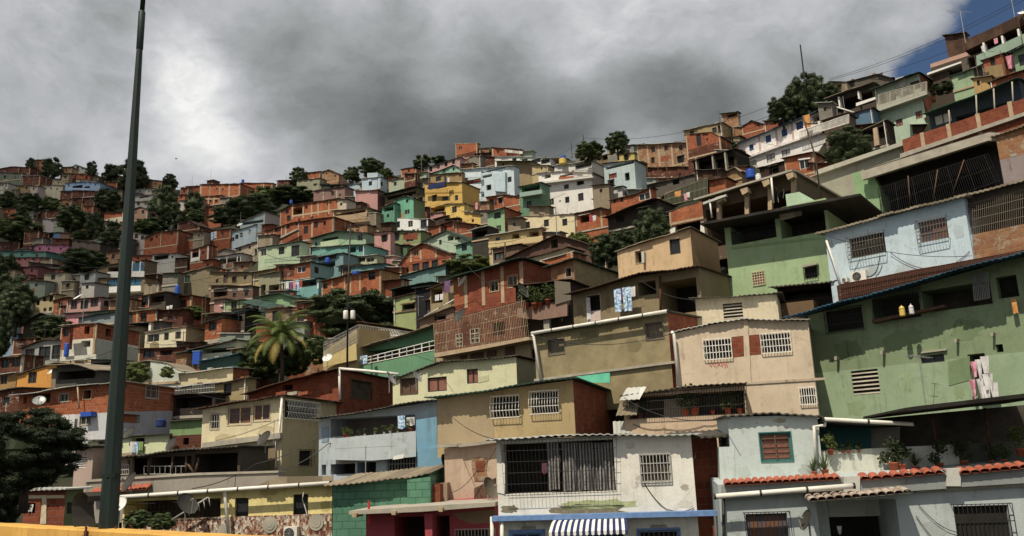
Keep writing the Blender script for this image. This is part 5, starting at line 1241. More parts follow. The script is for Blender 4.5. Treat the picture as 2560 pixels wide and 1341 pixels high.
def tiles(h, a, b, mat, o0=-.42, o1=.02, rise=.2, pitch=.2, name='tile_course'):
    P, Q = Vector(h.P(*a, o0)), Vector(h.P(*b, o0)); n = max(3, int((Q.x - P.x) / pitch)); mb = MB(); rg = random.Random(int(a[0]))
    for k in range(n):
        c = P.lerp(Q, (k + .5) / n); w = pitch * .56; dz = rg.uniform(-.012, .012)
        for j in range(6):
            a0, a1 = math.pi * j / 6, math.pi * (j + 1) / 6; q = []
            for an, y in ((a0, 0), (a1, 0), (a1, 1), (a0, 1)): q.append((c.x + w * math.cos(an) * (1 - .12 * y), o0 + (o1 - o0) * y, c.z + dz + .085 * math.sin(an) + rise * y * (o1 - o0)))
            mb.face(q); mb.face([(x, y, z - .014) for x, y, z in q[::-1]])
            mb.face([q[1], q[0], (q[0][0], q[0][1], q[0][2] - .014), (q[1][0], q[1][1], q[1][2] - .014)])
        # hollow tile between
        x0 = c.x + w; mb.face([(c.x - w, o0 + .03, c.z - .03), (c.x + w * .9, o0 + .03, c.z - .03), (c.x + w * .9, o1, c.z - .03 + rise * (o1 - o0)), (c.x - w, o1, c.z - .03 + rise * (o1 - o0))])
    return mb.build(name, mat, h.root)
tiles(h, (1812,1213), (2104,1197), 'clay'); tiles(h, (2152,1199), (2366,1181), 'clay', pitch=.26); tiles(h, (2402,1184), (2600,1166), 'clay', pitch=.26)
tiles(h, (2024,1252), (2280,1230), 'oldtile', -.9, .05, .1, .22, 'awning_tiles')
h.gutter((1787,1242),(2135,1215),-.55,.075)
h.prism([(2290,1222),(2600,1206),(2600,1214),(2290,1232)],-.12,-.0,'concrete','string_course')
h.pipe([(1808,1244),(1812,1430)],-.1,.05,'iron','drain_pipe')
dish(2018,1302,24.9,.3,'narrow dark dish seen edge on against the grey house','dishk',-84,25)
cable([h.W(2296,1262,-.05),h.W(2390,1330,-.06),h.W(2440,1380,-.06)],'slack wire beside the dark doorway of the grey house',.01,.15)
cable([h.W(2290,1290,-.05),h.W(2360,1370,-.06)],'second slack wire close beside the dark doorway',.01,.1)
cloth(h, 2092,1316,2104,1336, 1.0, 'clothw', 'white cloth triangle inside the dark doorway', 'cloth', taper=.5)
# dark green house
h = House('dark green house with a caged gallery under a blue tin roof', [(2030,788),(2290,716),(2600,632)], 960, '#8fae74', d=37.5, psi=-44, dep=7, ext=4, roof='tinb', of=1.5, osd=.6, th=.04, rise=.06, name='green_house', bands=[(905,'#7d9068'),(None,'#8fa680')],
  wins=[(2066,768,2156,826,'g',{'gm':'iron','n':14,'m':3,'off':.1,'r':.012}),(2182,738,2300,800,'room',{'dep':1.3}),(2304,715,2480,772,'room',{'dep':1.5}),(2492,690,2545,745,'open'),
        (2130,925,2198,987,'l',{'n':6,'gm':'concrete'}),(2302,888,2361,907,'n'),(2490,861,2508,881,'open'),(2426,884,2470,990,'room',{'dep':.8})])
DG = h
h.rail((2182,742),(2300,712),(2182,802),(2300,772),-.1,26,2,.014,'iron','gallery_grille'); h.rail((2430,690),(2468,680),(2436,752),(2474,745),-.15,9,2,.02,'steel','gallery_gate')
h.prism([(2180,800),(2360,762),(2360,768),(2180,808)],-.4,.0,'wood','shelf')
h.prism([(2370,905),(2424,890),(2426,950),(2372,965)],-.02,0,'#71885c','rough_patch')
h.prism([(2302,880),(2366,872),(2366,876),(2302,884)],-.12,0,'concrete','lintel')
for x, y in ((2085,892),(2200,878),(2385,848),(2476,832)): h.prism([(x,y),(x+7,y-1),(x+6,y+9),(x+1,y+9)],-.35,0,'concrete','beam_stub')
antenna(2318,1036,888,36.0,'thin television antenna in front of the green wall',2.0,7,40)
acts = [('clothp',2424,905,2440,945,'pink shirt on the upper row of the green house laundry'),('clothw',2436,900,2452,950,'narrow white shirt on the upper row of the green house laundry'),('clothw',2450,892,2472,935,'long white towel at the top of the green house laundry'),('clothp',2422,950,2438,1000,'pink trousers hanging lowest on the green house laundry'),('clothw',2440,948,2458,1000,'pale grey shirt beside the pink trousers'),('clothw',2456,936,2482,975,'white tee shirt in the middle of the green house laundry'),('clothw',2456,965,2474,1000,'white trousers under the white tee shirt'),('clothw',2472,958,2494,1000,'white blouse at the outer end of the green house laundry')]
for m_, a, b_, c, e, l in acts: cloth(h, a, b_, c, e, -.45 - .05 * rnd.random(), m_, l, 'clothes', 'hanging_clothes', 'laundry on the green house wall', .3 + .25 * rnd.random(), False, .08)
tank(2257,791,36.9,.12,.3,'yellowtank','small yellow jug on the gallery shelf','jug'); tank(2280,786,36.6,.1,.26,'clothw','clear white jug beside the yellow jug','jug')
cloth(h, 2527,748,2540,785,-.3,'clotho','orange patterned cloth hanging at the gallery end','cloth')
h.prism([(2098,702),(2280,668),(2600,605),(2600,640),(2290,690),(2110,770)],-.9,-.7,'rust','upper_fence') if False else None
# light blue house
h = House('light blue house with two caged windows and a grey eave', [(2068,582),(2250,535),(2424,490)], 690, '#b9ccd4', d=43, psi=-45, dep=7, ext=3, roof='tint', of=.55, osd=.3, th=.1, rise=.05, name='blue_house',
  wins=[(2124,588,2214,640,'g',{'gm':'barsd','n':13,'m':3,'off':.32,'r':.012,'belly':.1}),(2298,549,2370,602,'g',{'gm':'barsd','n':10,'m':3,'off':.32,'r':.012,'belly':.1,'pane':'orangeglass'})])
LB = h
h.pipe([(2066,602),(2084,656),(2104,724)],-.25,.06,'pvc','drain_pipe')
acunit(h, 2124,682,2166,700,'white air conditioner on the light blue wall'); acunit(h, 2103,696,2118,704,'small grey fan box beside the larger air conditioner')
cable([h.W(2226,632,-.1),h.W(2330,672,-.05),h.W(2424,628,-.05)],'cable sagging across the light blue wall between its windows',.016,.25)
cable([h.W(2200,640,-.3),h.W(2190,680,-.1),h.W(2166,692,-.3)],'black hose from the caged window down to the air conditioner',.03,.1)
cable([h.W(2150,648,-.2),h.W(2126,690,-.1)],'short black hose beside the caged window',.02,.1)
h = House('house with a long barred gallery above a stained stone parapet', [(2420,492),(2600,446)], 640, '#5a5040', d=40, psi=-45, dep=6, ext=3, roof='tint', of=.5, th=.1, rise=.05, name='gallery_house', bands=[(592,'#5a5040'),(None,'#94804e')],
  wins=[(2424,498,2620,590,'room',{'dep':1.5})])
h.rail((2420,512),(2600,464),(2424,592),(2600,556),-.2,34,4,.016,'shutter','gallery_grille')
h.prism([(2428,588),(2600,552),(2600,630),(2430,648)],-.3,-.0,'brickt','stone_parapet')
h.prism([(2418,590),(2430,588),(2434,650),(2422,652)],-.4,-.1,'#a9c3d2','corner_pier')
h = House('rust brown fenced passage between the light blue and the dark green house', [(2095,714),(2280,675),(2600,622)], 770, '#4a2f24', d=41, psi=-45, dep=1.0, ext=1, roof=None, name='passage_fence', cat='fence')
h.rail((2100,712),(2600,618),(2106,762),(2600,650),-.15,80,2,.02,'rust','pickets')
# green house
h = House('apple green house with a shaded veranda and dark green roof', [(1817,546),(1950,520),(2078,492)], 727, '#98b27e', d=50, psi=-36, dep=7, ext=3, roof=None, name='green_house',
  wins=[(1826,548,1940,604,'room',{'dep':2.2}),(1950,530,2064,588,'room',{'dep':2.2}),(1883,681,1911,711,'g',{'gm':'cream','n':5,'m':5,'off':.05,'r':.016,'pane':'redwood'}),(2012,664,2042,696,'g',{'gm':'iron','n':5,'m':3,'off':.1})])
h.prism([(1751,557),(1950,520),(2150,484),(2150,490),(1950,527),(1751,563)],-1.7,7,'darkroof','roof'); h.prism([(2005,664),(2041,657),(2042,661),(2006,669)],-.4,0,'concrete','window_hood'); h.prism([(1948,536),(2002,524),(2004,538),(1950,552)],-.9,-.8,'tint','sun_blind')
h.rail((1830,582),(1936,562),(1830,606),(1936,588),-.02,24,1,.02,'iron','railing')
h.prism([(1828,618),(2068,590),(2068,596),(1828,624)],-.03,0,'#82a066','string_course')
# orange house
h = House('pale orange house with two small windows and a flat tin roof', [(1545,630),(1640,598),(1730,570)], 697, '#ccaa7a', d=56, psi=-34, xs=1797, ext=3, roof='tint', of=.3, osd=.15, th=.05, rise=.0, name='orange_house', sidemat='#a98455',  # end wall: shade put into the colour, darker than the front
  wins=[(1589,628,1604,658,'open',{'frame':'concrete','fw':.05}),(1676,599,1699,633,'n',{'frame':'iron','fw':.04})])
h.prism([(1604,630),(1610,629),(1610,657),(1604,658)],-.3,-.05,'tinw','open_shutter')
# peach two storey
h = House('peach plaster house with two white grilled windows and brick patches', [(1690,834),(1775,813),(1862,797),(2034,803)], 1045, '#c8b496', d=38.5, psi=-20, dep=6, ext=2, roof='tinw', of=.25, osd=.1, th=.03, rise=.0, name='peach_house',
  wins=[(1762,850,1827,896,'g',{'gm':'white','n':9,'m':3,'off':.1,'r':.013}),(1905,835,1975,880,'g',{'gm':'white','n':10,'m':3,'off':.1,'r':.013}),(2002,971,2044,1009,'g',{'gm':'white','n':7,'m':2,'off':.1,'r':.013})])
h.prism([(1829,843),(1858,840),(1860,890),(1831,893)],-.02,0,'brickr','brick_patch'); h.prism([(1871,839),(1902,836),(1903,885),(1872,888)],-.02,0,'brickr','brick_patch')
h.prism([(1859,800),(1870,799),(1878,960),(1865,960)],-.06,0,'#c8b496','column'); h.prism([(1692,966),(2062,944),(2062,950),(1692,973)],-.05,0,'#b7a48a','string_course')
h.pipe([(1678,830),(1684,835),(1697,966)],-.3,.075,'pvc','drain_pipe')
for k in range(9):
    x = 1772 + k * 5.4; pts = [(x, 907 + rnd.uniform(-2, 3)), (x + rnd.uniform(-1, 3), 913 + rnd.uniform(-3, 3)), (x + rnd.uniform(0, 4), 919 + rnd.uniform(-3, 3)), (x + 5, 908 + rnd.uniform(-3, 4))]
    h.pipe(pts,-.004,.012,'redplastic','graffiti_stroke',4)
u = House('small setback room with a louvered window above the peach house', [(1740,748),(1850,742),(1945,736)], 802, '#c5b797', d=44, psi=-20, dep=5, ext=2.5, roof='tin', of=.35, osd=.3, th=.04, rise=.02, name='setback_room', cat='room', wins=[(1808,758,1857,798,'l',{'n':5,'gm':'concrete'})])
House('dim brown wall house behind the blue tin roof edge', [(1945,760),(2036,750)], 808, '#6f5636', d=46, psi=-30, dep=3, roof=None, ext=2)
House('black tin roofed gap house under the apple green house', [(1945,722),(2098,706)], 770, '#2c241d', d=47, psi=-30, dep=4, roof='tin', of=1.0, ext=2, wins=[(1960,722,2080,745,'room')])
# veranda with plants
h = House('barred plant veranda above a pale peach parapet', [(1560,990),(1700,972),(1867,960)], 1086, '#c9ac8a', d=37, psi=-12, dep=4, ext=2, roof='tin', of=.35, osd=.1, th=.04, rise=.02, name='veranda_house', wins=[(1572,975,1864,1042,'room',{'dep':1.3})])
VH = h
h.rail((1566,988),(1866,962),(1570,1048),(1866,1034),-.12,46,3,.011,'iron','veranda_grille')
h.prism([(1660,1000),(1740,992),(1740,1042),(1660,1046)],.9,.95,'concrete','inner_panel')
for i, (x, y, s_, l) in enumerate([(1600,1046,.6,'leafy plant at the dark end of the barred veranda'),(1715,1040,.75,'climbing plant against the veranda bars'),(1738,1038,.9,'tall yellow leaved plant on the barred veranda'),(1782,1036,.45,'plant in a bright red pot on the veranda'),(1820,1035,.75,'bushy plant in the lit part of the veranda'),(1850,1034,.6,'plant at the corner of the barred veranda')]):
    potted(h, x, y, .35, s_, l, 'bush', 'leafl' if i in (2,4) else 'leafm', 'redplastic' if i == 3 else 'terracotta')
cable([h.W(1582,1060,-.03),h.W(1660,1072,-.03),h.W(1760,1064,-.03),h.W(1822,1046,-.03)],'wire strung along the pale peach parapet',.012,.12)
for i, (a, b_, c, e, l) in enumerate([(1548,985,1586,1002,'pale broken roof sheet leaning at the veranda end'),(1540,1005,1568,1040,'grey broken sheet propped below the pale sheet'),(1534,1068,1574,1086,'fluted zinc sheet lying on the roof edge')]):
    mb = MB(); P0 = h.W(a, e, -.5); 
    for k in range(8): x = k * .11; z = .03 * (k % 2); mb.face([(x, 0, z), (x + .11, 0, .03 - z), (x + .11 + .25, .5, .55 + .03 - z), (x + .25, .5, .55 + z)]); mb.face([(x, 0, z - .012), (x + .25, .5, .538 + z), (x + .36, .5, .568 - z), (x + .11, 0, .018 - z)])
    o = mb.build('roof_sheet', 'tinw' if i != 1 else 'tint', None); o.location = P0; o.rotation_euler = (0, 0, R(20 * i - 20)); tag(o, l, 'roof sheet')
# brown gutter house
h = House('brown cement house with a long white gutter and two board shutters', [(1338,840),(1500,812),(1674,781)], 928, 'cement', d=44, psi=-36, xs=1748, sidemat='brickr', ext=2, roof='tin', of=.35, osd=.2, th=.04, rise=.03, name='cement_house',
  wins=[(1371,849,1411,886,'sh',{'pane':'shutter','frame':'shutter','fw':.05}),(1615,808,1658,848,'sh',{'pane':'shutter','frame':'shutter','fw':.05})])
BH = h
h.gutter((1328,834),(1670,778),-.5,.09); h.pipe([(1328,834),(1334,842),(1352,952)],-.5,.075,'pvc','drain_pipe')
h.prism([(1530,928),(1692,900),(1694,970),(1530,975)],.6,.9,'#3e3833','lower_wall'); h.prism([(1335,948),(1690,902),(1690,908),(1335,954)],-.15,.6,'concrete','floor_slab')
h.prism([(1440,942),(1524,932),(1525,957),(1476,957)],-1.0,-.95,'tealsheet','turquoise_sheet')
# laundry house
h = House('tan house with printed trousers drying by its open window', [(1433,738),(1520,712),(1600,690),(1752,668)], 798, '#8d7c57', d=50, psi=-34, dep=6, ext=2, roof='tinr', of=.9, osd=.2, th=.04, rise=.04, name='tan_house',
  wins=[(1468,739,1501,778,'open',{'frame':'concrete','fw':.05}),(1596,704,1640,738,'room',{'dep':2}),(1650,700,1744,785,'room',{'dep':2.5,'pane':'void'})])
LH = h
h.prism([(1468,780),(1501,775),(1502,800),(1468,806)],-.04,0,'#c9b5a8','pale_panel'); h.pipe([(1650,690),(1652,790)],-.3,.07,'rust','post',6)
for a, b_, c, e, m_, l, lg in ((1534,724,1551,780,'clothb','blue and white printed trousers at the outer end of the line',True),(1546,722,1556,750,'clothv','dark plum shorts between the printed trousers',False),(1556,720,1577,778,'clothb','wider blue printed trousers in the middle of the line',True),(1576,718,1588,742,'clothw','pale pink vest last on the line of the tan house',False)):
    cloth(h, a, b_, c, e, -.75, m_, l, 'clothes', 'hanging_clothes', 'washing line of the tan house', .1, lg)
cable([h.W(1530,724,-.75),h.W(1600,712,-.75)],'washing line in front of the tan house',.008,.05,'washing_line','line')
cloth(h, 1465,745,1474,800,-.1,'clothw','white curtain blown out of the open window','curtain')
# tan corner and brick corner
h = House('tan cement house with one white framed window and dark pitched roof', [(1378,668),(1436,648)], 735, 'brickt', d=61, psi=-34, xs=1542, sidemat='cement', ext=3, roof='ting', of=.6, osd=.3, rise=.0, name='cement_house', wins=[(1415,671,1428,692,'open',{'frame':'concrete','fw':.06})])
h = House('brick house with two grey windows under a green tin roof', [(1138,698),(1225,672),(1308,650)], 760, 'brickr', d=63, psi=-34, xs=1386, ext=3, roof='ting', of=.9, osd=.4, rise=.0, wins=[(1225,703,1246,729,'n',{'frame':'frame','fw':.05}),(1270,690,1293,718,'n',{'frame':'frame','fw':.05})])
cols(h,[1166,1210,1258,1306],(690,654),(770,752),.3,'frame'); h.prism([(1135,690),(1160,682),(1160,760),(1135,768)],-.03,0,'bricko','bright_panel')
cb = House('brick caged balcony house with block windows and cream iron bars', [(1086,806),(1200,778),(1312,748)], 868, 'brickd', d=60.5, psi=-34, dep=3, ext=3, roof=None, wins=[(1140,835,1156,866,'v',{'n':2,'m':3}),(1176,822,1198,858,'v',{'n':2,'m':3}),(1232,806,1262,838,'room',{'dep':.8})], name='balcony_house')
cb.prism([(1084,884),(1200,864),(1322,842),(1324,850),(1200,874),(1088,894)],-1.4,0,'frame','balcony_slab'); cb.rail((1084,812),(1312,752),(1088,886),(1322,846),-1.35,58,3,.012,'frame','balcony_grille',8)
cb.prism([(1090,896),(1324,852),(1328,900),(1092,930)],-.3,-.1,'#a58f6a','lower_wall')
for a, b_, c, e in ((1150,888,1166,902),(1176,884,1208,900),(1216,880,1240,893),(1262,870,1286,890)):
    cb.prism([(a,b_),(c,b_-4),(c,e-3),(a,e)],-.36,-.3,'wood','vent_block')
b2 = House('little balcony with green plants under a ragged tin roof', [(1290,716),(1360,712),(1425,700)], 800, '#3a2f26', d=58, psi=-28, dep=4, ext=2, roof='tinr', of=.9, rise=.0, wins=[(1298,716,1345,750,'room'),(1352,714,1385,748,'room')], name='balcony_house')
b2.prism([(1292,772),(1350,764),(1418,758),(1418,790),(1350,800),(1292,794)],-.9,-.7,'#8a6a58','balcony_parapet'); b2.rail((1292,752),(1418,736),(1292,774),(1418,760),-.85,24,1,.016,'iron','railing')
b2.prism([(1386,702),(1425,706),(1428,750),(1388,762)],-1.0,-.96,'shutter','slatted_screen'); b2.prism([(1358,795),(1372,793),(1374,828),(1360,830)],-.7,-.4,'concrete','column')
for x, y, s_, l in ((1316,772,1.1,'yellow green plant on the little balcony'),(1338,774,1.2,'trailing plant in the middle of the little balcony'),(1370,762,1.0,'pale plant beside the slatted screen'),(1352,768,.9,'dark leafed plant on the little balcony rail')): potted(b2, x, y, -.95, s_, l, 'bush', 'leafl' if 'y' == l[0] else 'leafm')
dish(1152,790,58.8,.55,'dark round dish on the caged balcony','dishk',-50,30); dish(1158,705,62,.5,'dark dish at the brick house corner','dishk',-60,30); dish(1305,728,57,.6,'large grey dish beside the little balcony','dishk',60,25)
# green long balcony
h = House('green house with a long white railed gallery and painted doors', [(892,878),(1000,846),(1112,810)], 925, '#5c9068', d=68, psi=-34, dep=4, ext=3, roof='tint', of=.9, osd=.1, th=.05, rise=.0, name='green_house', wins=[(900,868,1106,902,'room',{'dep':1.4,'pane':'orangeglass'})])
h.rail((893,900),(1112,846),(893,915),(1112,870),-.85,12,2,.03,'pvc','railing',3); h.prism([(893,918),(1112,872),(1112,930),(893,950)],-.9,-.75,'#5c9068','parapet'); h.prism([(894,892),(918,888),(918,908),(894,914)],-.95,-.93,'clothb','railing_sheet')
for x in (935, 965, 1005, 1040): h.prism([(x,884-(x-893)*.27),(x+9,882-(x-893)*.27),(x+10,910-(x-893)*.25),(x+1,912-(x-893)*.25)],.9,1.2,'blue','painted_door')
h = House('shed walled with a white picket screen beside the dark tree', [(898,806),(940,812),(1040,828)], 862, '#3d3a33', d=73, psi=10, dep=3, ext=3, roof='tinr', of=.5, name='picket_shed', cat='shed')
h.rail((898,812),(1035,832),(900,860),(1020,850),-.2,34,2,.03,'white','picket_screen')
h = House('yellow sheet roofed cage house with a white oval sign board', [(808,880),(892,822)], 915, '#a28d5c', d=70, psi=-34, dep=4, ext=2, roof=None, name='cage_house')
h.rail((810,856),(896,812),(808,895),(895,858),-.4,26,5,.015,'bars','cage'); h.prism([(808,900),(890,858),(892,900),(808,918)],-.5,-.45,'#bda765','sheet_wall')
# pale yellow house
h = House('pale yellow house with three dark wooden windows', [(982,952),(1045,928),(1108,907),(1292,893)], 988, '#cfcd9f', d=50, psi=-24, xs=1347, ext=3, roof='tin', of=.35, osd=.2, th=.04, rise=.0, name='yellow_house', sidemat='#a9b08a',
  wins=[(1002,947,1044,985,'n',{'pane':'wood','frame':'wood','fw':.04}),(1069,943,1117,979,'n',{'pane':'redwood'}),(1167,923,1195,959,'n',{'pane':'redwood'})])
h.prism([(1195,943),(1222,938),(1222,952),(1196,958)],-.02,0,'#b9b98c','plaster_patch')
dish(975,948,47,.42,'thin grey dish leaning at the pale yellow house corner','steel',78,30); dish(1042,943,48.5,.38,'grey dish with a crooked arm beside the wooden window','steel',75,30)
# beige grille house
h = House('beige house with two white bulging grilles and a brick side', [(1093,998),(1270,972),(1436,950)], 1103, '#b29a66', d=38.5, psi=-18, xs=1537, sidemat='brickr', ext=.6, roof='ting', of=.7, osd=.3, th=.05, rise=-.01, name='beige_house', 
  wins=[(1233,993,1299,1042,'g',{'gm':'white','n':9,'m':3,'off':.2,'r':.013,'belly':.12}),(1329,981,1397,1032,'g',{'gm':'white','n':11,'m':3,'off':.2,'r':.013,'belly':.12})])
h.prism([(1093,1000),(1210,983),(1232,980),(1236,1100),(1093,1120)],-.01,0,'#a5916c','grey_plaster_part')
h = House('flesh coloured house with an exposed stone patch', [(1112,1122),(1246,1106)], 1260, '#c0a48a', d=37, psi=-8, dep=5, ext=2, roof='concrete', of=.4, th=.12, rise=0, corr=False, name='flesh_house')
h.prism([(1178,1148),(1200,1143),(1219,1147),(1216,1180),(1221,1202),(1186,1203),(1180,1175)],-.03,0,'brickt','stone_patch'); h.prism([(1190,1154),(1212,1152),(1210,1178),(1190,1180)],-.05,-.03,'brickr','brick_patch')
h.prism([(1076,1210),(1118,1207),(1118,1268),(1076,1270)],-.5,.5,'#a0876c','low_wall'); h.prism([(1185,1222),(1236,1196),(1236,1258),(1186,1262)],-.6,-.2,'wood','board_pile')
dish(1222,1222,35,.45,'grey dish leaning by the flesh coloured wall','shutter',60,20); dish(1112,1160,38,.42,'narrow dark dish beside the bright blue wall','dishk',70,20)
# light blue balcony house
h = House('light blue house with potted flowers along its balcony', [(797,1049),(940,1026),(1092,1003)], 1190, '#adb9be', d=44, psi=-14, dep=6, ext=2, roof='tin', of=.7, osd=.2, th=.04, rise=.02, name='blue_house',
  wins=[(826,1042,1038,1088,'room',{'dep':2,'pane':'#8f7f78'}),(804,1162,815,1188,'open'),(827,1160,888,1186,'room'),(893,1156,940,1182,'room'),(969,1144,1038,1176,'g',{'gm':'bars','n':10,'m':2,'off':.05})])
PB = h
h.prism([(824,1098),(930,1088),(1040,1078),(1040,1142),(930,1152),(824,1150)],-.5,-.35,'#b4bec1','balcony_parapet'); h.prism([(1040,1050),(1092,1042),(1092,1122),(1042,1130)],-.55,.1,'#6b9fb8','bright_blue_wall'); h.prism([(1043,1124),(1118,1118),(1118,1172),(1045,1178)],-.8,-.1,'#6b9fb8','bright_blue_lower_wall')
h.prism([(804,1068),(822,1066),(822,1105),(804,1107)],-.02,0,'#8299ab','blind_window'); h.prism([(985,1140),(1012,1135),(1008,1146),(982,1150)],-.9,-.85,'white','window_hood')
PL = [(862,1094,.5,'spike','leafl','yellow green spiky plant on the light blue balcony'),(872,1096,.35,'bush','leafl','small yellow flowering pot beside the spiky plant'),(898,1091,.2,'bush','leafm','little red pot on the light blue balcony'),(912,1090,.25,'bush','leafm','white pot next to the little red pot'),(938,1088,.3,'bush','leafl','long white trough plant on the light blue balcony'),(960,1086,.3,'bush','leafm','second white trough plant further along the balcony'),(976,1084,.35,'bush','leafl','yellow leaved trough plant near the white bucket'),(994,1082,.22,'bush','leafm','white bucket with sprout on the balcony'),(1026,1080,.45,'bush','leafl','trailing plant beside the bright blue wall')]
for x, y, s_, k, m_, l in PL: potted(h, x, y, -.42, s_, l, k, m_, 'white' if 'white' in l else 'terracotta')
cloth(h, 994,1040,1012,1072,-.5,'clothb','blue printed bag hanging over the balcony','bag'); cloth(h, 1016,1044,1036,1064,-.5,'clothw','bundle of white cloth by the bright blue wall','cloth')
antenna(914,1246,1115,38.4,'tall television antenna in front of the light blue balcony',2.6,5,15)
# cream house
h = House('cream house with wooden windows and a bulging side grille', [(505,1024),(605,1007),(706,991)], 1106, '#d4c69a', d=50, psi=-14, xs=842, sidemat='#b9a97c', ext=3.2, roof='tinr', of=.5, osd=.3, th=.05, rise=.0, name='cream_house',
  wins=[(527,1037,547,1071,'g',{'gm':'bars','n':4,'m':2,'off':.04}),(570,1018,627,1061,'n',{'pane':'orangeglass','frame':'cream','fw':.06}),(633,1011,675,1052,'n',{'pane':'orangeglass','frame':'cream','fw':.06})],
  swins=[(712,1006,792,1047,'g',{'gm':'white','n':22,'m':3,'off':.2,'r':.014,'belly':.1}),(748,1127,779,1164,'g',{'gm':'iron','n':5})])
CH = h
h.prism([(505,1108),(700,1082),(700,1096),(505,1120)],-.4,0,'concrete','floor_slab'); h.pipe([(705,992),(697,1098),(690,1102),(690,1180)],-.25,.07,'pvc','drain_pipe')
h.prism([(600,1124),(690,1112),(690,1180),(600,1190)],-.1,-.05,'#8d7a5a','lower_wall'); h.rail((604,1126),(664,1120),(604,1164),(664,1158),-.15,12,2,.014,'bars','lower_grille')
dish(662,1098,47.6,.48,'dark dish under the cream house balcony','dishk',-40,35)
antenna(684,1110,1050,47.5,'short aerial beside the white drain pipe',1.0,4,20)
# red brick behind
h = House('red brick house with a white gutter on its end wall', [(622,988),(740,950),(848,926)], 1010, 'brickr', d=57, psi=-16, xs=994, ext=3, roof='tinr', of=.8, osd=.2, th=.05, rise=.0, wins=[(706,958,732,976,'open')], swins=[(878,953,930,997,'n',{'pane':'inside','frame':'wood'})])
h.pipe([(848,922),(922,928),(996,936)],-.4,.09,'pvc','gutter'); h.pipe([(848,922),(850,1000)],-.4,.08,'pvc','drain_pipe')
for k, x in enumerate((690, 718, 745)): h.prism([(x,982),(x+24,978),(x+24,986),(x,990)],-2.0,-1.4,'brick' if k != 1 else 'concrete','loose_blocks')
# brick row house at the lamp post
h = House('orange brick house with a corner window behind the lamp post', [(46,990),(180,970),(306,955)], 1036, 'bricko', d=58, psi=-14, xs=436, ext=2, roof='tinw', of=.6, osd=.25, th=.04, rise=-.01, wins=[(58,992,67,1010,'open'),(82,980,126,1008,'room',{'dep':1}),(149,985,171,1004,'n',{'frame':'concrete','fw':.06}),(209,976,228,998,'open',{'frame':'frame','fw':.04})], swins=[(365,965,395,996,'n',{'frame':'concrete','pane':'orangeglass'})])
h.pipe([(194,968),(198,1022)],-.5,.05,'frame','post',6); dish(98,1003,57,.42,'pale dish in the dark opening of the orange brick house','steel',20,40)
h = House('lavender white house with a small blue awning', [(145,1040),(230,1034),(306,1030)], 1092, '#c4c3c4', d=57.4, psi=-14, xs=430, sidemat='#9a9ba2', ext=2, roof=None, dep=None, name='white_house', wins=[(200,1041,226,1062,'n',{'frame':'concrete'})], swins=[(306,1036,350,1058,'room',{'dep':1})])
h.prism([(200,1031),(227,1029),(228,1040),(201,1042)],-.6,-.05,'bluetank','awning'); cloth(h,155,1038,188,1075,-.2,'clothw','white sheet hung on the lavender house wall','sheet')
tank(402,1068,53,.3,.35,'navy','dark blue bin on a plank shelf','bin')
h = House('pale lime white house with striped laundry at its door', [(218,1104),(330,1094),(424,1086)], 1140, '#cdd3a2', d=55, psi=-12, dep=4, ext=2, roof='tin', of=.3, rise=.02, name='lime_house', wins=[(328,1090,361,1130,'open'),(246,1100,262,1112,'n')])
for a, c, m_, l in ((326,336,'clothw','white towel at the lime house door'),(337,347,'clothb','blue towel between the white and green towels'),(348,358,'clothg','green towel at the lime house door')): cloth(h,a,1105,c,1132,-.2,m_,l,'towel','hanging_towel','towels at the lime house door')
h = House('leaf green shed with a grey roof and brick base', [(424,1054),(508,1048)], 1120, '#76925a', d=54, psi=-12, dep=4, ext=2, roof='tin', of=.3, bands=[(1088,'#76925a'),(None,'brickd')], wins=[(458,1095,472,1112,'open')], name='green_shed', cat='shed')
dish(324,1084,53.6,.42,'grey dish on the lavender house corner','dishk',-30,35); dish(430,1112,52,.45,'dark dish at the foot of the leaf green shed','dishk',-40,30)
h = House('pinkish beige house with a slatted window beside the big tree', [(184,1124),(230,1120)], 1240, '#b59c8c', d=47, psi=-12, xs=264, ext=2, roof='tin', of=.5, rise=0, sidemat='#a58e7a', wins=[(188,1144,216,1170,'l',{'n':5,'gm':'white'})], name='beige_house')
h.prism([(262,1136),(330,1132),(330,1200),(262,1204)],.5,.7,'#a08a74','wing_wall')
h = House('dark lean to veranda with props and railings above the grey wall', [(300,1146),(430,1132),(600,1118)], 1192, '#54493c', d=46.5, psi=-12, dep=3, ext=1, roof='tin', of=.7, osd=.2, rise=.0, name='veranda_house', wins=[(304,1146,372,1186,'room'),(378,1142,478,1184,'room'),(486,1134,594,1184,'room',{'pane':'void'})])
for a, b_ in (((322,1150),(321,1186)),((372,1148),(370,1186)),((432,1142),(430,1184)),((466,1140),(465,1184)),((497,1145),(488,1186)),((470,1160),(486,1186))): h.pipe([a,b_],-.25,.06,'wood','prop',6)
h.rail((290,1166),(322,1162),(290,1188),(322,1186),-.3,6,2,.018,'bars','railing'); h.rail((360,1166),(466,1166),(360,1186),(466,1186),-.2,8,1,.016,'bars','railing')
h = House('long grey cement retaining wall with stained coping', [(213,1202),(480,1186),(696,1180)], 1250, '#989083', d=43.5, psi=-10, dep=.6, ext=1, roof=None, name='retaining_wall', cat='wall')
h.prism([(213,1200),(480,1183),(696,1177),(696,1182),(480,1189),(213,1206)],-.08,.65,'concrete','coping'); tiles(h,(220,1235),(366,1222),'clay',-.5,-.02,.4,.22)
dish(326,1207,42.4,.52,'dark dish on a short arm above the clay tiles','dishk',-45,28)
h = House('faded red brick shack with cream frame and a torn curtain', [(58,1226),(162,1224)], 1320, 'brickr', d=38, psi=-8, xs=190, ext=1, roof='tinw', of=.4, rise=.0, sidemat='#66724a', wins=[(62,1258,88,1284,'open')], name='brick_shack', cat='shack')
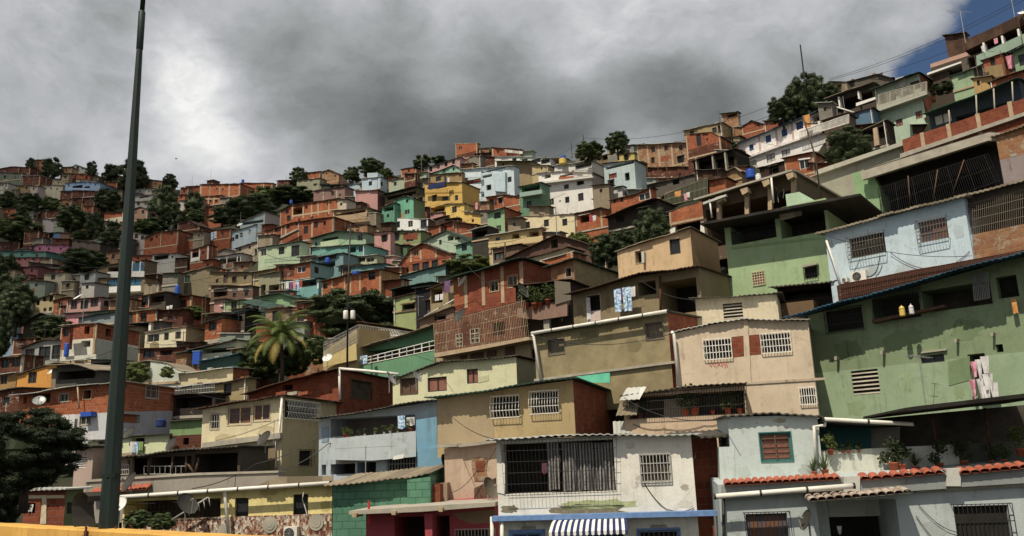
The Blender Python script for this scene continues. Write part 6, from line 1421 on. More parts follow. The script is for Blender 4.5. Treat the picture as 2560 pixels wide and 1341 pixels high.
h.prism([(60,1239),(160,1238),(160,1246),(60,1247)],-.04,0,'cream','beam'); h.prism([(106,1238),(116,1238),(115,1310),(100,1310)],-.05,-.0,'cream','column'); cloth(h,68,1262,84,1280,-.05,'clothw','torn white curtain in the brick shack window','curtain',taper=.4)
h.side_patch([(168,1256),(180,1256),(180,1284),(168,1284)],'void','window')
# yellow house
h = House('yellow house clad below with mosaic stone', [(306,1248),(552,1229),(830,1210)], 1340, '#e3cf7c', d=38.5, psi=-9, dep=3.2, ext=2, roof='tint', of=.32, osd=.2, th=.04, rise=.015, name='yellow_house',
  wins=[(312,1250,551,1300,'room',{'dep':1.8}),(587,1245,621,1299,'n',{'pane':'glass'}),(733,1236,770,1289,'n',{'pane':'glass'})])
YH = h
h.prism([(640,1216),(832,1204),(832,1190),(690,1192)],2.2,2.26,'tint','rear_roof'); h.prism([(306,1304),(552,1293),(830,1284),(830,1430),(306,1430)],-.07,0,'clad','stone_cladding'); h.gutter((300,1243),(826,1208),-.55,.085); h.pipe([(558,1228),(562,1236),(572,1340)],-.4,.075,'pvc','drain_pipe')
h.rail((312,1262),(551,1250),(312,1304),(551,1296),-.1,22,2,.008,'iron','veranda_grille')
for i, (x, y) in enumerate(((562,1330),(677,1312),(792,1306))):
    u_, z_ = h.uv(x, y); mb = MB(); mb.tube([(u_,-.1,z_),(u_,-.07,z_)],.34,20); mb.tube([(u_,-.12,z_),(u_,-.1,z_)],.22,16); mb.tube([(u_,-.13,z_),(u_,-.12,z_)],.1,12); mb.build('stone_medallion','concrete',h.root)
acunit(h,709,1318,742,1350,'cream air conditioner low on the mosaic stone wall')
mb = MB(); h.pipe([(430,1300),(520,1244)],-.5,.04,'bars','drying_arm')
for k in range(5): x = 470 + k * 13; h.pipe([(x,1275 - k * 8),(x + 3,1290 - k * 6)],-.5,.02,'bars','drying_arm_rod')
cable([h.W(760,1228,-.1),h.W(756,1250,-.15),h.W(768,1290,-.15)],'white cable loop beside the yellow house window',.02,-.05,mat='pvc')
dish(298,1262,37,.36,'white round dish beside the lamp post base','dishw',-10,30,.9); dish(466,1262,37.6,.5,'dim grey dish inside the dark veranda','dishk',60,30)
# teal block house and red shop
h = House('teal painted block house with a stepped roof line', [(832,1211),(1020,1196),(1074,1184)], 1340, 'tealblock', d=36.5, psi=-8, dep=3.5, ext=2, roof='tint', of=.5, osd=.2, th=.04, rise=.09, name='teal_house')
h.prism([(1018,1200),(1076,1192),(1076,1276),(1018,1280)],-.9,0,'tealblock','stepped_wall'); h.prism([(1074,1212),(1100,1210),(1100,1268),(1074,1270)],-.6,0,'brickr','brick_end')
h = House('crimson shop front under a thick concrete slab', [(915,1284),(1080,1274),(1238,1262)], 1345, 'crimson', d=33.5, psi=-7, dep=5, ext=2, roof=None, name='shop', cat='shop', wins=[(986,1292,1072,1430,'room',{'dep':2}),(1090,1290,1125,1430,'room',{'dep':1.5}),(1142,1326,1236,1430,'g',{'gm':'bars','n':12,'m':3,'off':.04})])
h.prism([(872,1278),(1050,1266),(1238,1256),(1238,1266),(1050,1280),(872,1287)],-1.0,5,'concrete','roof_slab'); h.prism([(1060,1284),(1080,1284),(1082,1430),(1068,1430)],-.6,-.3,'crimson','column')
for x, y in ((878,1284),(976,1278),(1094,1270)): h.prism([(x,y),(x+14,y-1),(x+12,y+10),(x+3,y+10)],-1.1,-.2,'frame','beam_end')
h.prism([(1130,1284),(1238,1274),(1238,1306),(1180,1310),(1150,1300)],-.01,0,'#8d7258','bare_plaster')
for i, (x, c) in enumerate(((922,'redplastic'),)):
    post(x,1276,1252,33.2,.05,'short red pipe stub on the shop roof slab','redplastic','pipe_stub','pipe')

# weathering that has its own shape on the near walls
for h, l in ((WH, [(1380,1250,1600,1276,'moss'),(1360,1262,1585,1286,'mud'),(1250,1262,1300,1284,'mud'),(1690,1250,1735,1272,'#cfc9b6'),(1560,1104,1590,1124,'#cbc6b6'),(1700,1210,1724,1228,'concrete')]),
             (BG, [(1840,1165,1880,1198,'#a8b2ab'),(1990,1160,2040,1196,'#a5aea6'),(1930,1046,1970,1058,'concrete')]),
             (GH, [(1990,1262,2046,1330,'#a2acaa'),(2300,1300,2370,1345,'#a3aca8'),(1820,1290,1862,1340,'#a0a9a6')]),
             (DG, [(2080,850,2160,900,'#6d8058'),(2190,830,2330,876,'#75895f'),(2360,800,2470,850,'#70845b'),(2110,1000,2170,1040,'#8aa074'),(2240,930,2290,980,'#8ea57a'),(2380,960,2415,1000,'#889d70')]),
             (LB, [(2230,660,2300,690,'#aebdc0'),(2380,560,2414,600,'#b0bfc4'),(2150,665,2200,690,'#a7b3b4')]),
             (BH, [(1420,900,1520,926,'#94865c'),(1560,850,1606,880,'#7d704a'),(1440,830,1500,846,'#7b6e4a')]),
             (CH, [(530,1086,600,1112,'#b8aa80'),(640,1064,690,1090,'#bcae86')]),
             (YH, [(640,1226,700,1240,'#c9b566'),(800,1250,826,1280,'#c4b060')]),
             (PB, [(840,1150,900,1160,'concrete')]), (LH, [(1510,740,1530,790,'#796a48'),(1440,760,1462,800,'#7d6e4c')])):
    for i, (a, b, c_, d_, m) in enumerate(l): blotch(h, a, b, c_, d_, m, int(a + b), 'plaster_patch' if m[0] == '#' else 'stain')
# ---------------------------------------------------------------- trees and bushes
T = [
 (60,88,398,440,'narrow dark tree beside the brick house peeping over the ridge','far',0,'tree'),(102,154,397,446,'round dark tree on the far ridge skyline','far',0,'tree'),
 (214,243,405,440,'small round tree beside the white gabled house','far',0,'tree'),(254,302,413,452,'spreading dark tree on the ridge next to the pole','far',0,'tree'),
 (290,366,402,474,'largest dark ridge tree crossed by the lamp post','mid',0,'tree'),(405,445,438,474,'pointed dark tree on the saddle of the ridge','far',0,'tree'),
 (370,444,468,562,'tall rounded dark tree between pole and saddle','mid',0,'tree'),(458,508,482,538,'dark tree below the saddle brick row','far',0,'tree'),
 (236,298,472,528,'dense dark tree right behind the pole below the ridge','mid',0,'tree'),(138,214,513,574,'broad dark tree above the mauve white house','mid',0,'tree'),
 (-10,42,482,530,'dark tree at the far edge of the slope','far',0,'tree'),(36,104,484,534,'wide dark tree under the mustard house','mid',0,'tree'),
 (28,88,514,562,'low dark tree beneath the little orange hut','far',0,'tree'),(208,258,530,600,'dark tree in the gully beside the mauve house','mid',0,'tree'),
 (252,306,556,616,'second dark gully tree close to the pole','far',0,'tree'),(330,420,550,592,'low spreading bush below the pale patched shack','mid',1,'bush'),
 (424,478,528,570,'dark bush behind the brick gable house','far',0,'bush'),(468,512,528,556,'small scrub between the brick gable and grid frame house','far',1,'bush'),
 (-10,98,548,604,'wide green scrub on the dark slope edge','mid',1,'bush'),(98,150,496,530,'scrubby tree below the cream ridge house','far',1,'bush'),(150,262,622,690,'dark scrub below the magenta house','mid',0,'bush'),
 (180,236,580,604,'scrub strip above the grey shacks','far',1,'bush'),
 (-20,44,636,716,'forest edge tree beneath the rose pink house','mid',0,'tree'),(-30,66,690,790,'big forest tree at the frame edge','mid',0,'tree'),(-6,84,712,812,'forest tree above the olive roofed house','mid',0,'tree'),(-44,22,770,890,'shadowed forest tree at the frame edge above brick house','mid',0,'tree'),
 (84,176,792,846,'dark bushes on the olive roofed house slope','far',0,'bush'),(722,770,421,464,'dark tree behind the long topped crest house','far',0,'tree'),
 (668,786,467,514,'big dark tree mass below the crest cabin','mid',0,'tree'),(560,690,490,566,'dark thicket above the white terraced house','mid',0,'bush'),(620,700,470,520,'leafy bush beside the orange saddle block','far',1,'bush'),(520,590,520,560,'bush behind the grid frame house','far',0,'bush'),
 (894,963,397,446,'round tree on the crest over the light blue cube','mid',0,'tree'),(858,904,420,456,'smaller crest tree beside the round one','far',0,'tree'),(940,986,424,452,'scrub on the crest beyond the light blue cube','far',1,'bush'),
 (1030,1080,390,424,'crest tree beside the long pink house','far',0,'tree'),(1078,1122,393,410,'low crest tree over the pink house roof','far',0,'bush'),(1172,1222,398,420,'pale spiky shrub under the hilltop cube','far',2,'bush'),
 (1438,1512,357,400,'wide crest tree behind the blue tank','mid',1,'tree'),(1514,1576,331,384,'rounded crest tree beside the grey metal shed','mid',0,'tree'),(1644,1688,420,448,'bush in front of the dark brick basement','far',0,'bush'),
 (1920,1996,244,306,'lower lobe tree beside the big hilltop tree','mid',0,'tree'),(1968,2074,185,300,'big hilltop tree in front of the dark mast','mid',0,'tree'),(2056,2112,205,260,'outer tree of the hilltop clump over the veranda roof','mid',0,'tree'),
 (2066,2186,322,412,'round dark tree beside the white balustrade terrace','mid',0,'tree'),(1802,1846,358,382,'grass tuft bush under the tan plaster hut','far',1,'bush'),
 (2330,2390,208,232,'dark bush under the pale green wall house','far',0,'bush'),
 (1588,1680,520,640,'large dark bush on the slope below the long shed','mid',0,'bush'),(1524,1606,576,652,'dense dark bush lower down beside the green bush','mid',0,'bush'),(1476,1566,584,664,'green bush beside the pale orange house','mid',0,'bush'),(1416,1488,580,650,'airy olive shrub by the brick wall with white coping','mid',2,'bush'),(1590,1662,560,620,'lower dark bush behind the pale orange house','mid',0,'bush'),
 (1112,1236,641,694,'bright green shrub under the sea green house','mid',2,'bush'),(1128,1180,650,700,'darker shrub under the bright green one','far',0,'bush'),
 (764,1000,730,850,'huge dark leafy tree behind the transformer pole','mid',0,'tree'),(910,1006,742,836,'dark outer bough tree beside the lime plank terrace','mid',0,'tree'),(742,822,836,912,'bright green bush beside the palm','mid',1,'bush'),(590,706,856,948,'mixed green bush at the palm foot','mid',1,'bush'),(688,770,868,940,'green bush between palm trunk and yellow cage house','mid',1,'bush'),
 (1004,1044,762,806,'dark bush beneath the lime plank terrace','far',0,'bush'),(452,520,768,800,'dry olive bush below the red brick house','far',2,'bush'),
 (-60,186,1028,1222,'massive dark broadleaf tree in front at the yellow barrier','near',0,'tree'),(-80,60,1130,1320,'dark broadleaf tree leaning on the massive one','near',0,'tree'),
 (398,436,918,946,'round hanging bush on the pale green white wall','far',2,'bush'),(308,372,908,958,'creeper bush over the shed beside the lamp post','mid',2,'bush'),
 (312,374,1276,1324,'weedy bush at the shaded end of the yellow house veranda','mid',1,'bush'),(372,432,1284,1326,'second weedy bush nearer the drying arm','mid',1,'bush'),
]
for x0, x1, yt, yb, l, k, m, c in T:
    d = None
    if k == 'near': d = 27 if x0 > -65 else 29
    if 'weedy' in l: d = 37.2
    if 'hanging bush' in l: d = 69.5
    if 'creeper' in l: d = 71
    if 'transformer' in l: d = 84
    if 'outer bough' in l: d = 86
    tree(x0, x1, yt, yb, l, k, m, d, c, trunk=.25 if c == 'tree' else .05, group=None)

# palm
def palm():
    d = 74; base = at(704, 945, d); top = at(700, 842, d); H = top.z - base.z
    root = empty('palm_tree', base); tag(root, 'coconut palm with yellowing fronds among the shacks', 'palm tree')
    tb = MB(); tb.tube([(0, 0, -1.5), (.05, 0, H * .4), (-.1, 0, H * .8), (-.12, 0, H)], .2, 9, 0, .13); tb.build('trunk', 'bark', root, True)
    rg = random.Random(5); n = 38
    for i in range(n):
        az = i * 2.399 + rg.uniform(-.2, .2); el = 1.42 - 1.85 * (i / n) + rg.uniform(-.1, .1); L = rg.uniform(2.9, 4.0)
        mb = MB(); m = 16; P = []; p = Vector((-.12, 0, H)); e = el
        for k in range(m + 1):
            P.append(p.copy()); st = L / m; p = p + Vector((math.cos(az) * math.cos(e), math.sin(az) * math.cos(e), math.sin(e))) * st; e -= (.065 + .105 * k / m)
        mb.tube(P, .03, 4, 0, .008)
        for k in range(2, m + 1):
            t = (P[k] - P[k - 1]).normalized(); sd = t.cross(Vector((0, 0, 1))).normalized(); up = sd.cross(t)
            for s_ in (-1, 1):
                for q in range(3):
                    b0 = P[k - 1].lerp(P[k], q / 3); ll = .78 * math.sin(math.pi * min(1, .12 + .88 * k / m) ** .8) * rg.uniform(.8, 1.1) + .15
                    tip = b0 + (sd * s_ * .8 + t * .55 - Vector((0, 0, .35))) * ll; w = t * .035
                    i0 = len(mb.v); mb.v += [tuple(b0 - w), tuple(b0 + w), tuple(tip)]; mb.f.append((i0, i0 + 1, i0 + 2)); mb.mi.append(0)
        mb.build('frond', 'frondy' if i > n * .66 and i % 3 != 1 else 'frond', root)
palm()

# ---------------------------------------------------------------- street furniture, poles, tanks, wires
def lamp_post():
    d = 13.2; base = at(270, 1322, d); base.z = ztop - .11
    root = empty('lamp_post', base); tag(root, 'tall dark green lamp post standing behind the yellow barrier', 'lamp post')
    sec = []; zt = at(356, 0, d).z - base.z
    # vertical taper: widths read in the photo
    mb = MB(); z1 = at(352, 100, d).z - base.z
    prof = [(.138, -.3), (.134, z1 * .03), (.112, z1 * .33), (.092, z1 * .55), (.066, z1 * .8), (.047, z1)]
    rings = prof
    n = 8; idx = []
    for r, z in rings:
        i = len(mb.v); idx.append(i); mb.v += [(r * math.cos(2 * math.pi * (k + .5) / n), r * math.sin(2 * math.pi * (k + .5) / n), z) for k in range(n)]
    for i, j in zip(idx, idx[1:]):
        for k in range(n): w = (k + 1) % n; mb.f.append((i + k, i + w, j + w, j + k)); mb.mi.append(0)
    mb.build('shaft', 'polegreen', root)
    c = MB(); c.lathe([(.05, z1 - .18), (.056, z1 - .17), (.056, z1 + .52), (.046, z1 + .54)], 12); c.build('sleeve', 'polegreen', root, True)
    u = MB(); u.tube([(0, 0, z1 + .5), (.01, 0, z1 + 1.6), (-.05, 0, z1 + 2.6), (-.35, -.2, z1 + 3.3), (-.9, -.5, z1 + 3.6)], .04, 10, 0, .036); u.build('arm', 'polegreen', root, True)
    l = MB(); l.prism([(-1.6, -.08), (-.85, -.08), (-.8, .06), (-1.5, .08)], -.15, .15); hd = l.build('lamp_head', 'steel', root); hd.location = (0, -.6, z1 + 3.62)
    f = MB(); f.box(-.3, .3, -.3, .3, -.02, .03); f.build('base_plate', 'iron', root)
    b = MB()
    for sx in (-.22, .22):
        for sy in (-.22, .22): b.lathe([(.03, .03), (.03, .1), (.018, .1), (.018, .16)], 6, (sx, sy, 0))
    b.build('anchor_bolts', 'rust', root)
    s_ = MB(); s_.lathe([(.136, z1 * .105), (.136, z1 * .112)], 8); s_.build('seam_band', 'polegreen', root)
    return root


# yellow barrier of the elevated road
A0 = at(0, 1311, 15.8); _q = ray(570, 1342); A1 = CAM + _q * ((A0.z - CAM.z) / _q.z)
ROADZ = CAM.z - 1.55
dv = (A1 - A0); dv.z = 0; dv.normalize(); nv = Vector((dv.y, -dv.x, 0))   # towards the camera side
if nv.y > 0: nv = -nv
ztop = (A0.z + A1.z) / 2
mb = MB(); prof = [(-.3, ROADZ - .6), (.32, ROADZ - .6), (.32, ROADZ + .08), (.12, ROADZ + .3), (.09, ztop - .02), (.06, ztop), (-.24, ztop), (-.27, ztop - .02)]
L0, L1 = -14, 24; rings = []; rg = random.Random(3)
for k in range(60):
    s_ = L0 + (L1 - L0) * k / 59; c = A0 + dv * s_; i = len(mb.v); rings.append(i); jz = rg.uniform(-.006, .006)
    mb.v += [(c.x + nv.x * a, c.y + nv.y * a, z + (jz if z > ztop - .1 else 0)) for a, z in prof]
for i, j in zip(rings, rings[1:]):
    for k in range(len(prof)): w = (k + 1) % len(prof); mb.f.append((i + k, j + k, j + w, i + w)); mb.mi.append(0)
for r_ in (rings[0], rings[-1]): mb.f.append(tuple(range(r_, r_ + len(prof)))); mb.mi.append(0)
o = mb.build('road_barrier', 'barrier'); tag(o, 'yellow painted concrete barrier along the road edge', 'barrier')
lamp_post()
# curled black rubber strip at the pole
p = at(208, 1316, 13.4); root = empty('rubber_mat', p); tag(root, 'curled dark rubber strip propped beside the lamp post', 'rubber strip')
mb = MB(); pr = [(.02, 0), (-.02, .15), (-.04, .3), (-.02, .44), (.05, .5), (.14, .5), (.2, .44), (.19, .36)]
for (a, b), (c, e) in zip(pr, pr[1:]):
    mb.face([(a - .1, -.12, b), (c - .1, -.12, e), (c + .1, .1, e), (a + .1, .1, b)]); mb.face([(a - .08, -.10, b), (a + .12, .12, b), (c + .12, .12, e), (c - .08, -.10, e)])
    mb.face([(a - .1, -.12, b), (a - .08, -.10, b), (c - .08, -.10, e), (c - .1, -.12, e)])
mb.build('strip', 'dishk', root, True)

post(2012,205,112,108,.11,'dark mast rising above the big hilltop tree','iron','mast','mast',.1)
def utility(px, pb, pt, d, label, r=.14, arms=(), mat='wood', lean=0):
    p = at(px, pb, d); q = at(px, pt, d); H = q.z - p.z
    root = empty('utility_pole', p); tag(root, label, 'utility pole')
    mb = MB(); mb.tube([(0, 0, -1), (0, 0, H * .5), (lean, 0, H)], r, 8, 0, r * .65); mb.build('shaft', mat, root, True)
    for z, w in arms:
        a = MB(); a.box(-w, w, -.06, .06, H * z - .05, H * z + .05)
        for x in (-w * .85, 0.25, w * .85): a.lathe([(.04, H * z + .05), (.06, H * z + .12), (.03, H * z + .18)], 6, (x, 0, 0))
        a.build('cross_arm', 'wood', root)
    return root, H
utility(2052,500,288,62,'leaning utility pole in front of the blue roofed white house',.08,((.9,.5),),'bark',-.6)
u, H = utility(868,952,560,66,'utility pole carrying two pale transformers',.085,(),'iron',.2)
def tr_can(px, l):
    p = at(px, 798, 65.8); r0 = empty('transformer', p); tag(r0, l, 'transformer')
    b = MB(); b.lathe([(.17, 0), (.19, .03), (.19, .6), (.17, .66), (.1, .68)], 14); b.build('tank', 'white', r0, True)
    c = MB()
    for k in (-.08, .08): c.lathe([(.025, .66), (.045, .7), (.03, .76), (.045, .8), (.015, .86)], 8, (k, 0, 0))
    c.build('bushing', 'iron', r0)
    k_ = MB(); k_.box(-.03, .03, .17, .3, .15, .5); k_.build('bracket', 'steel', r0)
tr_can(864,'pale transformer drum on the outer side of its pole'); tr_can(882,'pale transformer drum beside the first with the tree behind')
post(708,575,528,160,.1,'leaning white pole before the sprawling brick house','concrete'); post(1462,400,338,148,.07,'thin lamp bracket pole on the crest by the blue tank','iron'); post(1430,392,356,150,.06,'bare thin pole on the crest above the white tower','iron'); post(1392,585,516,104,.06,'slim steel pole in front of the long cream house','steel')
post(1264,652,606,98,.09,'short pole at the foot of the cream yellow house','wood'); post(172,960,902,74,.06,'thin pole before the bright orange house','iron'); post(340,470,455,246,.06,'stub pole on the broken roof by the lamp post','wood'); post(1502,388,365,150,.06,'pole with a round lamp near the wooden lean to','wood')
post(505,800,772,96,.08,'dark post between the red brick house and the turret house','wood'); post(1668,440,418,118,.06,'wooden stake above the shack roofs','wood'); post(12,1060,1008,55,.06,'thin leaning post at the frame edge','frame')
antenna(2414,108,28,92,'tall television antenna on the brown roofed top house',3.2,4,10,'bars'); antenna(2538,50,-10,90,'aerial mast at the sky corner',1.2,3,10,'bars')
antenna(1046,790,740,76,'bent aerial before the black netting shelter',1.0,4,30)
dish(2556,34,88,.5,'white dish on the brown slanted roof','dishw',-20,50); dish(894,530,164,.75,'bright white dish on the tan balcony','dishw',-15,45); dish(600,563,160,.6,'white dish on the terraced house corner','dishw',-15,45); dish(819,896,69,.42,'white oval dish on the yellow cage house','dishw',-15,35)
dish(195,745,108,.7,'white dish on the dusty pink house roof','dishw',-40,50); dish(132,930,75,.45,'white dish on the bright orange house wall','dishw',-30,50); dish(1945,484,66,.6,'dark dish inside the open concrete floor','dishk',60,25)
dish(560,762,100,.5,'pale dish on the shacks by the green tarp','dishw',-20,45)
tank(1877,447,90,.5,1.0,'bluetank','round blue barrel beside a white tank on the slope'); tank(1897,455,88,.3,.75,'white','white tank next to the round blue barrel')
tank(1480,392,149,.42,1.1,'bluetank','blue tank on the crest in front of the trees'); tank(1407,412,140,.62,1.0,'yellowtank','yellow cistern on the white tower roof'); tank(1409,398,140.4,.4,.55,'bluetank','small blue tank on top of the yellow cistern')
tank(607,459,232,.4,1.0,'bluetank','blue tank on the orange saddle block'); tank(728,510,150,.28,.6,'bluetank','blue tank above the brick row house'); tank(443,736,104,.3,1.0,'bluetank','blue cistern above the red brick house'); tank(819,658,112,.38,.6,'bluetank','blue bucket in the brown upper room'); tank(890,687,96,.45,.3,'bluetank','flat blue basin on the turquoise shed'); tank(165,892,77.5,.22,1.1,'bluetank','narrow blue drum on the white storey balcony')
# rectangular cistern beside the mint white house
p = at(492, 912, 76.5); r0 = empty('water_tank', p); tag(r0, 'tall rectangular blue cistern on wooden legs', 'water tank')
mb = MB(); mb.box(-.32, .32, -.3, .3, 0, 1.15); mb.build('body', 'bluetank', r0); mb = MB(); mb.box(-.36, .36, -.34, .34, 1.15, 1.22); mb.build('lid', 'blue', r0)
for sx in (-.26, .26):
    for sy in (-.24, .24): mb = MB(); mb.box(sx - .05, sx + .05, sy - .05, sy + .05, -.8, 0); mb.build('leg', 'wood', r0)

# tarpaulin roof on the slope
r0 = empty('tarpaulin_shelter', at(672, 790, 92)); tag(r0, 'dark green tarpaulin shelter on poles above the palm', 'shelter')
mb = MB(); Q = [at(598, 756, 90), at(636, 748, 97), at(740, 770, 94), at(690, 776, 89)]; O = r0.location; q = [p - O for p in Q]
for i in range(10):
    f0, f1 = i / 10, (i + 1) / 10; z = .06 * (i % 2)
    a, b, c, e = q[0].lerp(q[3], f0), q[0].lerp(q[3], f1), q[1].lerp(q[2], f1), q[1].lerp(q[2], f0); zz = Vector((0, 0, 1))
    mb.face([a + zz * z, b + zz * (.06 - z), c + zz * (.06 - z), e + zz * z]); mb.face([a + zz * (z - .03), e + zz * (z - .03), c + zz * (.03 - z), b + zz * (.03 - z)])
mb.build('sheet', 'tarp', r0)
for p in q: m2 = MB(); m2.tube([p, p - Vector((0, 0, 3))], .05, 6); m2.build('prop', 'iron', r0)

class _Flat:   # a free standing line to hang things on
    def __init__(s, x, y, d, psi): s.A = at(x, y, d); s.psi = R(psi); s.t = Vector((math.cos(s.psi), math.sin(s.psi), 0)); s.b = Vector((-math.sin(s.psi), math.cos(s.psi), 0))
    uv = House.uv
def wash(d, psi, items, grp=None):
    for x0, y0, x1, y1, m_, l in items:
        f = _Flat((x0 + x1) / 2, y1, d, psi); cloth(f, x0, y0, x1, y1, 0, m_, l, 'clothes', 'hanging_clothes', grp, .1, False, .06)
wash(102.5,-22,[(712,705,722,722,'clothw','white shirt at the outer end of the crowded aqua balcony'),(722,706,731,728,'clothv','purple dress on the crowded aqua balcony'),(731,706,740,722,'clothp','pink top on the crowded aqua balcony'),(740,705,748,726,'clothb','blue shirt on the crowded aqua balcony'),(748,704,756,718,'clothr','red shirt on the crowded aqua balcony')])
wash(137,-24,[(856,566,866,578,'clothw','white clothes below the tan balcony'),(868,564,876,582,'clothk','black trousers below the tan balcony'),(878,562,886,576,'clothw','grey white shirt beside the black trousers')])
wash(146,-26,[(1110,441,1116,456,'clothk','black shirt hung on the tan tower floor'),(1116,446,1124,456,'clothw','white vest beside the black shirt'),(1070,463,1114,471,'navy','row of navy clothes along the yellow tower balcony')])
wash(102,-18,[(416,766,424,778,'clothw','white cloth draped from the red brick house window'),(424,764,432,772,'clothw','small white cloth beside the draped one')])
wash(88,-35,[(1709,486,1717,502,'clothp','pink dress in the laundry cage'),(1716,482,1724,494,'clothw','white shirt in the laundry cage'),(1686,480,1702,492,'clotho','orange cloths in the laundry cage')])
wash(108,-40,[(2008,290,2024,320,'clotho','yellow and red bedspread hung on the blue roofed white house')])
wash(87,-44,[(2514,142,2540,172,'clothp','pink patterned bedspread on the brick terrace'),(2484,98,2494,110,'clothp','bright pink shirt on the top house balcony'),(2452,116,2462,130,'clothw','pale clothes on the top house balcony')])
wash(158,-22,[(527,582,534,600,'clothb','blue towel at the brick house laundry'),(534,580,541,596,'clothw','white towel at the brick house laundry')])
wash(104,-28,[(1472,538,1480,556,'clothr','red cloth on the orange brick house balcony'),(1480,540,1490,552,'clothw','white cloth on the orange brick house balcony')])
wash(124,-30,[(1188,508,1194,524,'clothp','pink cloth under the blue tenement'),(1236,500,1242,514,'clothk','black cloth by the orange brick shack')])
wash(73,-32,[(1088,738,1098,752,'clothw','white cloths on the tan terrace'),(1100,736,1108,750,'clothw','pale shirt on the tan terrace'),(1110,704,1126,732,'clothv','grey blanket draped on the tan terrace')])
# wires
W_ = at
cable([W_(1290,400,170),W_(1462,345,148),W_(1925,265,118)],'long power line over the central crest',.03,2.0)
cable([W_(1290,403,172),W_(1470,376,150),W_(1925,290,116)],'second lower power line over the central crest',.03,1.5)
cable([W_(2072,198,115),W_(2600,-30,92)],'upper wire crossing to the top house antenna',.028,1.0)
cable([W_(2074,201,116),W_(2600,-22,93)],'wire close under the upper sky wire',.028,1.1)
cable([W_(2098,208,116),W_(2600,20,93)],'lowest of the sky wires below the pair',.028,1.2)
cable([W_(1040,585,112),W_(1264,606,98),W_(1392,530,104),W_(1440,548,104)],'sagging wire before the long cream house',.025,.8)
cable([W_(868,566,66),W_(1150,640,62),W_(1300,700,60)],'wire from the transformer pole to the brick house',.02,1.2)
cable([W_(868,600,66),W_(640,620,80),W_(500,700,90)],'wire from the transformer pole up the slope',.02,1.5)
cable([W_(480,1222,41),W_(640,1160,44),W_(800,1090,45)],'slanting wire before the grey retaining wall',.02,.2)
cable([W_(690,1180,43),W_(820,1110,44),W_(900,1060,45)],'slanting wire beside the cream house ground floor',.02,.2)
cable([W_(1128,1232,36),W_(1190,1180,36),W_(1240,1120,36)],'thin wire across the flesh coloured house',.012,.15)
cable([W_(100,900,80),W_(340,850,76),W_(520,830,78)],'wire strung past the tall brick and white house',.02,.8)
for i, (a, b, da, db, sg) in enumerate([((1690,832),(1335,840),37.5,43,.5),((1545,640),(1300,700),55,60,.8),((1245,1100),(1095,1005),27.6,37,.3),((1826,1046),(1560,995),27,36,.4),((840,1002),(505,1030),49,49.5,.4),((700,995),(440,965),49,56,.5),((1110,910),(868,760),49,65,.8),((2430,640),(2070,590),38.5,42,.4),((1740,750),(1600,700),43,48.5,.3),((640,966),(300,958),56,57,.6)]):
    cable([W_(*a, da), W_(*b, db)], ['wire from the peach house eave to the brown gutter house','wire from the pale orange house to the two window brick house','wire from the curtain balcony to the beige grilled house','wire from the pale blue grey house to the barred plant veranda','wire along the top of the cream house','wire from the cream house to the orange brick corner house','wire from the pale yellow house to the transformer pole','wire along the top of the light blue house wall','wire over the setback room to the tan house','wire in front of the red brick house roof'][i], .014, sg)
# a bird
mb = MB(); mb.tube([(-.15,0,0),(0,0,.02),(.13,0,0)],.04,6); mb.face([(-.1,0,.03),(.1,0,.03),(.03,.28,.1),(-.05,.28,.1)]); mb.face([(-.1,0,.03),(-.05,-.28,.1),(.03,-.28,.1),(.1,0,.03)])
o = mb.build('bird', 'bird'); o.location = at(441, 398, 110); tag(o, 'small dark bird flying above the saddle', 'bird')

# ---------------------------------------------------------------- terrain, road, distant ground
SKY = [(-700,470),(0,446),(200,446),(400,474),(640,480),(760,452),(900,456),(1060,425),(1150,402),(1300,402),(1420,400),(1500,398),(1600,396),(1720,372),(1850,340),(1930,300),(2060,270),(2130,226),(2230,208),(2330,180),(2420,140),(2560,80),(2800,-20),(3300,-220)]
def DT(x, y):
    sw = s = 0.0
    for ax, ay, d in ANCH + BASES:
        w = ((x - ax) ** 2 + (2.0 * (y - ay)) ** 2 + 60.0) ** -1.6; sw += w; s += w * math.log(d)
    return math.exp(s / sw)
mb = MB(); xs = [-700 + 40 * i for i in range(101)]; nr = 46; rg = random.Random(9)
for j in range(nr + 4):
    for x in xs:
        ys = lerp_tab(SKY, x)
        if j < nr:
            f = j / (nr - 1); y = 1420 + (ys - 1420) * f
            d = DT(max(-300, min(2850, x)), y) * 1.075 + 2.4; p = at(x, y, d)
            if y < 1300: p.z += rg.uniform(-.3, .1)
        else:
            d = DT(max(-300, min(2850, x)), ys) * 1.075 + 2.4; p = at(x, ys, d); k = j - nr + 1
            p = p + Vector((p.x / p.y, 1, 0)) * (14 * k ** 1.6); p.z -= 1.2 * k ** 2.2
        mb.v.append(tuple(p))
n = len(xs)
for j in range(nr + 3):
    for i in range(n - 1):
        a = j * n + i; mb.f.append((a, a + 1, a + n + 1, a + n)); mb.mi.append(0)
o = mb.build('hillside', 'earth', None, True); struct(o)
mb = MB(); zg = at(1280, 1420, D(1280, 1420)).z - .9
mb.face([(-400, -200, 0.2), (400, -200, 0.2), (400, 900, 0.2), (-400, 900, 0.2)]); struct(mb.build('ground', 'earth'))
# the elevated road the picture is taken from
mb = MB(); c = A0 + nv * .3
P = [A0 + dv * -60 + nv * .25, A0 + dv * 70 + nv * .25, A0 + dv * 70 + nv * 14, A0 + dv * -60 + nv * 14]
for z, fl in ((ROADZ, 0), (ROADZ - .5, 1)):
    q = [(p.x, p.y, z) for p in P]; mb.face(q[::-1] if not fl else q)
for a, b in zip(P, P[1:] + P[:1]): mb.face([(a.x, a.y, ROADZ - .5), (b.x, b.y, ROADZ - .5), (b.x, b.y, ROADZ), (a.x, a.y, ROADZ)])
struct(mb.build('road', 'asphalt'))
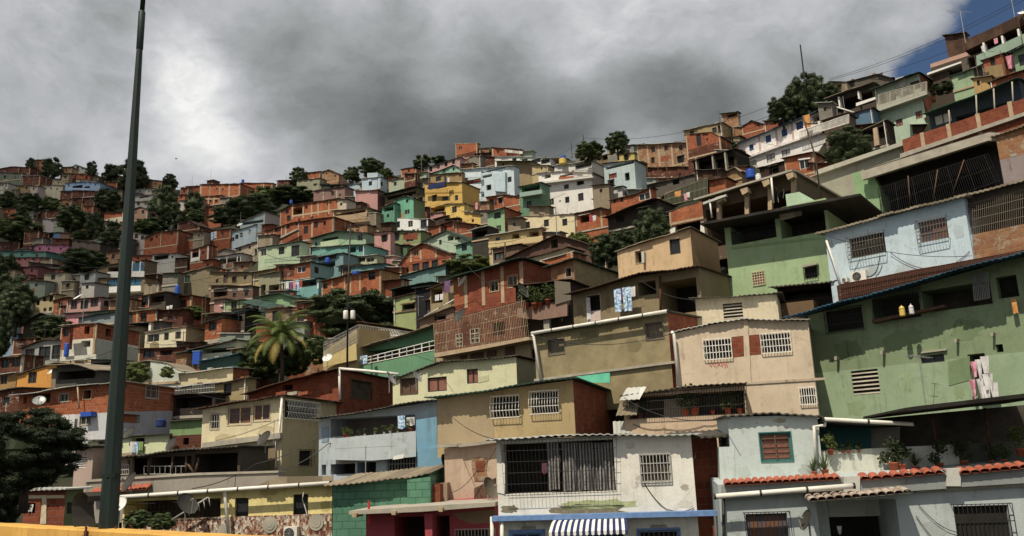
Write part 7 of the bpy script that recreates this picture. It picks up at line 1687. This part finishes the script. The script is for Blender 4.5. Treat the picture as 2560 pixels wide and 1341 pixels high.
# ledge behind the barrier that carries the lamp post
mb = MB(); P = [A0 + dv * -14 - nv * .27, A0 + dv * 24 - nv * .27, A0 + dv * 24 - nv * .95, A0 + dv * -14 - nv * .95]; zl = ztop - .12
mb.v = [(p.x, p.y, z) for z in (zl - .8, zl) for p in P]; mb.f = [(0, 1, 2, 3), (7, 6, 5, 4), (0, 4, 5, 1), (1, 5, 6, 2), (2, 6, 7, 3), (3, 7, 4, 0)]; mb.mi = [0] * 6
struct(mb.build('road_kerb', 'concrete'))

STOP = {'with', 'and', 'on', 'the', 'of', 'in', 'a', 'its', 'to', 'at', 'beside', 'below', 'under', 'above', 'behind', 'over', 'by', 'between', 'from', 'for', 'near', 'next', 'one', 'two', 'three', 'along', 'beneath', 'before', 'into', 'top', 'close'}
def short(l, n):
    w = l.split()[:n]
    while w and w[-1] in STOP: w.pop()
    return ' '.join(w)
rg = random.Random(21); used = set()
FAR = [h for h in HOUSES if h.d > 74 and h.px[0][0] > -5]
def uniq(fmt, l):
    for n in (8, 9, 10, 11, 12):
        t = fmt % short(l, n)
        if t not in used: used.add(t); return t
    return None
for h in list(FAR):
    W = h.px[-1][0] - h.px[0][0]; k = F / h.d
    for side in (-1, 1):
        if rg.random() > .62: continue
        for tr in range(6):
            w = rg.uniform(1.6, 3.2) * k; hh = rg.uniform(1.3, 1.9) * k; x0 = h.px[0][0] - w * rg.uniform(.4, 1.0) if side < 0 else h.px[-1][0] - w * rg.uniform(.0, .6)
            y = h.yb - rg.uniform(-.7, .5) * k; bad = 0
            for q in HOUSES:
                if q.d < h.d - 2: continue
                yt = sum(p[1] for p in q.px) / len(q.px); yv = yt + (q.yb - yt) * .8
                ox = min(x0 + w, q.px[-1][0]) - max(x0, q.px[0][0]); oy = min(y, yv) - max(y - hh, yt)
                if ox > 0 and oy > 0: bad += ox * oy
            if bad < .18 * w * hh: break
        else: continue
        kind = rg.choice(['brick', 'brickd', 'tin', 'tinr', 'block', '#8a7a60', '#7f8a78', 'tint', 'brickt'])
        nm = {'brick': 'brick', 'brickd': 'dark brick', 'brickt': 'smeared brick', 'tin': 'grey tin', 'tinr': 'rusty tin', 'block': 'grey block', '#8a7a60': 'tan', '#7f8a78': 'grey green', 'tint': 'pale tin'}[kind]
        lb = uniq('tiny ' + nm + ' lean-to beside the %s', h.label)
        if not lb: continue
        FH(lb, [(x0, y - hh), (x0 + w, y - hh - rg.uniform(-.1, .5) * k * .5)], y, kind, d=h.d - rg.uniform(1.2, 2.2), dep=rg.uniform(1.4, 2.2), ext=2, w=[(x0 + w * .5, y - hh * .5, .8, .8)] if rg.random() < .45 else (), name='lean_to', cat='shack', of=rg.uniform(.2, .7), roof=rg.choice(['tin', 'tinr', 'tint', 'tinr', 'tinw']), group=None)
for h in rg.sample(FAR, 46):
    x = rg.uniform(h.px[0][0], h.px[-1][0]); y = min(p[1] for p in h.px) + 2; hgt = rg.uniform(1.2, 3.2) * F / h.d
    lb = uniq('thin aerial pole on the roof of the %s', h.label)
    if lb: post(x, y, y - hgt, h.d + rg.uniform(.5, 2), .035, lb, rg.choice(['iron', 'steel', 'wood', 'steel']), 'aerial_pole', 'pole')
for i in range(26):
    a = rg.choice(FAR); cands = [b for b in FAR if b is not a and 60 < abs(b.px[0][0] - a.px[0][0]) < 260 and abs(b.yb - a.yb) < 90]
    if not cands: continue
    b = rg.choice(cands); lb = uniq('slack wire strung from the %s', a.label)
    if lb: cable([a.A + Vector((0, -1, rg.uniform(2.5, 4))), b.A + Vector((0, -1, rg.uniform(2.5, 4)))], lb, .022, rg.uniform(.3, 1.2))
# unseen thin cloud added behind the road, shaped to shade the far slope
CLOUD = None
# ---------------------------------------------------------------- camera, sun, sky
cam = bpy.data.cameras.new('camera'); co = bpy.data.objects.new('camera', cam); COL.objects.link(co); SC.camera = co
cam.sensor_width = 36; cam.lens = 36 * F / 2560; cam.clip_end = 5000; cam.clip_start = .1
co.matrix_world = Matrix(((_r.x, _u.x, -_f.x, CAM.x), (_r.y, _u.y, -_f.y, CAM.y), (_r.z, _u.z, -_f.z, CAM.z), (0, 0, 0, 1)))
SUN_EL, SUN_AZ = 57.0, 30.0     # degrees above the horizon; degrees to the camera's left of straight behind it
sv = Vector((-math.sin(R(SUN_AZ)) * math.cos(R(SUN_EL)), -math.cos(R(SUN_AZ)) * math.cos(R(SUN_EL)), math.sin(R(SUN_EL))))
sl = bpy.data.lights.new('sun', 'SUN'); sl.energy = SUN_E; sl.angle = R(.53); sl.color = (1, .91, .76)
so = bpy.data.objects.new('sun', sl); COL.objects.link(so); so.rotation_euler = sv.to_track_quat('Z', 'Y').to_euler(); so.location = (0, -20, 60)

def cloud(cx, cy, cz, dist, parts, name='cloud'):
    mb = MB(); rg = random.Random(11); O = Vector((cx, cy, cz)) + sv * dist
    for ox, oy, rx, ry in parts:
        n, m = 28, 12; i0 = len(mb.v)
        for j in range(m + 1):
            th = math.pi * j / m
            for k in range(n):
                a = 6.2832 * k / n; q = 1 + .10 * math.sin(3 * a + ox) + .07 * math.sin(7 * a + oy) + .05 * math.sin(5 * th + 4 * a)
                mb.v.append((ox + rx * q * math.sin(th) * math.cos(a), oy + ry * q * math.sin(th) * math.sin(a), 18 * math.cos(th) * q))
        for j in range(m):
            for k in range(n): w = (k + 1) % n; a = i0 + j * n; mb.f.append((a + k, a + n + k, a + n + w, a + w)); mb.mi.append(0)
    o = mb.build(name, 'shadecloud', None, True); o.location = O; o['kind'] = 'structure'; return o
cloud(-250, 235, 80, 620, [(0, 0, 160, 85), (112, -88, 92, 44)])  # out of view, added and sized so its shadow dims the far slope
wd = bpy.data.worlds.new('World'); SC.world = wd; wd.use_nodes = True; nt = wd.node_tree; bg = nt.nodes['Background']
def N(t, **k):
    nd = nt.nodes.new(t)
    for a, b in k.items(): setattr(nd, a, b)
    return nd
def mth(op, a, b=None, c=None):
    m = N('ShaderNodeMath', operation=op)
    for i, v in enumerate((a, b, c)):
        if v is None: continue
        if hasattr(v, 'links'): nt.links.new(v, m.inputs[i])
        else: m.inputs[i].default_value = v
    return m.outputs[0]
sk = N('ShaderNodeTexSky', sky_type='NISHITA', sun_disc=False); sk.sun_elevation = R(SUN_EL); sk.sun_rotation = math.atan2(sv.x, sv.y); sk.dust_density = .1; sk.ozone_density = 4.0; sk.altitude = 1500
tc = N('ShaderNodeTexCoord')
def vnoise(scale, detail, rough, src, off=0):
    mp = N('ShaderNodeMapping'); mp.inputs['Location'].default_value = (off, off * .7, off * .3); mp.inputs['Scale'].default_value = (1, 1, 1.6); nt.links.new(src, mp.inputs[0])
    z = N('ShaderNodeTexNoise'); z.inputs['Scale'].default_value = scale; z.inputs['Detail'].default_value = detail; z.inputs['Roughness'].default_value = rough; nt.links.new(mp.outputs[0], z.inputs[0]); return z
dirv = tc.outputs['Generated']
wn = vnoise(3.2, 6, .55, dirv, 3); sb = N('ShaderNodeVectorMath', operation='SUBTRACT'); sb.inputs[1].default_value = (.5, .5, .5); nt.links.new(wn.outputs['Color'], sb.inputs[0])
sc_ = N('ShaderNodeVectorMath', operation='SCALE'); sc_.inputs[3].default_value = .13; nt.links.new(sb.outputs[0], sc_.inputs[0])
av = N('ShaderNodeVectorMath', operation='ADD'); nt.links.new(dirv, av.inputs[0]); nt.links.new(sc_.outputs[0], av.inputs[1])
nz = N('ShaderNodeVectorMath', operation='NORMALIZE'); nt.links.new(av.outputs[0], nz.inputs[0]); wdir = nz.outputs[0]
def blob(px, py, rad):
    """smooth patch of sky round the direction of a pixel; rad in pixels"""
    v = ray(px, py).normalized(); dt = N('ShaderNodeVectorMath', operation='DOT_PRODUCT'); dt.inputs[1].default_value = v; nt.links.new(wdir, dt.inputs[0])
    # exp(-ang^2/s^2), ang^2 ~ 2(1-cos)
    e = mth('MULTIPLY', mth('SUBTRACT', 1.0, dt.outputs['Value']), -2.0 / (rad / F) ** 2)
    return mth('EXPONENT', e)
base = vnoise(5, 8, .62, wdir, 1).outputs['Fac']
fine = vnoise(16, 7, .62, wdir, 5).outputs['Fac']
num = den = None
for px, py, v in SKY_PTS:
    b = blob(px, py, 88 if -100 < py and -100 < px < 2660 else 500); nv_ = mth('MULTIPLY', b, v)
    num = nv_ if num is None else mth('ADD', num, nv_); den = b if den is None else mth('ADD', den, b)
far_w = 1e-3
val = mth('DIVIDE', mth('ADD', num, far_w * SKY_FAR), mth('ADD', den, far_w))
mod = mth('ADD', -.08, mth('ADD', mth('MULTIPLY', base, 1.45), mth('MULTIPLY', fine, .72)))
val = mth('MULTIPLY', mth('POWER', mth('MULTIPLY', val, 2.5), 1.4), .41)
val = mth('MAXIMUM', mth('MULTIPLY', val, mod), .045)
cr = N('ShaderNodeValToRGB'); cr.color_ramp.elements[0].position = .05; cr.color_ramp.elements[0].color = (.044, .052, .051, 1); cr.color_ramp.elements[1].position = .9; cr.color_ramp.elements[1].color = (.88, .88, .86, 1)
e = cr.color_ramp.elements.new(.3); e.color = (.28, .298, .298, 1); nt.links.new(val, cr.inputs[0])
e = cr.color_ramp.elements.new(.55); e.color = (.52, .53, .555, 1)
vs = N('ShaderNodeVectorMath', operation='SCALE'); vs.inputs[3].default_value = 16.67; nt.links.new(cr.outputs[0], vs.inputs[0])
bm = None
for px, py, rad, a in BLUE_BLOBS:
    b = mth('MULTIPLY', blob(px, py, rad), a); bm = b if bm is None else mth('ADD', bm, b)
bm = mth('ADD', bm, mth('MULTIPLY', mth('SUBTRACT', fine, .5), 2.2))
mr = N('ShaderNodeMapRange'); mr.interpolation_type = 'SMOOTHSTEP'; mr.inputs[1].default_value = .3; mr.inputs[2].default_value = 1.35; nt.links.new(bm, mr.inputs[0])
mx = N('ShaderNodeMix', data_type='RGBA'); nt.links.new(mr.outputs[0], mx.inputs[0]); nt.links.new(vs.outputs[0], mx.inputs[6]); nt.links.new(sk.outputs[0], mx.inputs[7])
nt.links.new(mx.outputs[2], bg.inputs[0]); bg.inputs[1].default_value = .06
SC.view_settings.view_transform = 'Standard'; SC.view_settings.look = 'None'; SC.view_settings.exposure = EXPO; SC.view_settings.gamma = 1
SC.cycles.max_bounces = 5; SC.cycles.diffuse_bounces = 3; SC.cycles.transparent_max_bounces = 4
